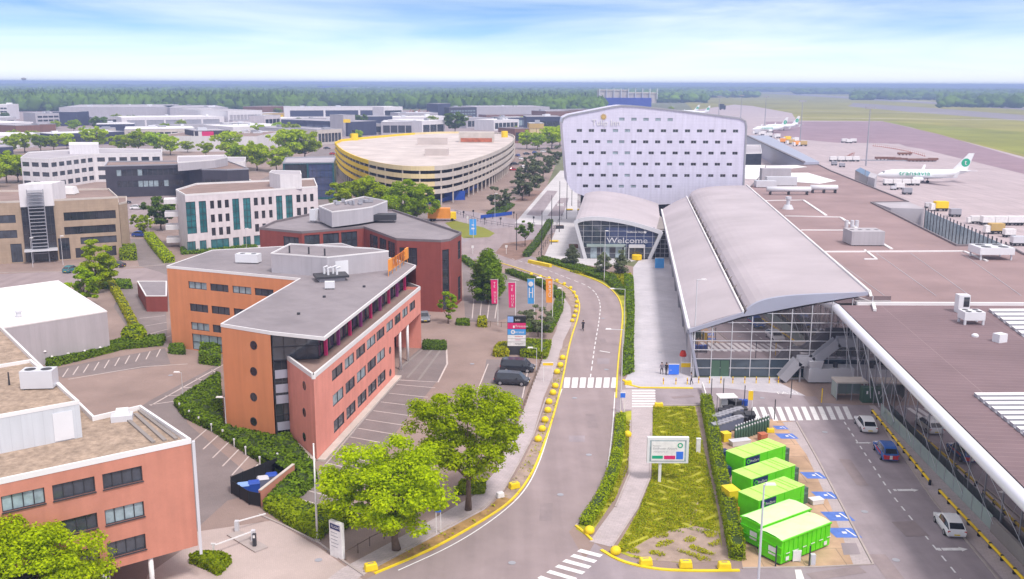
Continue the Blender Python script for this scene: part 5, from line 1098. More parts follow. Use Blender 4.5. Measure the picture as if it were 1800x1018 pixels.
# ---------------- entrance hall 'Welcome' ----------------
t = thing('entrance_hall', 'glass fronted entrance hall with curved pale roof and Welcome lettering', 'airport entrance hall', (25, 222, 0)); Ye = 222.
fr = curve([V(1011, 389, Ye), V(1030, 374, Ye), V(1090, 384, Ye), V(1118, 391, Ye), V(1163, 407, Ye)], 14); bk = curve([V(1028, 341, 268), V(1045, 331, 268), V(1090, 337, 268), V(1115, 344, 268), V(1157, 358, 268)], 14)
roofsheet('roof', fr, bk, 'pale_roof', .6, t)
m = MB(); 
for a, b_ in zip(fr, fr[1:]): m.bar(a+Vector((0, -.1, -.3)), b_+Vector((0, -.1, -.3)), .4, .9)
bL_ = Vector(V(1029, 458, Ye)); bR_ = Vector(V(1141, 459, Ye)); m.bar(fr[0]+Vector((0, -.1, 0)), (bL_.x, Ye-.1, 0), .5, .8, up=(1, 0, 0)); m.bar(fr[-1]+Vector((0, -.1, 0)), (bR_.x, Ye-.1, 0), .5, .8, up=(1, 0, 0)); m.build('frame', M['light_metal'], t)
pl = [(bL_.x, 0), (bR_.x, 0)]+[(p.x, p.z-.5) for p in fr[::-1]]
g = MB(); g.add([(x, Ye+.3, z_) for x, z_ in pl], [tuple(range(len(pl)))], 0); gl = g.build('glass_front', M['glass'], t)
m = MB()
def span(x):
    zt_ = None
    for a, b_ in zip(fr, fr[1:]):
        if a.x <= x <= b_.x: zt_ = a.z+(b_.z-a.z)*(x-a.x)/(b_.x-a.x)
    zb_ = 0.
    if x < bL_.x: zb_ = fr[0].z*(bL_.x-x)/(bL_.x-fr[0].x)
    if x > bR_.x: zb_ = fr[-1].z*(x-bR_.x)/(fr[-1].x-bR_.x)
    return zb_, zt_-.4
for i in range(1, 10):
    x = fr[0].x+(fr[-1].x-fr[0].x)*i/10; a, b_ = span(x); m.bar((x, Ye+.22, a), (x, Ye+.22, b_), .06, .06)
for z_ in (1.3, 2.6, 3.9, 5.2, 6.5, 7.8):
    xx = [x for x in np.linspace(fr[0].x+.05, fr[-1].x-.05, 120) if span(x)[0] <= z_ <= span(x)[1]]; m.bar((xx[0], Ye+.215, z_), (xx[-1], Ye+.215, z_), .05, .05)
m.build('mullions', M['light_metal'], gl)
m = MB(); a = V(1065, 432, Ye); b_ = V(1142, 402, Ye); m.box(a[0], Ye+.26, a[2]-.3, V(1150, 432, Ye)[0], Ye+.28, b_[2]+.2); m.build('blue_panel', M['glass_blue'], t)
m = MB(); c = V(1066, 427.5, Ye-.05)
for o_ in range(3): m.text('Welcome', (c[0], Ye+.1-.04*o_, c[2]), (1, 0, 0), (0, 0, 1), 1.35, font_sx=1.28)
m.build('lettering', M['light_metal'], t)
m = MB(); c = V(1101.5, 409.5, Ye)
for o_ in range(3): m.text('Eindhoven Airport', (c[0], Ye+.1-.04*o_, c[2]), (1, 0, 0), (0, 0, 1), .42, font_sx=1.02)
m.build('lettering', M['white_paint'], t); m = MB(); c = V(1134, 408, Ye); m.disc((c[0], Ye-.02, c[2]), (1, 0, 0), (0, 0, 1), .35, 5); m.build('emblem', M['white_paint'], t)
m = MB(); a = V(1031, 431, Ye); b_ = V(1099, 433, Ye); m.box(a[0], Ye-.6, a[2]-.3, b_[0], Ye+.1, a[2]+.3); m.box(b_[0]-.3, Ye-.6, 0, b_[0], Ye+.1, a[2]); m.build('portal_frame', M['glass_green'], t)
for k in range(3): x = V(1038+k*22, 445, Ye)[0]; m = MB(); m.box(x, Ye+.18, .1, x+1.5, Ye+.21, 3.2); m.build('door', M['glass_pale'], t)
m = MB(); c = V(1119, 450, Ye-.6); m.box(c[0]-1.9, Ye-.5, 0, c[0]-1.7, Ye+.1, 3.4); m.box(c[0]+1.7, Ye-.5, 0, c[0]+1.9, Ye+.1, 3.4); m.box(c[0]-1.9, Ye-.7, 2.7, c[0]+1.9, Ye+.1, 3.4); m.build('revolving_door_frame', M['light_metal'], t)
m = MB(); m.lathe(c[0], Ye-1.2, [(1.15, .1), (1.15, 1.0), (1.15, 1.15), (.02, 1.2)], 20); m.build('yellow_door_guard', M['yellow_clad'], t, smooth=False)
m = MB(); m.prism([(bL_.x, Ye+.4), (bR_.x, Ye+.4), (37, 266), (23, 266)], 0, 5.5); m.build('hall_volume', M['dark_metal'], t)
# side link between the hall and terminal
m = MB(); pA = (bR_.x+.6, Ye+1.5); pB = (V(1178, 455, Ye)[0], Ye+1.5); wl_ = (Vector(pB)-Vector(pA)).length
t3 = thing('glass_link', 'dark glazed link wall between entrance hall and terminal', 'building', (*pA, 0)); window(t3, pA, pB, (0, wl_, .05, 6.5), .05, 4, 6, .09, glass='glass_dark', frame='light_metal', name='curtain_wall')
m = MB(); m.box(pA[0], Ye+1.7, 6.5, pB[0]+1, Ye+42, 6.9); m.build('roof', M['concrete_dark'], t3)
# external stair
st = thing('steel_stair', 'grey steel escape stair climbing the terminal glass front', 'staircase', (40, 127.8, 0))
pts_ = [V(1372, 664, 127.6), V(1401, 633, 127.6), V(1428, 636, 127.6), V(1470, 598, 127.6), V(1490, 600, 127.6)]
a = (pts_[0][0], 0); fl = [((pts_[0][0], .0), (pts_[1][0], 2.6)), ((pts_[1][0], 2.6), (pts_[2][0], 2.6)), ((pts_[2][0], 2.6), (pts_[3][0], 5.3)), ((pts_[3][0], 5.3), (pts_[4][0]+1.5, 5.3))]
for k, ((xa, za), (xb, zb_)) in enumerate(fl):
    m = MB()
    for Y in (126.6, 127.9): m.bar((xa, Y, za+.45), (xb, Y, zb_+.45), .05, 1.25)
    m.build('balustrade', M['grey_metal'], st); m = MB()
    if za != zb_:
        for i in range(12): s = i/12; m.box(xa+(xb-xa)*s, 126.6, za+(zb_-za)*s, xa+(xb-xa)*(s+.1), 127.9, za+(zb_-za)*s+.05)
        m.build('treads', M['dark_metal'], st)
    else: m.box(xa, 126.6, za-.15, xb, 127.9, za); m.build('landing', M['grey_metal'], st)
for x in (pts_[2][0]-.2, pts_[1][0]+.3): m = MB(); m.box(x, 127.1, 0, x+.2, 127.3, 2.5); m.build('post', M['grey_metal'], st)
# skip, shelter and dark cabinet at the foot of the stair
g = G(1457, 670); t3 = thing('waste_compactor', 'grey waste compactor with raised hopper under the steel stair', 'compactor', (*g, 0)); m = MB(); m.prism([(g[0]-3.2, g[1]-1.2), (g[0]+3.2, g[1]-1.2), (g[0]+3.2, g[1]+1.2), (g[0]-3.2, g[1]+1.2)], .2, 2.1); m.build('body', M['light_metal'], t3)
m = MB(); m.obox((g[0]-2.3, g[1], 2.1), (1.6, 2.2, 1.1), 0, tp=1.25); m.build('hopper', M['light_metal'], t3); m = MB(); m.obox((g[0]+.6, g[1]-.4, 2.1), (.5, .5, .6)); m.build('motor_box', M['dark_metal'], t3)
g = G(1492, 700); t3 = thing('smoking_shelter', 'glass shelter with flat pale roof beside the zebra crossing', 'shelter', (*g, 0)); m = MB(); m.box(g[0]-2, g[1]-1, 2.3, g[0]+2, g[1]+1.4, 2.5); m.build('roof', M['concrete'], t3)
for x in (-1.9, 0, 1.9):
    for y in (-.9, 1.3): m = MB(); m.obox((g[0]+x, g[1]+y, 0), (.08, .08, 2.3)); m.build('post', M['grey_metal'], t3)
m = MB(); m.box(g[0]-1.9, g[1]+1.28, .2, g[0]+1.9, g[1]+1.32, 2.2); m.box(g[0]-1.92, g[1]-.9, .2, g[0]-1.88, g[1]+1.3, 2.2); m.build('glass_panel', M['glass_green'], t3)
g = G(1523, 706); m = MB(); m.obox((*g, 0), (1.5, 1.1, 2.0)); t3 = m.build('dark_cabinet', M['bin_green']); tag(t3, 'dark green cabinet beside the glass shelter', 'cabinet'); m = MB(); m.box(g[0]-.3, g[1]-.58, 1.2, g[0]-.1, g[1]-.555, 1.6); m.build('label', M['white_paint'], t3)
# pier beyond hotel
t = thing('pier_building', 'long low grey pier building running away from the hotel towards the aircraft', 'airport pier', (*G(1360, 270, 8), 0))
pA, pB = G(1313, 239, 8), G(1413, 286, 8); m = MB(); m.prism([pA, pB, (pB[0]+7, pB[1]+2), (pA[0]+14, pA[1]+4)], 0, 8.2); m.build('wall', M['fascia'], t); m = MB(); m.bar((*pA, 8.3), (*pB, 8.3), 1.2, .5); m.build('parapet', M['dark_coping'], t)
building('service_building', 'dark glass service block between hotel and pier', 'building', [G(1303, 287, 5), G(1338, 286, 5), G(1336, 270, 5), G(1303, 270, 5)], 9.5, 'glass_dark', 'roof_grey')
g = G(1537, 338); t = thing('gate_tower', 'blue grey glazed gate tower at the terminal edge by the tall mast', 'gate building', (*g, 0)); m = MB(); m.prism(GP([(1503, 305), (1526, 318), (1536, 312), (1512, 300)], 10.5), 0, 11.6); m.build('wall', M['glass_dark'], t); m = MB(); m.prism(GP([(1525, 322), (1537, 326), (1541, 318), (1529, 314)], 10.5), 0, 12.5); m.build('panel', M['grey_clad'], t)
# ---------------- trees ----------------
T = tree
T('broadleaf_tree', 'large bright green tree on the verge right of the white totem sign', 'tree', G(697, 966), 10.2, 5.2, 'leaf_bright', 34000, .145, seed=11, clumps=135, bare=.2, trunk=.34)
T('broadleaf_tree', 'large bright green tree with visible tall trunk on the verge beside the road', 'tree', G(823, 896), 12.6, 5.0, 'leaf_bright', 32000, .145, seed=12, clumps=130, bare=.3, trunk=.30)
T('broadleaf_tree', 'bright green tree in front of the near red brick office at the bottom left corner', 'tree', (-34.5, 63), 9.8, 4.6, 'leaf_bright', 36000, .125, seed=13, clumps=150, bare=.16, trunk=.3)
T('poplar_tree', 'tall narrow bright green tree by the street behind the white hall', 'tree', G(172, 515), 10.6, 3.3, 'leaf_bright', 14000, .2, 'oval', seed=14, clumps=90, bare=.08, trunk=.25)
T('broadleaf_tree', 'shorter darker green tree behind the corner of the white hall', 'tree', G(148, 540), 7.2, 2.9, 'leaf_mid', 6000, .24, 'oval', seed=15, clumps=45, bare=.1, trunk=.2)
T('broadleaf_tree', 'dark round tree beside the white teal-windowed office', 'tree', G(283, 404), 9.5, 4.6, 'leaf_dark', 6000, .32, seed=16, clumps=50, bare=.15)
T('broadleaf_tree', 'small green tree left of the dark round tree', 'tree', G(252, 412), 6, 2.8, 'leaf_hedge', 2500, .32, seed=17, clumps=30, bare=.1)
T('broadleaf_tree', 'dense dark green cone shaped tree by the flag poles', 'tree', G(858, 532), 10.2, 4.3, 'leaf_bed', 26000, .2, 'cone', seed=18, clumps=120, bare=.02, trunk=.25)
T('young_tree', 'slim young green tree at the corner of the dark red brick office', 'tree', G(788, 569), 6.0, 1.5, 'leaf_mid', 2500, .22, 'oval', seed=19, clumps=24, bare=.1, trunk=.1)
T('broadleaf_tree', 'big round green tree in front of the oval car park', 'tree', G(718, 392), 13, 8.2, 'leaf_mid', 24000, .30, seed=20, clumps=70, bare=.08, trunk=.4)
T('broadleaf_tree', 'bright tree left of the big round tree below the yellow car park bands', 'tree', G(648, 386), 13, 7.2, 'leaf_bright', 9000, .42, seed=21, clumps=60, bare=.1, trunk=.35)
T('broadleaf_tree', 'bright tree right behind the dark glass block', 'tree', G(608, 384), 12, 5.4, 'leaf_hedge', 7000, .42, seed=22, clumps=50, bare=.1, trunk=.35)
T('young_tree', 'sparse grey green tree behind the totem sign beneath the orange flag', 'tree', G(946, 592), 5.4, 2.6, 'leaf_grey', 3500, .17, seed=23, clumps=34, bare=.12, trunk=.1)
T('young_tree', 'single dark tree in the red soil bed beside the roundabout', 'tree', G(923, 433), 6.8, 2.2, 'leaf_dark', 3000, .25, seed=24, clumps=28, bare=.35, trunk=.12)
for i, (x, y, s, lb) in enumerate(((1005, 467, 4.6, 'small dark pine left of the entrance hall'), (1061, 483, 4.8, 'small dark pine in front of the Welcome letters'), (1092, 482, 4.4, 'small dark pine in front of the revolving door'))):
    T('pine_shrub', lb, 'pine', G(x, y), s+.6, 2.3, 'leaf_grey', 4500, .17, 'cone', seed=30+i, clumps=36, bare=.05, trunk=.1)
mid = [tree('broadleaf_tree', '', 'tree', (0, 0, 0), 10, 5.2, lf, 4200, .42, seed=40+i, clumps=60, bare=.2, trunk=.25) for i, lf in enumerate(('leaf_bright', 'leaf_bright', 'leaf_mid', 'leaf_dark'))]
ML = [(12, 322, 12, 0, 'bright tree at the far left edge beside the zigzag office'), (68, 322, 9, 2, 'rounded tree in front of the zigzag office left end'), (32, 320, 9, 1, 'darker tree between the two trees before the zigzag office'), (-12, 330, 11, 1, 'tree cut by the left frame edge'),
      (168, 318, 6.5, 3, 'small dark tree between zigzag office and black office'), (20, 272, 10, 0, 'first bright tree from the left in the row behind the zigzag office'), (44, 268, 12, 0, 'second tree in the row behind the zigzag office'), (72, 266, 9, 2, 'third tree in the row behind the zigzag office'), (95, 265, 9, 0, 'fourth tree in the row behind the zigzag office'), (118, 262, 9, 1, 'fifth tree behind the zigzag plant room'),
      (172, 262, 12, 0, 'yellow green tree right of the white plant room on the zigzag office'), (214, 268, 10, 1, 'leftmost tree of the clump behind the black office'), (244, 268, 13, 0, 'tallest tree of the clump behind the black office'), (276, 270, 11, 2, 'tree right of the tallest in the clump behind black office'), (300, 273, 11, 0, 'fourth tree of the clump behind the black office'), (330, 268, 6, 1, 'small tree at the right end of the clump behind black office'),
      (400, 278, 13, 1, 'broad tree behind the black office plant room'), (425, 296, 10, 2, 'low green tree left of the trio by the street'), (452, 300, 13, 0, 'left tree of the trio by the street with thin trunks'), (486, 302, 11, 0, 'yellowest tree of the trio by the street'), (508, 285, 17, 1, 'tall tree with green crown left of the oval car park'), (536, 284, 16, 1, 'tall tree closest to the yellow end of the car park'), (578, 305, 6, 0, 'low yellow green bush tree at the foot of the yellow bands'),
      (510, 243, 10, 0, 'small tree rising above the tall pair by the car park'), (800, 236, 16, 3, 'dark olive tree behind the car park deck'), (926, 262, 11, 0, 'yellow green tree beyond the car park at the avenue'), (945, 264, 9, 2, 'second tree beyond the car park at the avenue'), (970, 262, 13, 1, 'tree beside the hotel left edge in the avenue'), (984, 256, 12, 1, 'tree touching the hotel left edge'),
      (176, 232, 12, 3, 'dark tree among the far sheds at left'), (232, 218, 9, 3, 'small tree before the far white shed'), (292, 238, 8, 2, 'small light tree among the far sheds'), (10, 212, 8, 3, 'bush at the far white tower building'), (345, 215, 8, 3, 'far dark bush between two white sheds'), (635, 225, 12, 3, 'far tree behind the dark office with yellow sign'), (488, 205, 9, 2, 'far tree before the ochre building')]
for x, y, h_, k, lb in ML:
    g = G(x, y); place(mid[k], g, random.uniform(0, 6), lb, 'street trees', h_/10*random.uniform(1.05, 1.2))
extra = [(25, 248), (60, 250), (130, 232), (150, 244), (190, 252), (255, 256), (345, 246), (360, 262), (420, 258), (470, 248), (490, 236), (525, 226), (560, 228), (598, 226), (628, 250), (655, 228), (700, 226), (760, 222), (822, 218), (850, 228), (880, 222), (905, 240), (920, 222), (940, 232), (985, 226), (30, 228), (80, 212), (100, 226), (205, 215), (260, 218), (318, 226), (400, 220), (455, 240), (1180, 196), (1000, 206), (730, 206), (690, 208), (512, 262), (390, 262), (362, 275)]
XT = [(place(mid[i % 4 if i % 3 else 0], G(x, y), i*.9, 'tree', 'trees among the far sheds', random.uniform(.65, 1.05)), x, y, 'tree') for i, (x, y) in enumerate(extra)]
dk = tree('conifer_tree', '', 'tree', (0, 0, 0), 10, 3.6, 'leaf_grey', 2600, .42, seed=50, clumps=34, bare=.14, trunk=.2)
for i, (x, y, h_, s) in enumerate(((878, 372, 10, 1.1), (893, 360, 7, 1.), (918, 352, 12, 1.1), (930, 345, 14, 1.2), (940, 325, 13, 1.1), (955, 314, 14, 1.2), (966, 300, 12, 1.1), (928, 312, 12, 1.), (975, 290, 12, 1.1), (915, 330, 9, 1.))):
    place(dk, G(x, y), i*1.3, ['thin grey tree nearest the blue hoarding', 'small grey tree behind the first in the bed', 'front tree of the dark avenue row', 'second tree of the dark avenue row', 'third tree of the dark avenue row', 'fourth tree of the dark avenue row', 'tree near the end of the dark avenue row', 'left tree of the dark avenue row', 'farthest tree of the dark avenue row', 'short tree at the foot of the dark avenue row'][i], 'dark trees along the avenue', h_/10*.9)
# ---------------- hedges and beds ----------------
SB = lambda n, l, c, p, h, k, leaf='leaf_bed', *a, **kw: shrub_bed(n, l, c, p, h, k, 'leaf_bed' if leaf == 'leaf_mid' else leaf, *a, **kw)
def band(P, w): 
    P = [Vector(p) for p in smooth(GP(P), 1)]; Lf = []; Rt = []
    for i in range(len(P)):
        t_ = (P[min(i+1, len(P)-1)]-P[max(i-1, 0)]).normalized(); n_ = Vector((-t_.y, t_.x))*w/2; Lf.append(tuple(P[i]+n_)); Rt.append(tuple(P[i]-n_))
    return Rt+Lf[::-1]
SB('shrub_bed', 'broad dark green shrub bed in front of the orange office wall', 'shrub bed', GP([(308, 712), (385, 662), (392, 757), (478, 776), (505, 770), (548, 822), (520, 848), (455, 812), (380, 762), (325, 735)]), .9, 9000, 'leaf_mid', .2)
SB('shrub_bed', 'green shrub bed behind the bin enclosure wall', 'shrub bed', GP([(455, 812), (520, 848), (548, 822), (556, 850), (530, 872), (505, 895), (465, 896), (520, 838)]), 1.1, 3500, 'leaf_mid', .19)
SB('hedge', 'green hedge along the entrance to the white flagpole', 'hedge', GP([(465, 896), (505, 886), (555, 905), (610, 905), (622, 918), (600, 935), (580, 930), (560, 950), (510, 925)]), 1.1, 5500, 'leaf_hedge', .17)
SB('shrub', 'low green shrub in the island by the barrier posts', 'shrub', GP([(335, 990), (360, 1000), (385, 1012), (405, 990), (385, 983), (350, 982)]), .8, 2200, 'leaf_hedge', .15)
SB('hedge', 'long low green hedge between white hall and car park', 'hedge', GP([(85, 648), (150, 632), (215, 615), (285, 608), (290, 598), (255, 600), (215, 605), (150, 622), (82, 638)]), 1.1, 5200, 'leaf_mid', .2)
SB('shrub', 'leafy shrub at the end of the long hedge', 'shrub', GP([(215, 605), (240, 610), (258, 604), (250, 590), (222, 592)]), 2.0, 1500, 'leaf_hedge', .22)
SB('hedge', 'yellow green hedge running up beside the white hall', 'hedge', band([(243, 592), (225, 555), (205, 518), (193, 500)], 1.1), 1.3, 3000, 'leaf_yellow', .2)
SB('shrub', 'dark shrub at the foot of the orange wing', 'shrub', GP([(298, 622), (325, 624), (322, 612), (300, 612)]), .9, 900, 'leaf_dark', .2)
SB('shrub', 'green bush between the orange wing and orange block', 'shrub', GP([(352, 640), (386, 644), (386, 622), (355, 618)]), 1.6, 1800, 'leaf_mid', .2)
SB('shrub', 'rounded bush at the right end of the beige office', 'shrub', GP([(212, 458), (240, 458), (238, 444), (214, 446)]), 2.4, 1400, 'leaf_hedge', .25)
SB('hedge', 'bright hedge along the side street before the teal-windowed office', 'hedge', band([(298, 462), (278, 440), (262, 418)], 2.2), 1.6, 3000, 'leaf_bright', .25)
SB('shrub', 'low dark hedge by the street junction', 'hedge', GP([(165, 508), (232, 508), (228, 498), (195, 498)]), 1., 1200, 'leaf_mid', .24)
SB('shrub', 'shrub bed in front of the teal-windowed office', 'shrub bed', GP([(320, 448), (452, 440), (450, 436), (318, 440)]), 1., 1800, 'leaf_mid', .25)
SB('hedge', 'clipped hedge with yellow green top right of the grassy island', 'hedge', band([(1240, 712), (1250, 760), (1262, 830), (1280, 905), (1296, 985)], 1.15), 1.6, 14000, 'leaf_hedge', .10)
SB('hedge', 'clipped hedge at the right edge of the road below the crossing', 'hedge', band([(1091, 735), (1088, 785), (1078, 835), (1058, 880), (1028, 925)], 1.0), .8, 8000, 'leaf_hedge', .10)
SB('hedge', 'hedge between the road bend and the grey forecourt', 'hedge', GP([(1094, 662), (1113, 655), (1112, 600), (1114, 545), (1112, 490), (1098, 486), (1100, 520), (1104, 560), (1099, 610)]), .8, 6500, 'leaf_mid', .17)
SB('hedge', 'dark hedge along the outside of the road bend', 'hedge', GP([(944, 458), (1000, 474), (1062, 494), (1092, 520), (1102, 518), (1080, 488), (1030, 472), (985, 462), (955, 455)]), .8, 5200, 'leaf_mid', .2)
SB('hedge', 'narrow hedge beside the plaza bicycle racks', 'hedge', band([(925, 452), (948, 425), (967, 392)], 1.6), 1.3, 2200, 'leaf_dark', .22)
SB('hedge', 'round ended olive hedge left of the totem sign', 'hedge', GP([(868, 627), (893, 629), (893, 612), (880, 611), (870, 618)]), 1.1, 1500, 'leaf_yellow', .15)
SB('hedge', 'olive hedge right of the totem sign', 'hedge', GP([(916, 628), (960, 632), (968, 608), (918, 605)]), 1.1, 3000, 'leaf_hedge', .15)
SB('hedge', 'dark green hedge behind the totem with flag poles', 'hedge', GP([(905, 583), (970, 585), (988, 548), (990, 530), (978, 530), (972, 552), (955, 572), (905, 572)]), 1.0, 3800, 'leaf_mid', .17)
SB('hedge', 'dark hedge bordering the upper car park beside the yellow balls', 'hedge', band([(895, 480), (935, 495), (965, 507), (985, 525)], 1.8), 1.0, 2600, 'leaf_mid', .19)
SB('hedge', 'small clipped hedge at the end of the white columns', 'hedge', GP([(744, 615), (784, 616), (783, 606), (745, 604)]), .8, 1200, 'leaf_dark', .16)
SB('shrub', 'short hedge by the car park edge near the young tree', 'hedge', GP([(803, 572), (825, 573), (823, 567), (803, 567)]), .8, 600, 'leaf_mid', .18)
SB('shrub', 'small olive shrub left of the low rail fence', 'shrub', GP([(840, 575), (855, 576), (853, 566), (842, 566)]), 1.2, 600, 'leaf_yellow', .18)
SB('shrub', 'green shrub beneath the two large trees on the verge', 'shrub', GP([(800, 870), (850, 868), (852, 852), (812, 850)]), .5, 1600, 'leaf_hedge', .16)
SB('hedge', 'low hedge top at the upper end of the red brick office', 'hedge', band([(812, 455), (832, 470)], 1.6), 1., 700, 'leaf_mid', .2)
SB('shrub', 'dark shrubs beneath the avenue trees', 'shrub bed', GP([(855, 378), (880, 380), (905, 362), (885, 356)]), .8, 900, 'leaf_dark', .3)
# ground cover (nobody could count it)
def cover(label, poly, n, leaf, ls, hmax, seed=5, holes=.35):
    r = np.random.default_rng(seed); P = GP(poly); P = P if area(P) > 0 else P[::-1]; xs = [p[0] for p in P]; ys = [p[1] for p in P]; C = []
    q = np.column_stack([r.uniform(min(xs), max(xs), 4*n), r.uniform(min(ys), max(ys), 4*n)]); ins = np.zeros(len(q), bool); j = len(P)-1
    for i in range(len(P)): c = ((P[i][1] > q[:, 1]) != (P[j][1] > q[:, 1])) & (q[:, 0] < (P[j][0]-P[i][0])*(q[:, 1]-P[i][1])/(P[j][1]-P[i][1]+1e-9)+P[i][0]); ins ^= c; j = i
    q = q[ins]; f_ = np.sin(q[:, 0]*2.1+np.sin(q[:, 1]*1.3)*2)*np.sin(q[:, 1]*1.9+1.5*np.sin(q[:, 0]*.8)); q = q[f_ > -holes][:n]; f_ = f_[f_ > -holes][:n]
    C = np.column_stack([q, .03+hmax*r.uniform(.1, 1, len(q))*(.45+.55*np.clip(f_+.4, 0, 1))]); v, f = leaf_cards(C, np.column_stack([r.normal(size=(len(q), 2))*.8, np.ones(len(q))]), ls, seed=seed)
    tag(np_mesh('ground_cover', v, f, M[leaf]), label, 'ground cover', kind='stuff')
cover('yellow green ground cover plants on the road island', [(1148, 716), (1220, 716), (1238, 810), (1258, 900), (1262, 935), (1225, 925), (1180, 932), (1135, 950), (1100, 972), (1082, 968), (1122, 900), (1146, 840)], 30000, 'leaf_yellow', .085, .20, 5, .75)
cover('darker ground cover plants mixed over the island', [(1148, 716), (1222, 716), (1242, 810), (1262, 900), (1268, 940), (1150, 935), (1110, 965), (1090, 965), (1122, 900), (1146, 840)], 9000, 'leaf_hedge', .08, .26, 6, .2)
cover('sparse tufts on the bare soil at the lower end of the island', [(1100, 972), (1180, 932), (1262, 935), (1270, 985), (1200, 990), (1120, 983)], 2600, 'leaf_yellow', .08, .22, 11, -.35)
cover('ground cover plants along the island path', [(1108, 740), (1104, 825), (1080, 880), (1046, 925), (1040, 918), (1066, 870), (1088, 820), (1096, 740)], 6000, 'leaf_yellow', .08, .2, 7, .5)
cover('weeds and low plants at the edge of the forecourt', [(1000, 478), (1062, 482), (1108, 482), (1112, 500), (1105, 515), (1085, 503), (1060, 490)], 4000, 'leaf_yellow', .2, .45, 8, .3)
cover('tufts of weed on the sandy verge', [(650, 1004), (770, 942), (858, 895), (890, 865), (915, 822), (940, 780), (960, 715), (975, 660), (986, 620), (998, 620), (985, 690), (962, 770), (940, 830), (905, 878), (760, 966)], 3500, 'leaf_yellow', .12, .2, 9, -.1)
# ---------------- yellow balls and blocks ----------------
bp = thing('concrete_ball', '', 'bollard', (0, 0, 0), 0, 'yellow concrete balls along the verge')
m = MB(); m.lathe(0, 0, [(.30, 0), (.40, .12), (.46, .3), (.42, .48), (.30, .62), (.12, .70), (.01, .72)], 18); m.build('ball', M['yellow_paint'], bp, True, True)
m = MB(); m.lathe(0, 0, [(.36, 0), (.36, .05), (.3, .055)], 14); m.build('base_ring', M['concrete_dark'], bp, local=True)
balls = [(946, 776), (953, 758), (958, 742), (963, 725), (965, 710), (972, 694), (976, 682), (985, 645), (989, 632), (979, 657), (1006, 566), (1009, 558), (1012, 550), (1013, 541), (1014, 533), (1013, 524), (1009, 516), (1003, 508), (992, 501), (979, 495), (965, 491), (950, 488), (934, 484)]
names = ['at the lower end of the ball row by the tall tree', 'second ball up from the tall tree', 'third ball up from the tall tree', 'fourth ball up from the tall tree', 'small ball halfway to the zebra crossing', 'second ball below the zebra crossing', 'ball nearest below the zebra crossing', 'second ball above the zebra crossing', 'third ball above the zebra crossing', 'ball level with the zebra crossing']+['ball, %s from the car park exit along the bend' % w_ for w_ in ('nearest', 'second', 'third', 'fourth', 'fifth', 'sixth', 'seventh', 'eighth', 'ninth', 'tenth', 'eleventh', 'second last', 'last')]
for (x, y), nmn in zip(balls, names): place(bp, G(x, y), random.random(), 'yellow painted concrete '+nmn.replace('ball ', 'ball, ', 1) if nmn.startswith('ball') else 'yellow painted concrete ball, '+nmn, None, .82 if y < 600 else 1.)
g = G(1103, 790-29); 
for x, y, lb in ((1103, 768, 'yellow concrete ball at the top of the hedge below the crossing sign'), (1036, 938, 'yellow concrete ball at the lower tip of the road hedge'), (1082, 974, 'yellow concrete ball at the lower left corner of the island')): place(bp, G(x, y), 0, lb, None, 1.05)
kb = thing('concrete_block', '', 'bollard', (0, 0, 0), 0, 'yellow concrete blocks')
m = MB(); m.obox((0, 0, 0), (1.15, .7, .62), 0, tp=.86); o_ = m.build('block', M['yellow_paint'], kb, local=True); md = o_.modifiers.new('b', 'BEVEL'); md.width = .09; md.segments = 3
m = MB(); m.obox((0, 0, .615), (.5, .12, .03)); m.build('lifting_slot', M['concrete_dark'], kb, local=True)
for x, y, a, s, lb in ((652, 1002, .4, 1, 'yellow concrete block at the lower left corner of the verge'), (904, 858, .5, 1, 'yellow concrete block on the verge beside the large tree'), (1135, 993, .1, 1, 'leftmost yellow block on the island kerb'), (1205, 997, 0, 1, 'middle yellow block on the island kerb'), (1273, 1000, 0, 1, 'rightmost yellow block on the island kerb'), (1104, 676, 0, .9, 'yellow block at the forecourt corner by the crossing'), (1158, 716, 0, 1., 'yellow block at the top corner of the island'),
                     (1354, 760, 0, .8, 'yellow block beside the gas bottles')): place(kb, G(x, y), a, lb, None, s)
m = MB(); m.obox((*G(879, 874), 0), (.8, .6, .55), .5, tp=.85); o_ = m.build('concrete_block', M['white_paint']); tag(o_, 'single white block on the verge beside the large tree', 'bollard'); md = o_.modifiers.new('b', 'BEVEL'); md.width = .08; md.segments = 2
m = MB(); P = GP([(930, 462), (968, 470)]); m.bar((*P[0], .35), (*P[1], .35), .8, .7); tag(m.build('yellow_barrier', M['yellow_paint']), 'long yellow barrier at the bend beside the plaza hedge', 'barrier')
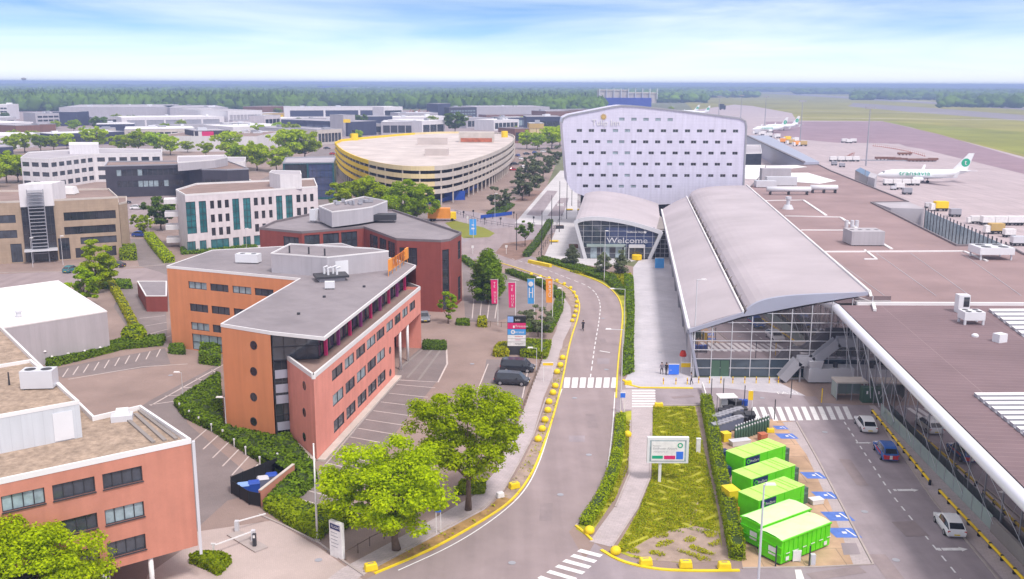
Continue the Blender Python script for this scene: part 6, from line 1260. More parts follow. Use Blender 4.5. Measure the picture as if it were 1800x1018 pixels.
# ---------------- green containers ----------------
cdir = (Vector(G(1468, 945))-Vector(G(1368, 985))); ca = math.atan2(cdir.y, cdir.x)
def container(loc, L_, W_, H_, closed, label):
    t = thing('waste_container', label, 'container', (loc[0], loc[1], 0), ca, 'green waste containers'); m = MB()
    if closed:
        m.add([(-L_/2, -W_/2, .15), (L_/2, -W_/2, .15), (L_/2, -W_/2, H_), (-L_/2, -W_/2, H_), (-L_/2, W_/2, .15), (L_/2, W_/2, .15), (L_/2, W_/2, H_), (-L_/2, W_/2, H_)], [(0, 1, 2, 3), (5, 4, 7, 6), (1, 5, 6, 2), (4, 0, 3, 7), (0, 4, 5, 1)])
        b_ = m.build('body', M['container_green'], t, local=True); m = MB(); m.box(-L_/2-.03, -W_/2-.03, H_, L_/2+.03, W_/2+.03, H_+.05)
        for x in (-.28, .12, .26, .34): m.box(L_*x, -W_/2, H_+.05, L_*x+.05, W_/2, H_+.12)
        m.build('lid', M['lime'], t, local=True); m = MB()
        for x in (-L_*.30, L_*.05, L_*.42): m.box(x, -W_/2-.05, .2, x+.08, -W_/2-.004, H_)
        m.box(-L_/2, -W_/2-.04, H_*.5, L_*.5, -W_/2-.006, H_*.5+.06); m.build('rib', M['container_green'], t, local=True)
        m = MB(); m.box(-L_*.46, -W_/2-.07, H_*.64, -L_*.14, -W_/2-.055, H_*.98); p_ = m.build('sign_panel', M['navy'], t, local=True)
        m = MB(); m.disc((-L_*.405, -W_/2-.08, H_*.81), (1, 0, 0), (0, 0, 1), .24, 16, 0, .15); m.build('logo', M['container_green'], p_, local=True)
        m = MB(); m.text('PreZero', (-L_*.36, -W_/2-.078, H_*.74), (1, 0, 0), (0, 0, 1), .27, 0, .0); m.build('lettering', M['white_paint'], p_, local=True)
        m = MB(); m.box(L_/2, -W_/2+.2, .3, L_/2+.9, W_/2-.2, 1.3); m.obox((L_/2+1.3, 0, .2), (.7, .9, 1.3)); m.build('power_unit', M['bin_green'], t, local=True)
    else:
        m.box(-L_/2, -W_/2, .2, L_/2, W_/2, H_)
        for i in range(int(L_/.6)): x = -L_/2+.3+i*.6; m.box(x, -W_/2-.07, .3, x+.1, -W_/2-.002, H_-.1); m.box(x, W_/2+.002, .3, x+.1, W_/2+.07, H_-.1)
        m.box(-L_/2-.06, -W_/2-.1, H_-.12, L_/2+.06, W_/2+.1, H_-.005); m.build('body', M['container_green'], t, local=True)
        m = MB(); P_ = []; K = 8
        for i in range(K+1): x = -L_/2+L_*i/K; P_.append([(x, -W_/2, H_+.01), (x, -W_*.2, H_+.13+.03*math.sin(i*2)), (x, W_*.2, H_+.13+.02*math.cos(i*3)), (x, W_/2, H_+.01)])
        for i in range(K):
            for j in range(3): m.quad(P_[i][j], P_[i+1][j], P_[i+1][j+1], P_[i][j+1])
        m.build('tarpaulin', M['tarp'], t, True, True); m = MB()
        for i in range(6): x = -L_/2+.5+i*(L_-1)/5; m.box(x, -W_/2-.12, H_*.44, x+.5, -W_/2-.103, H_*.44+.07)
        for x in (-L_/2+.5, L_/2-.9): m.box(x, -W_/2-.12, H_*.18, x+.4, -W_/2-.103, H_*.18+.35)
        m.box(-L_/2-.075, -.7, H_*.3, -L_/2-.061, .1, H_*.62); m.build('reflector_tape', M['white_paint'], t, local=True)
        m = MB(); m.box(-L_/2-.1, -W_/2, .9, -L_/2-.002, W_/2, 1.0); m.box(-L_/2-.1, -W_/2, 1.6, -L_/2-.002, W_/2, 1.7); m.build('door_bar', M['container_green'], t, local=True)
    m = MB(); m.box(-L_/2, -W_/2+.3, 0, L_/2, -W_/2+.5, .16); m.box(-L_/2, W_/2-.5, 0, L_/2, W_/2-.3, .16); m.build('skid', M['dark_metal'], t, local=True)
    return t
def ccen(nx, ny, L_, W_, H_):          # near-left top corner seen at (nx,ny)
    q = Vector(G(nx, ny, H_)); d = Vector((math.cos(ca), math.sin(ca))); n_ = Vector((-d.y, d.x)); return q+d*L_/2+n_*W_/2
container(ccen(1375, 951, 6.4, 2.5, 2.35), 6.4, 2.45, 2.35, False, 'nearest green container with pale cover and white tape dashes')
container(ccen(1341, 925, 6.4, 2.5, 2.35), 6.4, 2.45, 2.35, False, 'second nearest green container with pale cover')
container(ccen(1334, 881, 6.4, 2.5, 2.4), 6.4, 2.5, 2.4, True, 'closed green compactor container nearest the covered ones')
container(ccen(1321, 843, 6.4, 2.5, 2.4), 6.4, 2.5, 2.4, True, 'middle one of the three closed green compactor containers')
container(ccen(1308, 806, 6.4, 2.5, 2.4), 6.4, 2.5, 2.4, True, 'farthest closed green compactor container next to gas bottles')
# gas bottles, wheeled bins, trolleys
bt = thing('gas_bottle', '', 'gas bottle', (0, 0, 0), 0, 'green gas bottles in two rows'); m = MB(); m.lathe(0, 0, [(.16, 0), (.17, .1), (.17, 1.15), (.12, 1.3), (.05, 1.38)], 10); m.build('cylinder', M['bin_green'], bt, True, True); m = MB(); m.lathe(0, 0, [(.09, 1.36), (.09, 1.5), (.02, 1.55)], 8); m.build('cap', M['white_metal'], bt, local=True)
for r_ in range(2):
    for i in range(13): g = G(1293+i*4.7, 776-i*1.6-r_*7); place(bt, g, 0, 'green gas bottle with pale cap in the %s row by the yellow block' % ('front' if r_ == 0 else 'back'))
wb = thing('wheeled_bin', '', 'bin', (0, 0, 0), 0, 'wheeled bins in the yard'); m = MB(); m.obox((0, 0, .12), (.85, .7, .95), 0, tp=1.12); m.build('body', M['bin_grey'], wb, local=True); m = MB(); m.obox((0, 0, 1.07), (1.0, .85, .1)); m.build('lid', M['grey_metal'], wb, local=True); m = MB()
for x in (-.3, .3): m.tube([(x, -.35, .12), (x, -.27, .12)], .12, 8)
m.build('wheel', M['black'], wb, local=True)
for r_ in range(2):
    for i in range(7): g = G(1258+i*6.6, 765-i*2.2-r_*15); place(wb, g, .2, 'grey blue wheeled bin in the %s line beside the clipped hedge' % ('front' if r_ == 0 else 'back'), None, (1, 1, 1.25))
db_ = thing('wheeled_bin', '', 'bin', (0, 0, 0), 0, 'black wheeled bins in the yard'); m = MB(); m.obox((0, 0, .1), (1.2, .9, 1.2), 0, tp=1.08); m.build('body', M['black'], db_, local=True); m = MB(); m.obox((0, 0, 1.3), (1.35, 1.05, .1)); m.build('lid', M['dark_metal'], db_, local=True)
for i, (x, y) in enumerate(((1272, 738), (1281, 733), (1289, 735), (1298, 745), (1307, 750), (1317, 748), (1303, 735), (1290, 724))): place(db_, G(x, y), i*.3, ['black bin nearest the hedge behind the grey bins', 'black bin behind the grey bins, second from hedge', 'black bin behind the grey bins, third from hedge', 'black bin just left of the gas bottles', 'black bin behind the left gas bottles', 'black bin closest to the zebra crossing', 'black bin in the middle of the black group', 'upright black bin under the white canopy'][i], None, 1.15 if i in (5, 7) else 1)
for x, y, s, c, lb in ((1283, 892, (1.1, 1.5, 1.9), 'yellow_paint', 'tall yellow bin between hedge and green containers'), (1275, 775, (.9, .9, .9), 'yellow_paint', 'small yellow bin before the grey blue bins'), (1293, 905, (.8, .8, .8), 'orange_sign', 'small orange bin beside the covered container'), (1270, 812, (1., .9, 1.2), 'navy', 'navy bin beside the farthest green container'), (1274, 838, (.9, .9, 1.), 'navy', 'navy bin beside the middle green container'), (1340, 775, (.8, .8, .8), 'rust', 'red box beside the gas bottles'), (1300, 782, (2.2, .9, .5), 'light_metal', 'pale pallet stack before the farthest green container'), (1434, 885, (1.2, .8, .4), 'roof_white', 'white slab at the blue bay')):
    g = G(x, y); t3 = thing('bin' if 'bin' in lb else 'box', lb, 'bin' if 'bin' in lb else 'box', (*g, 0)); m = MB(); m.obox((*g, .05), s, .3, tp=1.05); o_ = m.build('body', M[c], t3); m = MB(); m.obox((*g, .05+s[2]), (s[0]*1.1, s[1]*1.1, .08), .3); m.build('lid', M[c], t3)
# bus-stop like canopy, blue benches
g = G(1276, 728); t3 = thing('canopy', 'small white canopy beside the blue machines above the bins', 'canopy', (*g, 0)); m = MB(); m.obox((*g, 2.3), (2.3, 1.7, .12), .1); m.build('roof', M['roof_white'], t3)
for dx, dy in ((-1, -.7), (1, -.7), (-1, .7), (1, .7)): m = MB(); m.cyl(g[0]+dx, g[1]+dy, 0, 2.3, .04, 6); m.build('post', M['grey_metal'], t3)
m = MB(); m.obox((g[0]-.3, g[1], 0), (.8, .6, 1.9)); m.build('pay_machine', M['light_metal'], t3)
g = G(1298, 716); t3 = thing('trolley_shelter', 'row of blue trolleys right of the small white canopy', 'trolleys', (*g, 0)); m = MB()
for i in range(4): m.obox((g[0]-1.2+i*.7, g[1], .3), (.55, .7, .7))
m.build('basket', M['bin_blue'], t3); m = MB()
for i in range(4): m.obox((g[0]-1.2+i*.7, g[1], 0), (.06, .5, .3))
m.build('leg', M['grey_metal'], t3)
# ---------------- vehicles ----------------
def hd(x0, y0, x1, y1): a, b_ = G(x0, y0), G(x1, y1); return math.atan2(b_[1]-a[1], b_[0]-a[0])
road_a = hd(1700, 960, 1520, 720)
c = car('hatch', 4.3, 1.82, 1.5, 'car_white', 'white hatchback nearest the camera in the bays by the terminal'); place(c, G(1668, 930), road_a)
c = car('hatch', 4.6, 1.86, 1.5, 'car_white', 'white car parked just below the long zebra crossing'); place(c, G(1521, 752), road_a)
c = car('estate', 4.6, 1.85, 1.65, 'car_navy', 'dark blue police car with red and white stripes', stripes=('lamp_red', 'white_paint')); place(c, G(1556, 800), road_a)
c = car('van', 4.9, 1.95, 1.85, 'car_black', 'black van in front of the totem sign, farther of the pair'); place(c, G(910, 652), -.12)
c = car('van', 4.8, 1.9, 1.75, 'car_black', 'black people carrier nearer the tree, front of the pair'); place(c, G(900, 675), -.16)
c = car('hatch', 4.2, 1.8, 1.5, 'car_grey', 'dark grey car at the corner of the red brick wing'); place(c, G(746, 563), R(-80))
c = car('hatch', 4.1, 1.75, 1.5, 'car_teal', 'small teal car in front of the beige office'); place(c, G(125, 478), R(80))
c = car('sedan', 4.4, 1.8, 1.45, 'car_black', 'black car parked right of the beige office'); place(c, G(203, 470), R(170))
cw = car('hatch', 4.3, 1.8, 1.5, 'car_white', 'white car parked behind the beige office'); place(cw, G(241, 368), R(10))
cb = car('sedan', 4.4, 1.8, 1.45, 'car_black', 'dark car left of the white car behind the beige office'); place(cb, G(219, 358), R(20))
cbl = car('hatch', 4.2, 1.8, 1.5, 'car_blue', 'blue car at the side street wall'); place(cbl, G(247, 416), R(0))
cr_ = car('hatch', 4.2, 1.8, 1.5, 'car_red', 'red car on the street beyond the black office'); place(cr_, G(585, 272), 1.)
far_cars = [(438, 322, 'white'), (512, 296, 'black'), (560, 290, 'red'), (594, 258, 'white'), (575, 262, 'black'), (650, 243, 'white'), (668, 242, 'white'), (690, 242, 'black'), (700, 241, 'white'), (910, 275, 'blue'), (918, 281, 'white'), (926, 272, 'black'), (935, 283, 'white'), (948, 276, 'black'), (905, 290, 'black'), (918, 296, 'white'), (902, 300, 'red'), (956, 268, 'white'), (940, 270, 'blue'), (620, 265, 'white'), (300, 290, 'black'), (870, 236, 'white'), (570, 300, 'white')]
XC = []; proto = {'white': cw, 'black': cb, 'blue': cbl, 'red': cr_}
for i, (x, y, k) in enumerate(far_cars): XC.append((place(proto[k], G(x, y), random.uniform(-.5, .5)+(1.5 if i % 3 == 0 else 0), 'tiny far %s car parked %s' % (k, 'on the street left of the oval car park' if x < 640 else ('behind the car park deck' if x < 880 else 'near the avenue trees between car park and hotel')), 'far parked cars'), x, y, k+' car'))
# rails beside the bays
def guard(P, label):
    t3 = thing('guard_rail', label, 'guard rail', (*G(*P[0]), 0), 0, 'yellow guard rails beside the terminal'); a, b_ = [Vector(G(*p)) for p in P]; n_ = max(2, int((b_-a).length/2.1)); m = MB(); m.tube([(*a, .42), (*b_, .42)], .13, 8); m.build('rail', M['yellow_clad'], t3)
    for i in range(n_+1): q = a.lerp(b_, i/n_); m = MB(); m.obox((*q, 0), (.22, .22, .56)); m.build('post', M['black'], t3)
guard([(1533, 727), (1634, 853)], 'upper yellow guard rail on black feet beside the terminal bays'); guard([(1651, 869), (1830, 1060)], 'lower yellow guard rail on black feet beside the terminal bays')
fx = lambda Y: 45.4+(Y-111)*.049
t3 = thing('glass_fence', 'greenish glass panel fence in front of the mirror glass side', 'fence', (fx(113), 113, 0)); Ya, Yb = 113.5, 82.; n_ = 14
for i in range(n_):
    a = Ya+(Yb-Ya)*i/n_; b_ = Ya+(Yb-Ya)*(i+1)/n_; m = MB(); m.bar((fx(a), a-.06, .8), (fx(b_), b_+.06, .8), .03, 1.5); m.build('glass_panel', M['glass_green'], t3); m = MB(); m.obox((fx(a), a, 0), (.07, .07, 1.6)); m.build('post', M['grey_metal'], t3)
m = MB(); m.bar((fx(82), 82, .7), (fx(40), 40, .7), .3, 1.4); tag(m.build('low_wall', M['concrete_dark']), 'low brown grey wall continuing the glass fence to the right edge', 'wall')
# ---------------- signs, lamps, poles, flags ----------------
def lamp(x, y, h_, label, arm=1.1, az=0., r_=.09, head='roof_white', hl=.8):
    g = G(x, y); t3 = thing('street_lamp', label, 'street lamp', (*g, 0), 0, 'street lamps'); m = MB(); m.cyl(*g, 0, h_, r_, 8, r2=r_*.6); m.build('pole', M['light_metal'], t3)
    m = MB(); e = (g[0]+arm*math.cos(az), g[1]+arm*math.sin(az), h_+.05); m.tube([(*g, h_-.05), e], r_*.5, 6); m.build('arm', M['light_metal'], t3); m = MB(); m.obox((e[0], e[1], h_), (hl, .3, .14), az, tp=.8); m.build('lamp_head', M[head], t3)
lamp(1218, 662, 13.8, 'tall street lamp at the left corner of the terminal front', .9, 0, .12)
lamp(1332, 1035, 9.0, 'pale lamp post with clustered head in front of green containers', .5, 0, .12, hl=.9)
lamp(1092, 690, 8.6, 'tall thin lamp at the crossing corner of the road', 1.9, math.pi, .08)
lamp(1062, 495, 10.5, 'white tall lamp mast in front of the entrance hall', .3, 0, .09)
lamp(1096, 610, 9.2, 'thin lamp with left pointing arm on the bend hedge', 2., math.pi, .07)
lamp(952, 630, 12.2, 'white tall pole right of the totem sign', .5, math.pi, .09)
lamp(943, 655, 3.6, 'short lamp with flat head by the black vans', .9, math.pi, .05)
lamp(322, 702, 3.6, 'short white lamp at the shrub bed corner', .6, math.pi, .05); lamp(398, 756, 4.0, 'short white lamp beside the orange wall', .6, math.pi, .06); lamp(988, 545, 4, 'short white lamp at the curved hedge', .5, math.pi, .05)
lamp(58, 470, 6.5, 'thin lamp left of the beige office entrance', .3, 0, .06); lamp(111, 466, 6.5, 'thin lamp right of the beige office entrance', .3, 0, .06); lamp(263, 418, 5, 'small lamp in front of the dark round tree', .4, 0, .06); lamp(434, 446, 6, 'thin lamp before the teal-windowed office', .3, 0, .05); lamp(870, 395, 9, 'lamp at the blue barrier by the roundabout', .4, 0, .06)
for i, (x, y, h_) in enumerate(((952, 452, 11), (969, 430, 12.5), (983, 408, 14), (996, 385, 17), (1005, 362, 11), (908, 440, 9))):
    g = G(x, y); m = MB(); m.cyl(*g, 0, h_, .11, 8, r2=.07); t3 = m.build('mast', M['dark_metal']); tag(t3, ['nearest', 'second nearest', 'middle', 'tallest, fourth', 'farthest', 'single left'][i]+' dark mast of the row left of the entrance hall', 'mast', 'dark masts on the plaza')
for x, yb, yt, lb in ((1530, 330, 190, 'nearest tall floodlight mast at the terminal edge'), (1411, 284, 178, 'second floodlight mast standing behind the pier'), (1347, 258, 170, 'third floodlight mast beside the tail of the far aircraft'), (1304, 207, 168, 'fourth floodlight mast above the hotel corner'), (1265, 205, 170, 'farthest floodlight mast over the apron')):
    hh = 28.5; g = V(x, yt, 1.)
    rx, ry, rw_ = ray(x, yt); tt = (hh-H)/rw_; gx, gy = rx*tt, ry*tt; t3 = thing('floodlight_mast', lb, 'floodlight mast', (gx, gy, 0), 0, 'apron floodlight masts'); m = MB(); m.cyl(gx, gy, 0, hh, .42, 8, r2=.2); m.build('pole', M['grey_metal'], t3); m = MB(); m.box(gx-2.4, gy-.3, hh-.4, gx+2.4, gy+.3, hh+.5); m.build('lamp_bar', M['grey_metal'], t3)
# banner flags
def flag(x, yb, h_, ln, col, label, txt=None, lean=0.):
    g = G(x, yb); t3 = thing('flag_pole', label, 'flag', (*g, 0), 0, 'banner flags'); m = MB(); m.cyl(*g, 0, h_, .07, 8, r2=.05); m.tube([(g[0], g[1], h_-.1), (g[0]-1.25, g[1], h_-.1)], .03, 6); m.build('pole', M['white_paint'], t3)
    m = MB(); K = 10; A_ = []
    for i in range(K+1): s = i/K; z_ = h_-.15-ln*s; A_.append([(g[0]-1.2+lean*s+.0*s, g[1]+.08*math.sin(s*5), z_), (g[0]-.08+lean*.2*s, g[1]+.05*math.sin(s*6+1), z_)])
    for i in range(K): m.quad(A_[i+1][0], A_[i+1][1], A_[i][1], A_[i][0])
    o_ = m.build('banner', M[col], t3); m = MB()
    if txt == 'circle':
        m.disc((g[0]-.62, g[1]-.11, h_-.95), (1, 0, 0), (0, 0, 1), .42, 18); m.box(g[0]-.95, g[1]-.1, h_-3.3, g[0]-.8, g[1]-.09, h_-1.6); m.box(g[0]-.4, g[1]-.1, h_-3.3, g[0]-.25, g[1]-.09, h_-1.6); m.box(g[0]-.8, g[1]-.1, h_-2.5, g[0]-.4, g[1]-.09, h_-2.38)
    elif txt == 'bar': m.text('EXPO', (g[0]-.72, g[1]-.12, h_-.5), (0, 0, -1), (1, 0, 0), .45, 0, .02, font_sx=1.75)
    else:
        for k, ch in enumerate(txt):
            if ch != ' ': m.text(ch, (g[0]-.78+lean*(.3+.5*k/len(txt)), g[1]-.12, h_-.95-k*.52), (1, 0, 0), (0, 0, 1), .42, 0, 0)
    m.build('lettering', M['white_paint'], o_)
flag(875, 572, 8.0, 4.1, 'magenta', 'leftmost magenta banner flag by the dark cone tree', 'TE HUUR', .2); flag(906, 590, 8.9, 4.1, 'magenta', 'magenta banner flag behind the totem sign', 'TE HUUR', .15); flag(939, 572, 8.1, 4.2, 'sky_blue', 'sky blue banner flag with white circle', 'circle', .1); flag(971, 570, 8.0, 4.1, 'orange_sign', 'orange banner flag, rightmost of the four', 'bar', .1)
g = G(857, 440); t3 = thing('flag_pole', 'blue banner on a post beside the roundabout', 'flag', (*G(832, 419), 0)); g = G(832, 419); m = MB(); m.cyl(*g, 0, 5.2, .07, 8); m.build('pole', M['light_metal'], t3); m = MB(); m.box(g[0]-1.0, g[1]-.04, .9, g[0]+.8, g[1]-.0, 5.1); o_ = m.build('banner', M['sky_blue'], t3); m = MB(); m.box(g[0]-.5, g[1]-.06, 2.4, g[0]+.3, g[1]-.05, 2.8); m.box(g[0]-.4, g[1]-.06, 3.4, g[0]+.2, g[1]-.05, 3.7); m.build('lettering', M['white_paint'], o_)
# totem sign
g = G(908, 624); t3 = thing('totem_sign', 'multi tenant totem sign with dark, magenta, blue and white panels', 'sign', (*g, 0)); w_ = 1.36
m = MB(); m.box(g[0]-w_-.03, g[1], 0, g[0]+w_+.03, g[1]+.5, 6.0); m.build('frame', M['dark_metal'], t3); y_ = g[1]-.03
rowsT = [(5.0, 5.85, 'black', 'bdo', 'white_paint'), (4.05, 4.95, 'magenta', 'Trinicom', 'white_paint'), (3.15, 4.0, 'blue_sign', 'stratus', 'white_paint'), (2.55, 3.1, 'white_paint', 'nedsense', 'red_sign'), (2.05, 2.5, 'white_paint', 'verhuur', 'magenta'), (1.4, 2.0, 'white_paint', 'kantoren', 'dark_metal')]
for z0_, z1_, c_, s_, tc_ in rowsT:
    m = MB(); m.box(g[0]-w_, y_, z0_, g[0]+w_, g[1]+.02, z1_); p_ = m.build('sign_panel', M['sky_blue' if c_ == 'blue_sign' else c_], t3); m = MB(); m.text(s_, (g[0]-.25, y_-.01, z0_+.25), (1, 0, 0), (0, 0, 1), (z1_-z0_)*.42, 0, .01); m.build('lettering', M[tc_], p_)
    if c_ == 'blue_sign': m = MB(); m.disc((g[0]-.55, y_-.02, (z0_+z1_)/2), (1, 0, 0), (0, 0, 1), .33, 16, 0, .14); m.build('emblem', M['white_paint'], p_)
    if c_ == 'black': m = MB(); m.box(g[0]-w_, y_-.02, z0_+.05, g[0]-.5, y_-.005, z1_+.1); m.build('emblem', M['bin_lid'], p_)
    if c_ == 'magenta': m = MB(); m.box(g[0]-.55, y_-.02, z0_+.15, g[0]-.3, y_-.005, z0_+.5); m.build('emblem', M['white_paint'], p_)
# entrance sign, flagpole, barriers, bin enclosure
a = Vector(G(583, 975)); b_ = Vector(G(604, 984)); d = (b_-a).normalized(); a = b_-d*1.5; n_ = Vector((d.y, -d.x)); t3 = thing('totem_sign', 'white entrance totem sign with dark header beside the flagpole', 'sign', (*a, 0)); m = MB(); m.bar((*a, 1.65), (*b_, 1.65), .35, 3.3); m.build('frame', M['white_paint'], t3)
m = MB(); q = n_*.19; m.bar((*(a+d*.15+q), 2.85), (*(b_-d*.15+q), 2.85), .02, .5); p_ = m.build('header_panel', M['navy'], t3); m = MB(); q = n_*.21; m.text('FLIGHT', (*(a+d*.28+q), 2.75), (*d, 0), (0, 0, 1), .25, 0, .0); m.build('lettering', M['white_paint'], p_)
m = MB()
for i in range(5): m.bar((*(a+d*.2+n_*.18), 2.3-.32*i), (*(a+d*(1.+.1*(i % 2))+n_*.18), 2.3-.32*i), .01, .06)
m.build('listing', M['grey_metal'], t3)
g = G(558, 949); t3 = thing('flagpole', 'tall bare white flagpole by the entrance hedge', 'flagpole', (*g, 0)); m = MB(); m.cyl(*g, 0, 9.0, .11, 10, r2=.06); m.build('pole', M['white_paint'], t3, True); m = MB(); m.lathe(*g, [(.01, 9.0), (.1, 9.06), (.01, 9.15)], 8); m.build('finial', M['white_paint'], t3); m = MB(); m.obox((*g, 0), (.5, .5, .12)); m.build('base_plate', M['concrete'], t3)
def barrier(base, tip, label, hb=1.0):
    a = Vector(G(*base)); b_ = Vector(G(*tip, hb)); t3 = thing('barrier', label, 'barrier', (*a, 0), 0, 'car park barriers'); m = MB(); m.obox((*a, 0), (.35, .35, 1.1)); m.build('housing', M['light_metal'], t3); m = MB(); m.bar((*a, hb), (*b_, hb), .09, .1); m.build('boom', M['white_paint'], t3)
barrier((417, 935), (467, 903), 'upper white barrier boom at the car park entrance'); barrier((446, 952), (378, 958), 'lower white barrier boom at the car park entrance')
g = G(376, 975); m = MB(); m.obox((*g, 0), (.14, .14, .95)); m.obox((*g, .95), (.4, .14, .12)); tag(m.build('boom_rest', M['white_paint']), 'white boom rest at the end of the lower barrier', 'post')
g = G(448, 962); m = MB(); m.strip(GP([(410, 938), (460, 968)]), 1.3, 0, .14); tag(m.build('traffic_island', M['kerb']), kind='structure'); t3 = thing('ticket_machine', 'dark ticket machine on the barrier island', 'ticket machine', (*g, .14)); m = MB(); m.obox((*g, .14), (.3, .3, 1.15)); m.build('body', M['dark_metal'], t3); m = MB(); m.obox((g[0], g[1]-.16, .95), (.2, .03, .25)); m.build('screen', M['white_paint'], t3)
W_ = GP([(458, 890), (517, 842)]); m = MB(); m.bar((*W_[0], .8), (*W_[1], .8), .25, 1.6); t3 = m.build('brick_wall', M['red_brick']); tag(t3, 'short red brick screen wall beside the blue bins', 'wall'); m = MB(); m.bar((*W_[0], 1.64), (*W_[1], 1.64), .3, .08); m.build('coping', M['concrete'], t3)
fence('bin_enclosure', 'black slatted bin enclosure fence around the blue bins', GP([(458, 892), (438, 888), (407, 868), (407, 862), (487, 828)]), 1.5, M['black'], 1.6, (.95, .1), infill='black')
for x, y, c_, l_, lb in ((428, 870, 'bin_blue', 'bin_lid', 'blue bin with light blue lid, leftmost in the enclosure'), (447, 866, 'bin_blue', 'bin_blue', 'dark blue bin in the middle of the enclosure'), (463, 858, 'bin_grey', 'light_metal', 'grey bin with white lid in the enclosure'), (478, 852, 'bin_grey', 'bin_blue', 'rear bin at the brick wall in the enclosure')):
    g = G(x, y); t3 = thing('wheeled_bin', lb, 'bin', (*g, 0), 0, 'bins in the enclosure'); m = MB(); m.obox((*g, .1), (1.05, .8, .95), .3, tp=1.1); m.build('body', M[c_], t3); m = MB(); m.obox((*g, 1.06), (1.2, .95, .16), .3, tp=.8); m.build('lid', M[l_], t3)
# billboard
g = G(1159, 848); t3 = thing('billboard', 'white framed green and white billboard on one post on the island', 'billboard', (*g, 0)); a = V(1138, 768, g[1]); b_ = V(1209, 813, g[1]); y_ = g[1]; m = MB(); m.box(g[0]-.14, y_-.1, 0, g[0]+.14, y_+.1, b_[2]); m.build('post', M['white_paint'], t3)
m = MB(); m.box(a[0], y_-.22, b_[2], b_[0], y_+.22, a[2]); m.build('frame', M['white_metal'], t3); dx = b_[0]-a[0]; dz = a[2]-b_[2]; y2 = y_-.235
PX = lambda u: a[0]+dx*u
PZ = lambda v: a[2]-dz*v
m = MB(); m.box(PX(.06), y2, PZ(.93), PX(.94), y_-.2, PZ(.1)); pn = m.build('panel', M['glass_pale'], t3)
m = MB(); m.box(PX(.1), y2-.01, PZ(.9), PX(.9), y2, PZ(.14)); m.build('poster', M['white_paint'], pn)
for c_, u0, u1, v0, v1 in (('plane_green', .12, .38, .7, .82), ('magenta', .41, .68, .7, .84), ('blue_sign', .70, .87, .54, .84), ('plane_green', .76, .82, .2, .3)):
    m = MB(); m.box(PX(u0), y2-.02, PZ(v1), PX(u1), y2-.008, PZ(v0)) if c_ != 'plane_green' or u0 < .5 else m.disc((PX(.79), y2-.02, PZ(.3)), (1, 0, 0), (0, 0, 1), .28, 16, 0, .16); m.build('artwork', M[c_], pn)
m = MB(); m.text('Parkeren', (PX(.14), y2-.012, PZ(.34)), (1, 0, 0), (0, 0, 1), .16, 0, .002); m.text('Eindhoven Airport', (PX(.14), y2-.012, PZ(.46)), (1, 0, 0), (0, 0, 1), .24, 0, .002, font_sx=.95); m.text('www.parkeren.nl', (PX(.14), y2-.012, PZ(.57)), (1, 0, 0), (0, 0, 1), .15, 0, .002); m.build('lettering', M['grey_metal'], pn)
g = G(1227, 795); t3 = thing('utility_cabinet', 'white pillar cabinet beside the trodden path right of the billboard', 'cabinet', (*g, 0)); m = MB(); m.obox((*g, 0), (.45, .35, 1.55)); m.build('body', M['white_paint'], t3); m = MB(); m.obox((*g, 1.55), (.5, .4, .08)); m.build('cap', M['white_metal'], t3)
# crossing sign + forecourt items
def panel_sign(name, label, x, y, w_, h_, z_, col, cat='sign', txt=None, frame='white_paint'):
    g = G(x, y); t3 = thing(name, label, cat, (*g, 0)); m = MB()
    for s in (-1, 1): m.obox((g[0]+s*w_*.42, g[1], 0), (.06, .06, z_+h_))
    m.build('post', M[frame], t3); m = MB(); m.box(g[0]-w_/2, g[1]-.06, z_, g[0]+w_/2, g[1]-.035, z_+h_); p_ = m.build('panel', M[col], t3); m = MB(); m.box(g[0]-w_/2-.03, g[1]-.05, z_+h_, g[0]+w_/2+.03, g[1]+.06, z_+h_+.08); m.build('top_rail', M[frame], p_)
    if txt: m = MB(); m.text(txt, (g[0]-w_*.4, g[1]-.065, z_+h_*.4), (1, 0, 0), (0, 0, 1), .16, 0, .004); m.build('lettering', M['white_paint'], p_)
    return t3
panel_sign('information_board', 'blue information board beside two standing people', 1184, 660, 1.45, 1.45, .15, 'blue_sign', txt='bus')
panel_sign('information_board', 'yellow banner board right of the blue board', 1206, 655, 1.5, .6, .8, 'yellow_clad')
panel_sign('information_board', 'light blue board beside the entrance hall corner', 1159, 472, 2.0, 2.2, .1, 'sky_blue')
panel_sign('direction_sign', 'yellow direction sign over the footway below the car park exit', 963, 672, 1.4, .35, 2.4, 'yellow_clad')
panel_sign('crossing_sign', 'small blue crossing sign at the zebra corner of the side path', 1094, 726, .6, .6, 2.0, 'blue_sign')
panel_sign('crossing_sign', 'small blue sign on a post between the two large trees', 771, 938, .5, .5, 2.1, 'blue_sign')
panel_sign('direction_sign', 'small yellow sign above the long zebra crossing', 1318, 722, .6, 1.2, 1.4, 'yellow_clad')
g = G(1200, 641); t3 = thing('parasol_sign', 'small orange and white cone beside the yellow banner board', 'sign', (*g, 0)); m = MB(); m.obox((*g, 0), (.5, .5, 1.3)); m.build('body', M['white_paint'], t3); m = MB(); m.lathe(*g, [(.5, 1.3), (.5, 1.6), (.3, 2.1)], 10); m.build('cap', M['red_sign'], t3)
bo = thing('bollard', '', 'bollard', (0, 0, 0), 0, 'yellow and red bollards along the forecourt'); m = MB(); m.cyl(0, 0, 0, .95, .07, 8); m.build('post', M['yellow_clad'], bo, local=True); m = MB(); m.cyl(0, 0, .5, .72, .085, 8); m.build('band', M['rust'], bo, local=True)
for i, x in enumerate((1166, 1188, 1208, 1228, 1247, 1267, 1288, 1309, 1329, 1352, 1368)): place(bo, G(x, 676-(2 if i > 2 else 0)), 0, 'thin yellow bollard with red band in the row before the terminal front')
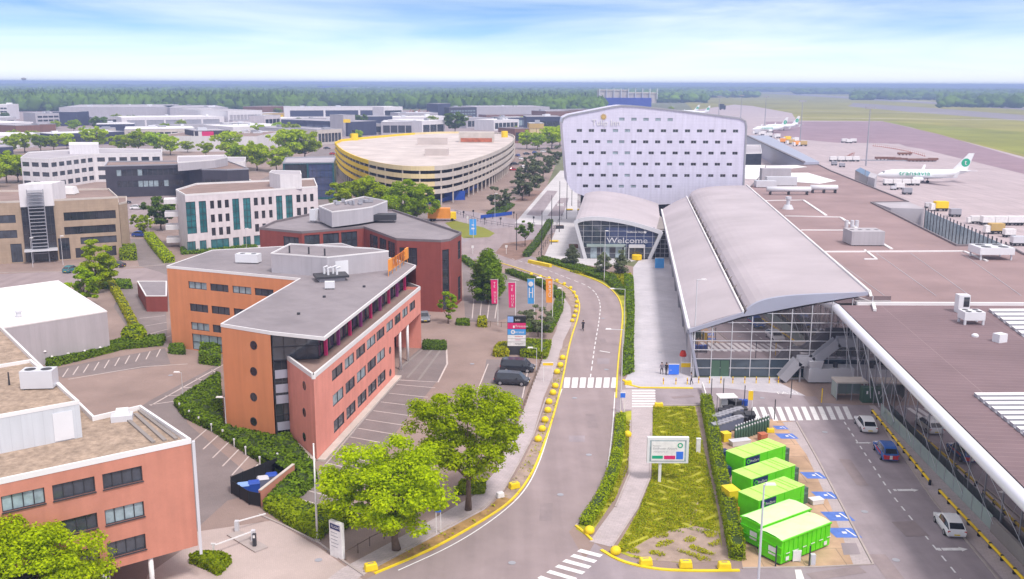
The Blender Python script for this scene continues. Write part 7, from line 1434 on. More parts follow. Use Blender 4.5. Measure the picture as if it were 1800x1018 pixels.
for i, (x, y) in enumerate(((1250, 699), (1271, 699), (1308, 712), (1320, 752), (1361, 738), (1390, 700))): g = G(x, y); m = MB(); m.cyl(*g, 0, 2.6, .06, 6); tag(m.build('post', M['dark_metal']), ['dark slim post left above the white canopy', 'second dark slim post above the white canopy', 'dark slim post right of the blue trolleys', 'dark slim post behind the gas bottles', 'dark slim post on the zebra crossing edge', 'dark slim post before the terminal stair'][i], 'post', 'dark slim posts')
g = G(1241, 702); m = MB(); P = GP([(1234, 686), (1242, 712)]); m.bar((*P[0], .6), (*P[1], .6), .12, 1.1); tag(m.build('white_barrier', M['white_paint']), 'white slanted barrier at the upper end of the clipped hedge', 'barrier')
for x, y, c_, lb in ((1444, 708, 'yellow_clad', 'yellow post at the kerb by the glass shelter'), (1352, 983, 'dark_metal', 'dark post in front of the nearest green container'), (1363, 996, 'dark_metal', 'dark post left of the white notice'), (1422, 996, 'dark_metal', 'dark post with small machine right of the white notice')): g = G(x, y); m = MB(); m.obox((*g, 0), (.1, .1, 1.9)); tag(m.build('post', M[c_]), lb, 'post')
panel_sign('notice_board', 'white notice on the yard edge by the nearest green container', 1400, 988, .7, .9, .1, 'white_paint')
g = G(1428, 993); m = MB(); m.obox((*g, 0), (.4, .35, 1.0)); tag(m.build('charging_post', M['light_metal']), 'small grey charging post at the yard corner', 'charging post')
fence('low_rail_fence', 'low brown rail fence between footway and the black vans', GP([(960, 612), (948, 650), (932, 690), (920, 720), (908, 748)]), .9, M['bark'], 1.5, (.9, .45))
fence('low_rail_fence', 'low brown rail fence along the flag pole hedge', GP([(825, 572), (900, 576)]), .9, M['bark'], 1.8, (.9,))
fence('low_rail_fence', 'low dark rail fence right of the white entrance totem', GP([(608, 985), (650, 960), (700, 935)]), .9, M['bark'], 2, (.9,))
# white low lamps in the shrub bed
lo = thing('bollard_lamp', '', 'lamp', (0, 0, 0), 0, 'low white lamps along the shrub bed'); m = MB(); m.cyl(0, 0, 0, .8, .07, 8); m.build('post', M['white_paint'], lo, local=True); m = MB(); m.lathe(0, 0, [(.12, .8), (.12, 1.0), (.02, 1.05)], 8); m.build('lamp_cap', M['lamp_clear'], lo, local=True)
for i, (x, y) in enumerate(((316, 722), (333, 735), (350, 747), (372, 759), (392, 770), (412, 786), (432, 800), (457, 818), (488, 812))): place(lo, G(x, y), 0, 'low white lamp along the lower edge of the broad shrub bed')
# people
def person(x, y, rz, h_, top, legs, label, walk=.25, bike=False):
    g = G(x, y) if not bike else (G(x, y)[0], G(x, y)[1]); t3 = thing('person', label, 'person', (*g, 0), rz); s = h_/1.75
    V_ = [(0, 0, .95), (0, 0, 1.18), (0, .01, 1.42), (0, .02, 1.50), (0, .03, 1.58), (0, .04, 1.68), (-.18, 0, 1.42), (-.25, .03, 1.15), (-.24, .15, .92), (.18, 0, 1.42), (.25, -.02, 1.15), (.24, .06, .90), (-.10, 0, .90), (-.11, walk*.5, .5), (-.11, walk*.6-.08, .08), (-.11, walk*.6+.06, .04), (.10, 0, .90), (.11, -walk*.3, .5), (.11, -walk-.02, .09), (.11, -walk+.12, .04)]
    E_ = [(0, 1), (1, 2), (2, 3), (3, 4), (4, 5), (2, 6), (6, 7), (7, 8), (2, 9), (9, 10), (10, 11), (0, 12), (12, 13), (13, 14), (14, 15), (0, 16), (16, 17), (17, 18), (18, 19)]
    r_ = [.14, .13, .13, .06, .075, .09, .07, .05, .035, .07, .05, .035, .1, .065, .045, .04, .1, .065, .045, .04]
    if bike: V_[13] = (-.12, .3, .62); V_[14] = (-.12, .2, .25); V_[15] = (-.12, .32, .2); V_[17] = (.12, .3, .72); V_[18] = (.12, .15, .4); V_[19] = (.12, .27, .36); V_[8] = (-.24, .42, 1.05); V_[11] = (.24, .42, 1.05); V_[7] = (-.26, .2, 1.15); V_[10] = (.26, .2, 1.15)
    me = bpy.data.meshes.new('b'); me.from_pydata([(a*s, b_*s, c_*s) for a, b_, c_ in V_], E_, []); o_ = bpy.data.objects.new('b', me); scene.collection.objects.link(o_); md = o_.modifiers.new('s', 'SKIN')
    for i, v in enumerate(me.skin_vertices[0].data): v.radius = (r_[i]*s, r_[i]*s); v.use_root = (i == 0)
    o_.modifiers.new('d', 'SUBSURF').levels = 1; m2 = bpy.data.meshes.new_from_object(o_.evaluated_get(bpy.context.evaluated_depsgraph_get())); bpy.data.objects.remove(o_)
    m2.materials.clear(); [m2.materials.append(M[k]) for k in ('skin', top, legs)]
    for p in m2.polygons:
        c_ = p.center; p.use_smooth = True; p.material_index = 0 if (c_.z > 1.47*s or (abs(c_.x) > .2*s and c_.z < .98*s and not bike)) else (1 if c_.z > .92*s else 2)
    b_ = bpy.data.objects.new('body', m2); scene.collection.objects.link(b_); b_.parent = t3; m = MB(); m.lathe(0, .02*s, [(.10*s, 1.62*s), (.115*s, 1.68*s), (.10*s, 1.76*s), (.01, 1.80*s)], 12); m.build('hair', M['hair'], b_, True, True)
    return t3
person(1163, 658, .3, 1.75, 'cloth_grey', 'cloth_dark', 'person in grey top standing left of the blue information board'); person(1171, 659, -.5, 1.78, 'cloth_dark', 'cloth_dark', 'person in dark clothes standing next to the blue information board')
person(1215, 676, 1.4, 1.72, 'cloth_grey', 'cloth_dark', 'person walking at the left corner of the terminal front')
person(1025, 581, 0, 1.75, 'cloth_dark', 'cloth_dark', 'person in dark clothes riding a bicycle up the road', bike=True)
g = G(1025, 581); t3 = thing('bicycle', 'dark bicycle ridden by a person on the road', 'bicycle', (*g, 0))
for y_ in (-.5, .55): m = MB(); n2 = 16; m.tube([(g[0], g[1]+y_+.33*math.cos(k*2*math.pi/n2), .34+.33*math.sin(k*2*math.pi/n2)) for k in range(n2+1)], .025, 5); m.build('wheel', M['tyre'], t3)
m = MB(); q = lambda y_, z_: (g[0], g[1]+y_, z_)
for a, b_ in (((-.5, .34), (-.1, .34)), ((-.1, .34), (-.22, .85)), ((-.22, .8), (.4, .8)), ((-.1, .34), (.4, .78)), ((.4, .95), (.55, .34)), ((-.5, .34), (-.22, .8))): m.tube([q(*a), q(*b_)], .02, 5)
m.build('frame', M['dark_metal'], t3); m = MB(); m.tube([(g[0]-.26, g[1]+.4, 1.0), (g[0]+.26, g[1]+.4, 1.0)], .018, 5); m.build('handlebar', M['dark_metal'], t3); m = MB(); m.obox((g[0], g[1]-.24, .84), (.16, .26, .08)); m.build('saddle', M['black'], t3)
# orange truck box + bike racks + roundabout bits
g = G(772, 388); t3 = thing('box_truck', 'orange yellow box truck beside the roundabout lawn', 'truck', (*g, 0), 0); m = MB(); m.obox((*g, .8), (6.6, 2.6, 3.0), .02); m.build('cargo_box', M['orange_sign'], t3); m = MB(); m.obox((g[0]+4.2, g[1], .6), (1.7, 2.3, 2.0), .02, tp=.9); m.build('cab', M['yellow_clad'], t3)
for dx in (-2.4, -1.4, 3.9):
    for dy in (-1.15, 1.15): m = MB(); m.tube([(g[0]+dx, g[1]+dy-.12, .45), (g[0]+dx, g[1]+dy+.12, .45)], .45, 12); m.build('wheel', M['tyre'], t3)
fence('site_fence', 'blue low barrier beyond the roundabout', GP([(845, 385), (900, 378)]), 1.2, M['bin_blue'], 3, (.9,), infill='bin_blue')
fence('site_fence', 'grey mesh fence at the roundabout edge', GP([(800, 375), (845, 392), (905, 402), (940, 398)]), 1.1, M['dark_metal'], 2.5, (.95, .4))
br = thing('bicycle_rack', '', 'bicycle rack', (0, 0, 0), 0, 'hoop bicycle racks on the plaza'); m = MB(); m.tube([(0, -.4, 0), (0, -.4, .8), (0, 0, .95), (0, .4, .8), (0, .4, 0)], .05, 6); m.build('hoop', M['dark_metal'], br, local=True)
for i in range(14): place(br, G(948+i*3.1, 449-i*5.2), .5, 'grey hoop rack in the line beside the dark masts')
for i, (x, y, c_, lb) in enumerate(((974, 426, 'yellow_clad', 'small yellow bench on the white plaza near the masts'), (1001, 370, 'yellow_clad', 'small yellow bench farther up the white plaza'), (984, 402, 'dark_metal', 'dark planter box on the white plaza between the benches'), (1008, 436, 'brown_wall', 'dark brown planter beside the entrance hall'), (985, 362, 'white_paint', 'white planter beside the lay by'))): g = G(x, y); t3 = thing('bench' if i < 2 else 'planter', lb, 'bench' if i < 2 else 'planter', (*g, 0)); m = MB(); m.obox((*g, .25 if i < 2 else 0), (2.2, 1.0, .25 if i < 2 else .9), .1); m.build('seat' if i < 2 else 'trough', M[c_], t3); m = MB(); m.obox((*g, 0 if i < 2 else .9), (1.6, .6, .25 if i < 2 else .08), .1); m.build('base' if i < 2 else 'soil', M['dark_metal' if i < 2 else 'soil'], t3)
for i, (x, y) in enumerate(((799, 385), (815, 383), (832, 381), (852, 395), (866, 385), (880, 395), (903, 384), (938, 393), (822, 393), (890, 446), (831, 447))): g = G(x, y); m = MB(); m.cyl(*g, 0, 2.0, .07, 6); m.obox((g[0], g[1]-.1, 1.5), (.55, .06, .6)); tag(m.build('traffic_post', M['dark_metal' if i < 8 else 'white_paint']), ('dark' if i < 8 else 'white')+' small traffic post around the roundabout', 'traffic post', 'small traffic posts %s' % ('dark' if i < 8 else 'white'))
# ---------------- aircraft ----------------
def aircraft(tail_col='plane_green', name_txt='transavia'):
    t = thing('aircraft', '', 'aircraft', (0, 0, 0), 0, 'green tailed aircraft on the apron'); m = MB(); st = [(-19.5, .25, 4.9), (-17, .75, 4.6), (-13, 1.4, 4.05), (-8, 1.85, 3.55), (-2, 1.9, 3.45), (8, 1.9, 3.45), (13, 1.85, 3.4), (15.5, 1.55, 3.25), (17.3, 1.0, 3.05), (18.4, .45, 2.9), (18.75, .08, 2.85)]
    n = 20; vs = [(x, r*math.cos(2*math.pi*j/n), z_+r*1.04*math.sin(2*math.pi*j/n)) for x, r, z_ in st for j in range(n)]
    m.add(vs, [(i*n+(j+1) % n, i*n+j, (i+1)*n+j, (i+1)*n+(j+1) % n) for i in range(len(st)-1) for j in range(n)]); b_ = m.build('fuselage', M['plane_white'], t, True, True)
    def aero(P, th, nm, mt, par=t):   # quad planform in 3d thickened
        mm_ = MB(); a, b2, c_, d_ = [Vector(p) for p in P]; nn = (b2-a).cross(d_-a).normalized()*th/2; mm_.add([a-nn, b2-nn, c_-nn*.4, d_-nn*.4, a+nn, b2+nn, c_+nn*.4, d_+nn*.4], [(0, 3, 2, 1), (4, 5, 6, 7), (0, 1, 5, 4), (1, 2, 6, 5), (2, 3, 7, 6), (3, 0, 4, 7)]); return mm_.build(nm, M[mt], par, local=True)
    for s in (-1, 1):
        w_ = aero([(4.5, s*1.2, 2.3), (-3.2, s*1.2, 2.3), (-7.2, s*16.5, 3.6), (-5.6, s*16.5, 3.6)], .7, 'wing', 'light_metal'); aero([(-5.6, s*16.5, 3.6), (-7.2, s*16.5, 3.6), (-8.0, s*17.1, 6.0), (-7.0, s*17.1, 6.0)], .2, 'winglet', 'plane_white', w_)
        aero([(-14.5, s*.7, 4.9), (-17.9, s*.7, 4.9), (-19.8, s*6.6, 5.4), (-18.3, s*6.6, 5.4)], .35, 'tailplane', 'plane_white')
        e = MB(); vs = [(x, s*5.0+r*math.cos(2*math.pi*j/14), 1.75+r*math.sin(2*math.pi*j/14)) for x, r in ((5.8, .78), (5.5, .98), (4.2, 1.05), (2.4, .9), (1.2, .55)) for j in range(14)]; e.add(vs, [(i*14+j, i*14+(j+1) % 14, (i+1)*14+(j+1) % 14, (i+1)*14+j) for i in range(4) for j in range(14)]+[tuple(range(14))]); e.build('engine', M['plane_white'], t, True, True)
        g_ = MB()
        for y_ in (2.5, 3.1): g_.tube([(-1.2, s*y_-.18, .55), (-1.2, s*y_+.18, .55)], .55, 12)
        g_.tube([(-1.2, s*2.8, .5), (-1.2, s*2.8, 2.4)], .14, 6); g_.build('main_gear', M['tyre'], t, local=True)
    aero([(-12.0, 0, 5.2), (-18.2, 0, 5.2), (-20.6, 0, 12.2), (-18.3, 0, 12.2)], .4, 'tail_fin', 'plane_white')
    g_ = MB(); g_.tube([(13.8, -.2, .35), (13.8, .2, .35)], .36, 10); g_.tube([(13.8, 0, .4), (13.8, 0, 1.8)], .1, 6); g_.build('nose_gear', M['tyre'], t, local=True)
    for s in (-1, 1):
        g_ = MB(); c_ = (-17.3, s*.24, 8.3); g_.disc(c_, (1, 0, .25), (-.35, 0, 1), 1.75, 24); g_.text('t', (c_[0]+s*.5, s*.27, c_[2]-.9), (-s, 0, 0) if s > 0 else (1, 0, 0), (0, 0, 1), .01); g_.build('tail_emblem', M['plane_green'], t, local=True)
        g_ = MB()
        for o_ in range(3): g_.text('t', (c_[0]-.55 if s < 0 else c_[0]+.55, s*(.28+.03*o_), c_[2]-.9), (1, 0, 0) if s < 0 else (-1, 0, 0), (0, 0, 1), 2.2, 0, 0)
        g_.build('tail_letter', M['white_paint'], t, local=True)
        g_ = MB()
        for o_ in range(3): g_.text(name_txt, ((-2.5 if s < 0 else 10.5), s*(1.95+.02*o_), 3.1), (1, 0, 0) if s < 0 else (-1, 0, 0), (0, -s*0.0, 1), 2.0, 0, 0, font_sx=1.3)
        g_.build('lettering', M['plane_green'], t, local=True)
    g_ = MB(); g_.box(15.6, -.9, 3.95, 16.6, .9, 4.5); g_.build('cockpit_window', M['glass_dark'], t, local=True)
    return t
ac = aircraft(); gA = G(1620, 321); place(ac, (gA[0]+.5, gA[1]+1), math.pi-.02, 'green and white airliner parked nearest on the apron, nose to the left')
gB = G(1352, 233); place(ac, gB, math.pi+.5, 'green tailed airliner mostly hidden behind the hotel corner')
place(ac, G(1372, 229), math.pi+.4, 'second green tail just behind the far airliner'); place(ac, G(1205, 201), math.pi+.3, 'far airliner left of the pair above the hotel roof'); place(ac, G(1222, 203), math.pi+.2, 'far airliner right of the pair above the hotel roof')
# ground equipment
def gse(x, y, a, label, col='white_paint', n=1, s=1., nm='baggage_cart', cab=False):
    g = G(x, y); t = thing(nm, label, 'baggage cart' if nm == 'baggage_cart' else 'airport vehicle', (*g, 0), a); m = MB(); m.obox((0, 0, .75*s), (2.9*s, 1.7*s, 1.5*s)); m.build('body', M[col], t, local=True); m = MB(); m.obox((0, 0, .42*s), (3.0*s, 1.5*s, .3*s)); m.build('chassis', M['dark_metal'], t, local=True)
    if cab: m = MB(); m.obox((-1.9*s, 0, .4*s), (1.2*s, 1.5*s, 1.4*s), 0, tp=.85); m.build('cab', M['white_paint'], t, local=True)
    for dx in (-1, 1):
        for dy in (-.8, .8): m = MB(); m.tube([(dx*s, dy*s-.1, .3*s), (dx*s, dy*s+.1, .3*s)], .3*s, 8); m.build('wheel', M['tyre'], t, local=True)
    return t
lg = 'white baggage carts by the near airliner'
p_ = gse(1560, 326, 0, 'first of the four white carts below the near airliner', s=1.15); p_['group'] = lg
for i, x in enumerate((1576, 1592, 1608)): place(p_, G(x, 326), 0, ('second', 'third', 'fourth')[i]+' of the four white carts below the near airliner') if False else gse(x, 326, 0, ('second', 'third', 'fourth')[i]+' of the four white carts below the near airliner', s=1.15)
gse(1581, 333, 0, 'white cart below the four carts', s=1.1); gse(1594, 342, 0, 'dark cart below the four carts', 'grey_metal', s=1.1); gse(1570, 334, 0, 'small grey tug left of the white cart', 'light_metal', s=.7, nm='tug')
for i, x in enumerate((1464, 1478, 1491, 1504)): gse(x, 284, 0, ('first', 'second', 'third', 'fourth')[i]+' white cart from the left by the rusty steps behind the terminal', s=1.2)
gse(1466, 291, 0, 'dark low cart left under the four white carts', 'grey_metal', s=.9); gse(1480, 294, 0, 'dark low cart right under the four white carts', 'grey_metal', s=.9)
gse(1714, 393, 0, 'white tug pulling the carts at the right frame edge', s=1., nm='tug', cab=True)
for i, x in enumerate((1735, 1757, 1779, 1800)): gse(x, 396, 0, ('first', 'second', 'third', 'last')[i]+' white cart of the train at the right frame edge', s=1.2)
gse(1653, 371, 0, 'yellow loader beside the terminal fins', 'yellow_clad', s=1.4, nm='loader', cab=True); gse(1632, 366, 0, 'grey low trailer left of the yellow loader', 'light_metal', s=.8); gse(1678, 381, 0, 'dark cart right below the yellow loader', 'grey_metal', s=1.1); gse(1750, 411, 0, 'yellow grey loader with white tank at right', 'ochre', s=1.3, nm='loader', cab=True); gse(1773, 417, 0, 'white tank car beside the loader at right', 'white_paint', s=1., nm='tug'); gse(1788, 432, 0, 'grey cart closest to the terminal parapet at right', 'light_metal', s=1.1)
for i, (x, y, c_) in enumerate(((1376, 252, 'orange_sign'), (1390, 254, 'ochre'), (1400, 257, 'orange_sign'), (1412, 257, 'ochre'), (1384, 248, 'yellow_clad'), (1398, 250, 'white_paint'), (1352, 241, 'white_paint'), (1340, 238, 'white_paint'), (1366, 243, 'white_paint'), (1331, 236, 'light_metal'))): gse(x, y, .3*(i % 3), 'small %s vehicle, one of the cluster on the apron near the second mast' % {'orange_sign': 'orange', 'ochre': 'ochre', 'yellow_clad': 'yellow', 'white_paint': 'white', 'light_metal': 'grey'}[c_], c_, s=1.5, nm='service_vehicle', cab=True)['group'] = 'apron vehicle cluster'
for i, (x, y) in enumerate(((1484, 251), (1492, 252), (1500, 251), (1270, 193), (1268, 190))): gse(x, y, 0, 'far small white vehicle standing on the apron', 'white_paint' if i < 3 else 'black', s=1.3 if i < 3 else 3, nm='service_vehicle')['group'] = 'far apron vehicles'
g = G(1492, 280); t = thing('passenger_steps', 'rust red passenger steps behind the white carts', 'passenger steps', (*g, 0)); m = MB()
for i in range(9): m.box(g[0]-3+i*.6, g[1], .3+i*.35, g[0]-2.4+i*.6, g[1]+1.6, .5+i*.35)
m.build('steps', M['rust'], t); m = MB()
for i in range(6): m.bar((g[0]-3+i, g[1], 0), (g[0]-2+i, g[1], 1.4+i*.5), .12, .12); m.bar((g[0]-2+i, g[1], 0), (g[0]-3+i, g[1], 1.4+i*.5), .12, .12)
m.build('frame', M['rust'], t)
for i, (x, y, w_) in enumerate(((1556, 281, 11), (1572, 282, 7), (1583, 283, 7), (1608, 284, 8), (1630, 284, 9), (1590, 273, 8), (1640, 283, 5))):
    g = G(x, y); t = thing('dolly_row', ['long brown row of empty dollies behind the near airliner', 'short brown dolly row right of the long one', 'third dolly row from the left behind the airliner', 'dolly row above the airliner lettering', 'dolly row right of the winglet', 'dolly row on the upper dashed line', 'rightmost dolly row above the airliner'][i], 'baggage dollies', (*g, 0)); m = MB(); m.obox((*g, .5), (w_, 1.6, 1.1)); m.build('deck', M['brown_wall'], t); m = MB()
    for k in range(int(w_/2)): m.obox((g[0]-w_/2+1+2*k, g[1], 0), (.3, 1.5, .5))
    m.build('wheels', M['tyre'], t)
co = thing('traffic_cone', '', 'traffic cone', (0, 0, 0), 0, 'cones in the curved line on the apron'); m = MB(); m.lathe(0, 0, [(.5, 0), (.5, .1), (.28, .12), (.05, 1.3)], 8); m.build('cone', M['rust'], co, local=True); m = MB(); m.lathe(0, 0, [(.22, .5), (.15, .85)], 8); m.build('band', M['white_paint'], co, local=True)
for i in range(26): s = i/25; place(co, G(1535+90*s, 257+8*s+10*s*s), 0, 'small cone in the curved dotted line behind the near airliner', None, 1.3)
m = MB(); P = GP([(1512, 282.5), (1646, 284)]); m.bar((*P[0], .3), (*P[1], .3), .6, .6); tag(m.build('apron_barrier', M['grey_metal']), 'thin dark barrier line across the apron behind the airliner', 'barrier')
# ---------------- far industrial estate ----------------
def fbox(x0, y0, x1, y1, h_, dep, wm, rm, label, band=0, bm_='glass_dark', name='warehouse', nseg=6, roofbits=0):
    """near front edge seen on the ground from (x0,y0) to (x1,y1)"""
    a, b_ = Vector(G(x0, y0)), Vector(G(x1, y1)); d = (b_-a).normalized(); n_ = Vector((-d.y, d.x)); poly = [tuple(a), tuple(b_), tuple(b_+n_*dep), tuple(a+n_*dep)]; L_ = (b_-a).length
    e = {}
    if band:
        fl = max(1, int(h_/3.4)) if band == 1 else 1; k = nseg; e[0] = rows(L_*.05, L_*.95, k, L_*.018, [(1.2+3.3*q, 2.9+3.3*q) for q in range(fl)] if band == 1 else [(h_*.15, h_*.72)])
    t = building(name, label, 'industrial building' if name == 'warehouse' else 'building', poly, h_, wm, rm, e, cop='grey_metal' if wm != 'white_wall' else 'roof_white', glass=bm_, pane=False, nx=2, para=.3, depth=.3)
    if roofbits:
        for q in range(roofbits):
            p = a.lerp(b_, random.uniform(.15, .85))+n_*dep*random.uniform(.2, .8); m = MB(); m.obox((*p, h_-.3), (random.uniform(2, 6), random.uniform(2, 4), random.uniform(1., 2.2)), math.atan2(d.y, d.x)); m.build('roof_unit', M[random.choice(['grey_metal', 'light_metal', 'white_metal'])], t)
    return t
FB = [(-10, 211, 15, 211, 16, 30, 'white_wall', 'roof_white', 'tall white tower block at the left edge by the far wood', 1, 'glass_dark', 'office_block', 4, 1),
 (-60, 262, 32, 262, 8, 40, 'white_wall', 'roof_white', 'low white shed at the left edge with bright roof', 0), (-20, 292, 26, 290, 9, 20, 'navy_wall', 'roof_grey', 'dark office with white pillars at left edge behind trees', 2), (-40, 236, 60, 232, 8, 60, 'white_wall', 'roof_white', 'wide pale shed roof at left behind the first sheds', 0),
 (30, 246, 72, 244, 10, 34, 'brown_wall', 'roof_grey', 'dark red brick unit left of the row of trees', 0), (72, 243, 100, 242, 10, 16, 'brown_wall', 'roof_grey', 'red brick block with white pier at far left', 0), (64, 223, 136, 221, 12, 30, 'grey_clad', 'roof_grey', 'grey office with ribbon windows in front of the big grey warehouse', 1, 'glass_dark', 'office_block', 7, 2), (136, 222, 158, 220, 13, 22, 'navy_wall', 'roof_grey', 'navy block at right end of the ribbon window office', 0, 'glass_blue', 'office_block'),
 (95, 258, 220, 252, 8, 26, 'navy_wall', 'roof_white', 'long dark shed with white roof edge behind the row of trees', 2, 'glass_dark', 'warehouse', 8, 2), (170, 240, 238, 239, 9, 24, 'navy_wall', 'roof_white', 'dark blue flat shed left of centre', 0), (105, 206, 300, 205, 11, 150, 'grey_clad', 'roof_grey', 'very large pale grey warehouse in front of the far wood, left half', 0, 'glass', 'warehouse', 5, 5), (300, 207, 402, 206, 11, 130, 'grey_clad', 'roof_grey', 'very large pale grey warehouse in front of the far wood, right half', 0, 'glass', 'warehouse', 5, 4), (402, 222, 462, 220, 14, 90, 'white_wall', 'roof_grey', 'white ribbed hall at the right end of the big grey warehouse', 2, 'grey_clad', 'warehouse', 9),
 (165, 222, 215, 221, 8, 20, 'grey_clad', 'roof_grey', 'dark windowed unit behind the dark tree', 2), (215, 225, 395, 222, 9, 44, 'white_wall', 'roof_white', 'long white shed with dark loading doors', 2, 'grey_metal', 'warehouse', 5, 2), (220, 248, 345, 246, 8, 50, 'concrete', 'roof_white', 'wide white roofed shed behind the tree clump', 2, 'glass_dark', 'warehouse', 9, 3), (270, 236, 410, 234, 7, 20, 'grey_clad', 'roof_grey', 'thin grey roof strip above the white roofed shed', 0),
 (345, 266, 407, 264, 12, 26, 'dark_brick', 'roof_grey', 'dark showroom with red square sign', 2, 'glass_dark', 'showroom', 6, 1), (410, 262, 456, 262, 8, 60, 'grey_clad', 'roof_brown', 'grey unit with many roof lights left of white wall hall', 2, 'glass_dark', 'warehouse', 4, 8), (452, 267, 500, 255, 9, 60, 'white_wall', 'roof_brown', 'white gabled hall behind the trio of trees', 0, 'glass', 'warehouse', 4, 6), (410, 240, 520, 236, 7, 50, 'white_wall', 'roof_white', 'bright white roofed shed behind the grey unit', 0, 'glass', 'warehouse', 4, 3),
 (410, 226, 466, 225, 7, 16, 'white_brick', 'roof_grey', 'low pinkish brick row in front of the white ribbed hall', 2, 'white_paint', 'warehouse', 12), (466, 228, 494, 226, 12, 16, 'white_brick', 'roof_white', 'pinkish white building with arched dark windows', 2, 'glass_dark', 'office_block', 4), (462, 206, 510, 204, 12, 30, 'brown_wall', 'brown_wall', 'dark red hipped building near the far wood', 0), (461, 213, 500, 211, 8, 20, 'ochre', 'roof_white', 'ochre yellow building below the dark red one', 2, 'yellow_clad', 'warehouse', 4),
 (494, 224, 535, 222, 8, 26, 'white_wall', 'roof_white', 'white low shed right of the arched window building', 0), (500, 208, 700, 207, 12, 60, 'white_wall', 'roof_grey', 'large pale warehouse before the far wood in the centre', 2, 'navy_wall', 'warehouse', 3, 3), (675, 211, 708, 210, 14, 20, 'white_wall', 'roof_white', 'white square end building with dark opening, centre', 2, 'glass_dark', 'warehouse', 1), (495, 234, 612, 240, 11, 30, 'navy_wall', 'roof_grey', 'long navy office with pillars behind the tall trees', 2, 'glass_blue', 'office_block', 8, 2), (604, 240, 625, 239, 16, 16, 'grey_clad', 'roof_grey', 'grey end block carrying a yellow sign', 0, 'glass', 'office_block'),
 (620, 222, 690, 221, 9, 26, 'navy_wall', 'roof_grey', 'navy low unit between the yellow sign block and white sheds', 0), (558, 255, 602, 252, 10, 20, 'concrete', 'roof_grey', 'grey striped office left of the yellow car park end', 2, 'glass_dark', 'office_block', 7, 1), (500, 246, 560, 243, 8, 30, 'grey_clad', 'roof_grey', 'flat grey unit behind the tall tree pair', 0, 'glass', 'warehouse', 4, 2), (670, 237, 742, 237, 10, 40, 'grey_clad', 'roof_white', 'grey shed with dark glass bays behind the car park deck', 2, 'glass_dark', 'warehouse', 5, 2), (742, 238, 782, 236, 11, 40, 'white_wall', 'roof_white', 'white fronted unit beside the dark olive tree', 2, 'glass_dark', 'warehouse', 3, 1), (680, 221, 790, 219, 8, 30, 'white_wall', 'roof_white', 'bright white long roof above the car park deck', 0, 'glass', 'warehouse', 4, 2),
 (770, 209, 792, 208, 17, 16, 'navy_wall', 'roof_grey', 'dark tall block left of the window grid office', 0, 'glass', 'office_block'), (790, 209, 838, 208, 13, 20, 'dark_brick', 'roof_grey', 'dark office with grid of pale windows at the wood edge', 1, 'glass_pale', 'office_block', 9, 1), (838, 206, 966, 205, 12, 70, 'grey_clad', 'roof_grey', 'wide lilac grey warehouse before the wood right of centre', 0, 'glass', 'warehouse', 4, 3), (855, 216, 935, 215, 8, 24, 'brown_wall', 'roof_brown', 'pinkish low unit in front of the lilac warehouse', 0), (820, 226, 868, 224, 9, 20, 'grey_clad', 'roof_grey', 'grey flat unit right of the dark olive tree', 2, 'glass_dark', 'warehouse', 6, 1), (868, 230, 912, 228, 9, 24, 'white_wall', 'roof_white', 'white jumbled unit behind the right car park beacon', 2, 'glass_dark', 'warehouse', 6, 3),
 (925, 236, 985, 236, 14, 30, 'navy_wall', 'roof_grey', 'dark navy office left of the hotel', 2, 'glass_dark', 'office_block', 5, 2), (905, 252, 930, 251, 10, 20, 'brown_wall', 'roof_brown', 'brown flat building at right end of the car park', 2, 'glass_dark', 'office_block', 3), (930, 250, 956, 250, 13, 16, 'ochre', 'roof_white', 'ochre yellow block with white roof left of the hotel', 2, 'cream_clad', 'office_block', 2, 1), (960, 214, 1010, 213, 11, 30, 'brown_wall', 'roof_grey', 'reddish roofed unit behind the navy office', 0, 'glass', 'warehouse', 4, 1), (955, 205, 1045, 203, 8, 20, 'brown_wall', 'roof_grey', 'dark low building just left of the blue hangar', 0),
 (568, 159.3, 612, 159.3, 22, 120, 'hangar_blue', 'roof_grey', 'very far blue shed near the horizon', 0), (618, 159.5, 680, 159.5, 16, 100, 'white_wall', 'roof_white', 'very far white strip building near the horizon, centre', 0), (275, 157, 292, 157, 14, 80, 'white_wall', 'roof_white', 'very far white building near the horizon, left', 0), (120, 176, 134, 176, 14, 40, 'concrete', 'roof_white', 'pale building standing in the far wood at left', 0), (436, 163, 505, 163, 12, 100, 'white_wall', 'roof_white', 'very far thin white building right of the far centre left', 0)]
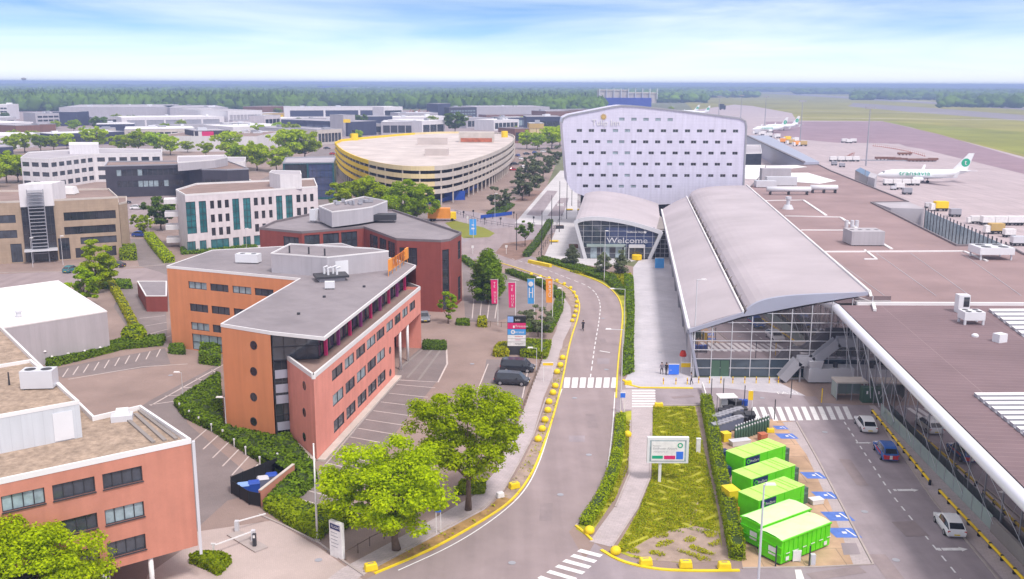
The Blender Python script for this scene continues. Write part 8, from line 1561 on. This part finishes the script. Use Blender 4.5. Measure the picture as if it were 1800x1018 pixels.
FB += [(190, 232, 235, 231, 7, 20, 'white_wall', 'roof_white', 'small white unit left of the long loading door shed', 2, 'glass_dark', 'warehouse', 5, 1), (-60, 226, 30, 224, 9, 30, 'grey_clad', 'roof_white', 'pale unit right of the tall white tower block', 2, 'glass_dark', 'warehouse', 6, 2), (150, 247, 205, 246, 8, 18, 'concrete', 'roof_grey', 'low cream unit behind the row of trees', 2, 'glass_dark', 'warehouse', 6, 1),
 (395, 232, 450, 231, 7, 20, 'navy_wall', 'roof_white', 'dark low unit under the white ribbed hall', 2, 'glass_dark', 'warehouse', 5, 1), (520, 228, 600, 226, 8, 24, 'dark_brick', 'roof_white', 'dark unit with white roof edge behind the navy office', 0, 'glass', 'warehouse', 4, 2), (625, 236, 672, 235, 8, 18, 'grey_clad', 'roof_grey', 'small grey unit between yellow sign block and glass bay shed', 2, 'glass_dark', 'warehouse', 4, 1),
 (700, 214, 770, 213, 9, 26, 'grey_clad', 'roof_white', 'grey unit in front of the machinery yard', 2, 'glass_dark', 'warehouse', 5, 2), (795, 219, 830, 218, 8, 16, 'brown_wall', 'roof_grey', 'small brown unit under the window grid office', 2, 'glass_dark', 'warehouse', 4, 1), (880, 224, 930, 223, 9, 20, 'navy_wall', 'roof_white', 'dark unit below the pinkish low building', 2, 'glass_pale', 'warehouse', 5, 2), (60, 240, 62, 240, 6, 10, 'white_wall', 'roof_white', 'tiny white kiosk by the dark red brick unit', 0)]
for f in FB: fbox(*f)
from collections import defaultdict
for lst_ in (XT, XC):
    grp = defaultdict(list)
    for o_, x, y, kd in lst_:
        f = min(FB, key=lambda f: ((f[0]+f[2])/2-x)**2+((f[1]-y)*3)**2) if kd == 'tree' else None
        if f: grp[(kd, f[8])].append((x, o_))
        elif x < 700: grp[(kd, 'the street left of the oval car park')].append((x, o_))
        elif x < 890: grp[(kd, 'the yard behind the car park deck')].append((x, o_))
        else: grp[(kd, 'the avenue between oval car park and hotel')].append((x, o_))
    for (kd, nm_), L_ in grp.items():
        L_.sort(key=lambda q: q[0]); ords = ['leftmost', 'second', 'third', 'fourth', 'fifth', 'sixth', 'seventh', 'eighth', 'ninth']
        for i, (x, o_) in enumerate(L_):
            base = ('%s tree by the %s' % (ords[i] if len(L_) > 1 else 'green', nm_)) if kd == 'tree' else ('%s far %s on %s' % (ords[i] if len(L_) > 1 else 'single', kd, nm_))
            o_['label'] = ' '.join(base.split()[:16])
# red sign on the showroom
a = Vector(G(358, 265.6)); m = MB(); m.box(a.x, a.y-1.2, 5.2, a.x+6.8, a.y-.9, 11.5); t3 = m.build('square_sign', M['magenta']); tag(t3, 'red square sign on the dark showroom', 'sign'); m = MB(); m.box(a.x-4.8, a.y-1.2, 5.2, a.x-.1, a.y-.9, 11.5); m.build('white_panel', M['white_wall'], t3)
g = G(608, 240.5); m = MB(); m.box(g[0]-1.5, g[1]-.6, 10.5, g[0]+3.8, g[1]-.3, 13); tag(m.build('yellow_sign', M['yellow_clad']), 'small yellow sign on the grey end block', 'sign')
# excavators/heap of red machines in the far yard
r_ = np.random.default_rng(3); m = MB()
for i in range(26): g = G(706+50*r_.random(), 209-3*r_.random()); m.obox((*g, r_.random()*3), (4, 3, 1+4*r_.random()), r_.random()*3, tp=.6); m.bar((*g, 2), (g[0]+4, g[1], 6+r_.random()*4), .7, .7)
tag(m.build('machinery_yard', M['rust']), 'heap of red orange machinery in the far yard', 'machinery', kind='stuff')
# hangar with white truss roof
t = thing('hangar', 'dark blue hangar with white trussed roof behind the hotel', 'hangar', (*G(1090, 192), 0)); a = Vector(G(1048, 194)); b_ = Vector(G(1143, 194)); h_ = V(1048, 172, a.y)[2]; h2 = V(1048, 158, a.y)[2]
m = MB(); m.box(a.x, a.y, 0, b_.x, a.y+60, h_); m.build('wall', M['hangar_blue'], t); m = MB(); k = 8
for i in range(k):
    x0 = a.x+6+(b_.x-a.x+4)*i/k; x1 = a.x+6+(b_.x-a.x+4)*(i+.88)/k; z_ = h2 if i < 4 else h2-4; m.box(x0, a.y+8, h_-8 if i > 5 else h_, x1, a.y+60, z_-1.5); m.box(x0-.5, a.y+7, z_-1.5, x1+.8, a.y+60, z_)
m.build('roof', M['concrete'], t); m = MB()
for i in range(k+1): x0 = a.x+5+(b_.x-a.x+4)*i/k; m.box(x0-.6, a.y+5, h_-2, x0+.6, a.y+8, h2+2)
m.build('truss', M['light_metal'], t)
# water tower
g = G(43, 150.2); t = thing('water_tower', 'tiny water tower on the horizon at left', 'water tower', (*g, 0)); m = MB(); m.lathe(*g, [(8, 0), (7, 42), (20, 55), (24, 64), (20, 72), (1, 76)], 16); m.build('tank', M['concrete_dark'], t)
# ---------------- far woods ----------------
def clump_mesh(k, seed):
    r = np.random.default_rng(seed); n1_, n2_ = 6, 8; vs = []; fs = []
    for i in range(n1_+1):
        th = math.pi*i/n1_*.9
        for j in range(n2_): rr = 1+.32*r.normal(); vs.append((math.sin(th)*math.cos(2*math.pi*j/n2_)*rr, math.sin(th)*math.sin(2*math.pi*j/n2_)*rr, math.cos(th)*(1+.15*r.normal())))
    for i in range(n1_):
        for j in range(n2_): fs.append((i*n2_+j, (i+1)*n2_+j, (i+1)*n2_+(j+1) % n2_, i*n2_+(j+1) % n2_))
    return np.array(vs), np.array(fs)
CM = [clump_mesh(0, s) for s in range(5)]
def wood(label, quads, n, s0, s1, hh, seed=1, leaf='leaf_far'):
    """trees over ground quads (pixel-sighted corners as (x0,y0,x1,y1)); density even over picture rows"""
    r = np.random.default_rng(seed); Vs = []; Fs = []; o_ = 0
    for i in range(n):
        x0, y0, x1, y1 = quads[r.integers(len(quads))]; x = r.uniform(x0, x1); y = r.uniform(y0, y1); gx, gy = G(x, y); dist = math.hypot(gx, gy); v, f = CM[r.integers(5)]
        w_ = r.uniform(s0, s1)*max(1, dist/2600); h_ = hh*r.uniform(.6, 1.35); a = r.uniform(0, 6.3); c, s = math.cos(a), math.sin(a)
        q = np.column_stack([(v[:, 0]*c-v[:, 1]*s)*w_+gx, (v[:, 0]*s+v[:, 1]*c)*w_+gy, (v[:, 2]*.5+.5)*h_]); Vs.append(q); Fs.append(f+o_); o_ += len(v)
    tag(np_mesh('wood', np.vstack(Vs), np.vstack(Fs), M[leaf]), label, 'wood', kind='stuff')
wood('dense mixed wood behind the industrial estate, left side', [(-60, 171, 520, 195), (-60, 176, 520, 196)], 5200, 4.5, 9, 17, 1)
wood('dense mixed wood behind the industrial estate, centre', [(500, 168, 1050, 192), (760, 176, 1060, 199)], 4600, 4.5, 9, 16, 2)
wood('darker wood belt farther back towards the horizon', [(-60, 155, 1180, 170), (-60, 158, 700, 172), (700, 160, 1240, 172)], 3600, 9, 20, 15, 3)
wood('hazy woods at the horizon', [(-100, 150.5, 1900, 156)], 2600, 16, 40, 18, 4)
wood('wood at the far side of the airfield', [(1180, 158, 1400, 161.5), (1400, 158, 1560, 166), (1500, 160, 1700, 176), (1650, 163, 1950, 190), (1560, 159, 1900, 170)], 3000, 7, 14, 16, 5)
wood('trees around the hangar', [(1140, 172, 1240, 181), (1145, 168, 1330, 172)], 260, 7, 12, 14, 6)
# thin masts on the apron horizon, left as built
# ---------------- air ----------------
m = MB(); m.box(-13900, -80, -1, 13900, 13900, 45.5); hz_ = m.build('haze', mat('haze', (1, 1, 1))); tag(hz_, 'thin pale summer haze', 'haze', kind='stuff')
hm = hz_.data.materials[0]; nt = hm.node_tree; nt.nodes.clear(); o_ = nt.nodes.new('ShaderNodeOutputMaterial'); pv = nt.nodes.new('ShaderNodeVolumePrincipled'); pv.inputs['Color'].default_value = (.50, .64, 1.0, 1); pv.inputs['Density'].default_value = .00030; pv.inputs['Anisotropy'].default_value = .0
nt.links.new(pv.outputs[0], o_.inputs['Volume'])
for mt_ in bpy.data.materials:
    if mt_.name == 'haze': mt_.cycles.homogeneous_volume = True
for pr in list(bpy.data.objects):
    if pr.parent is None and pr.get('category') and not pr.get('label'): print('UNLABELLED', pr.name)
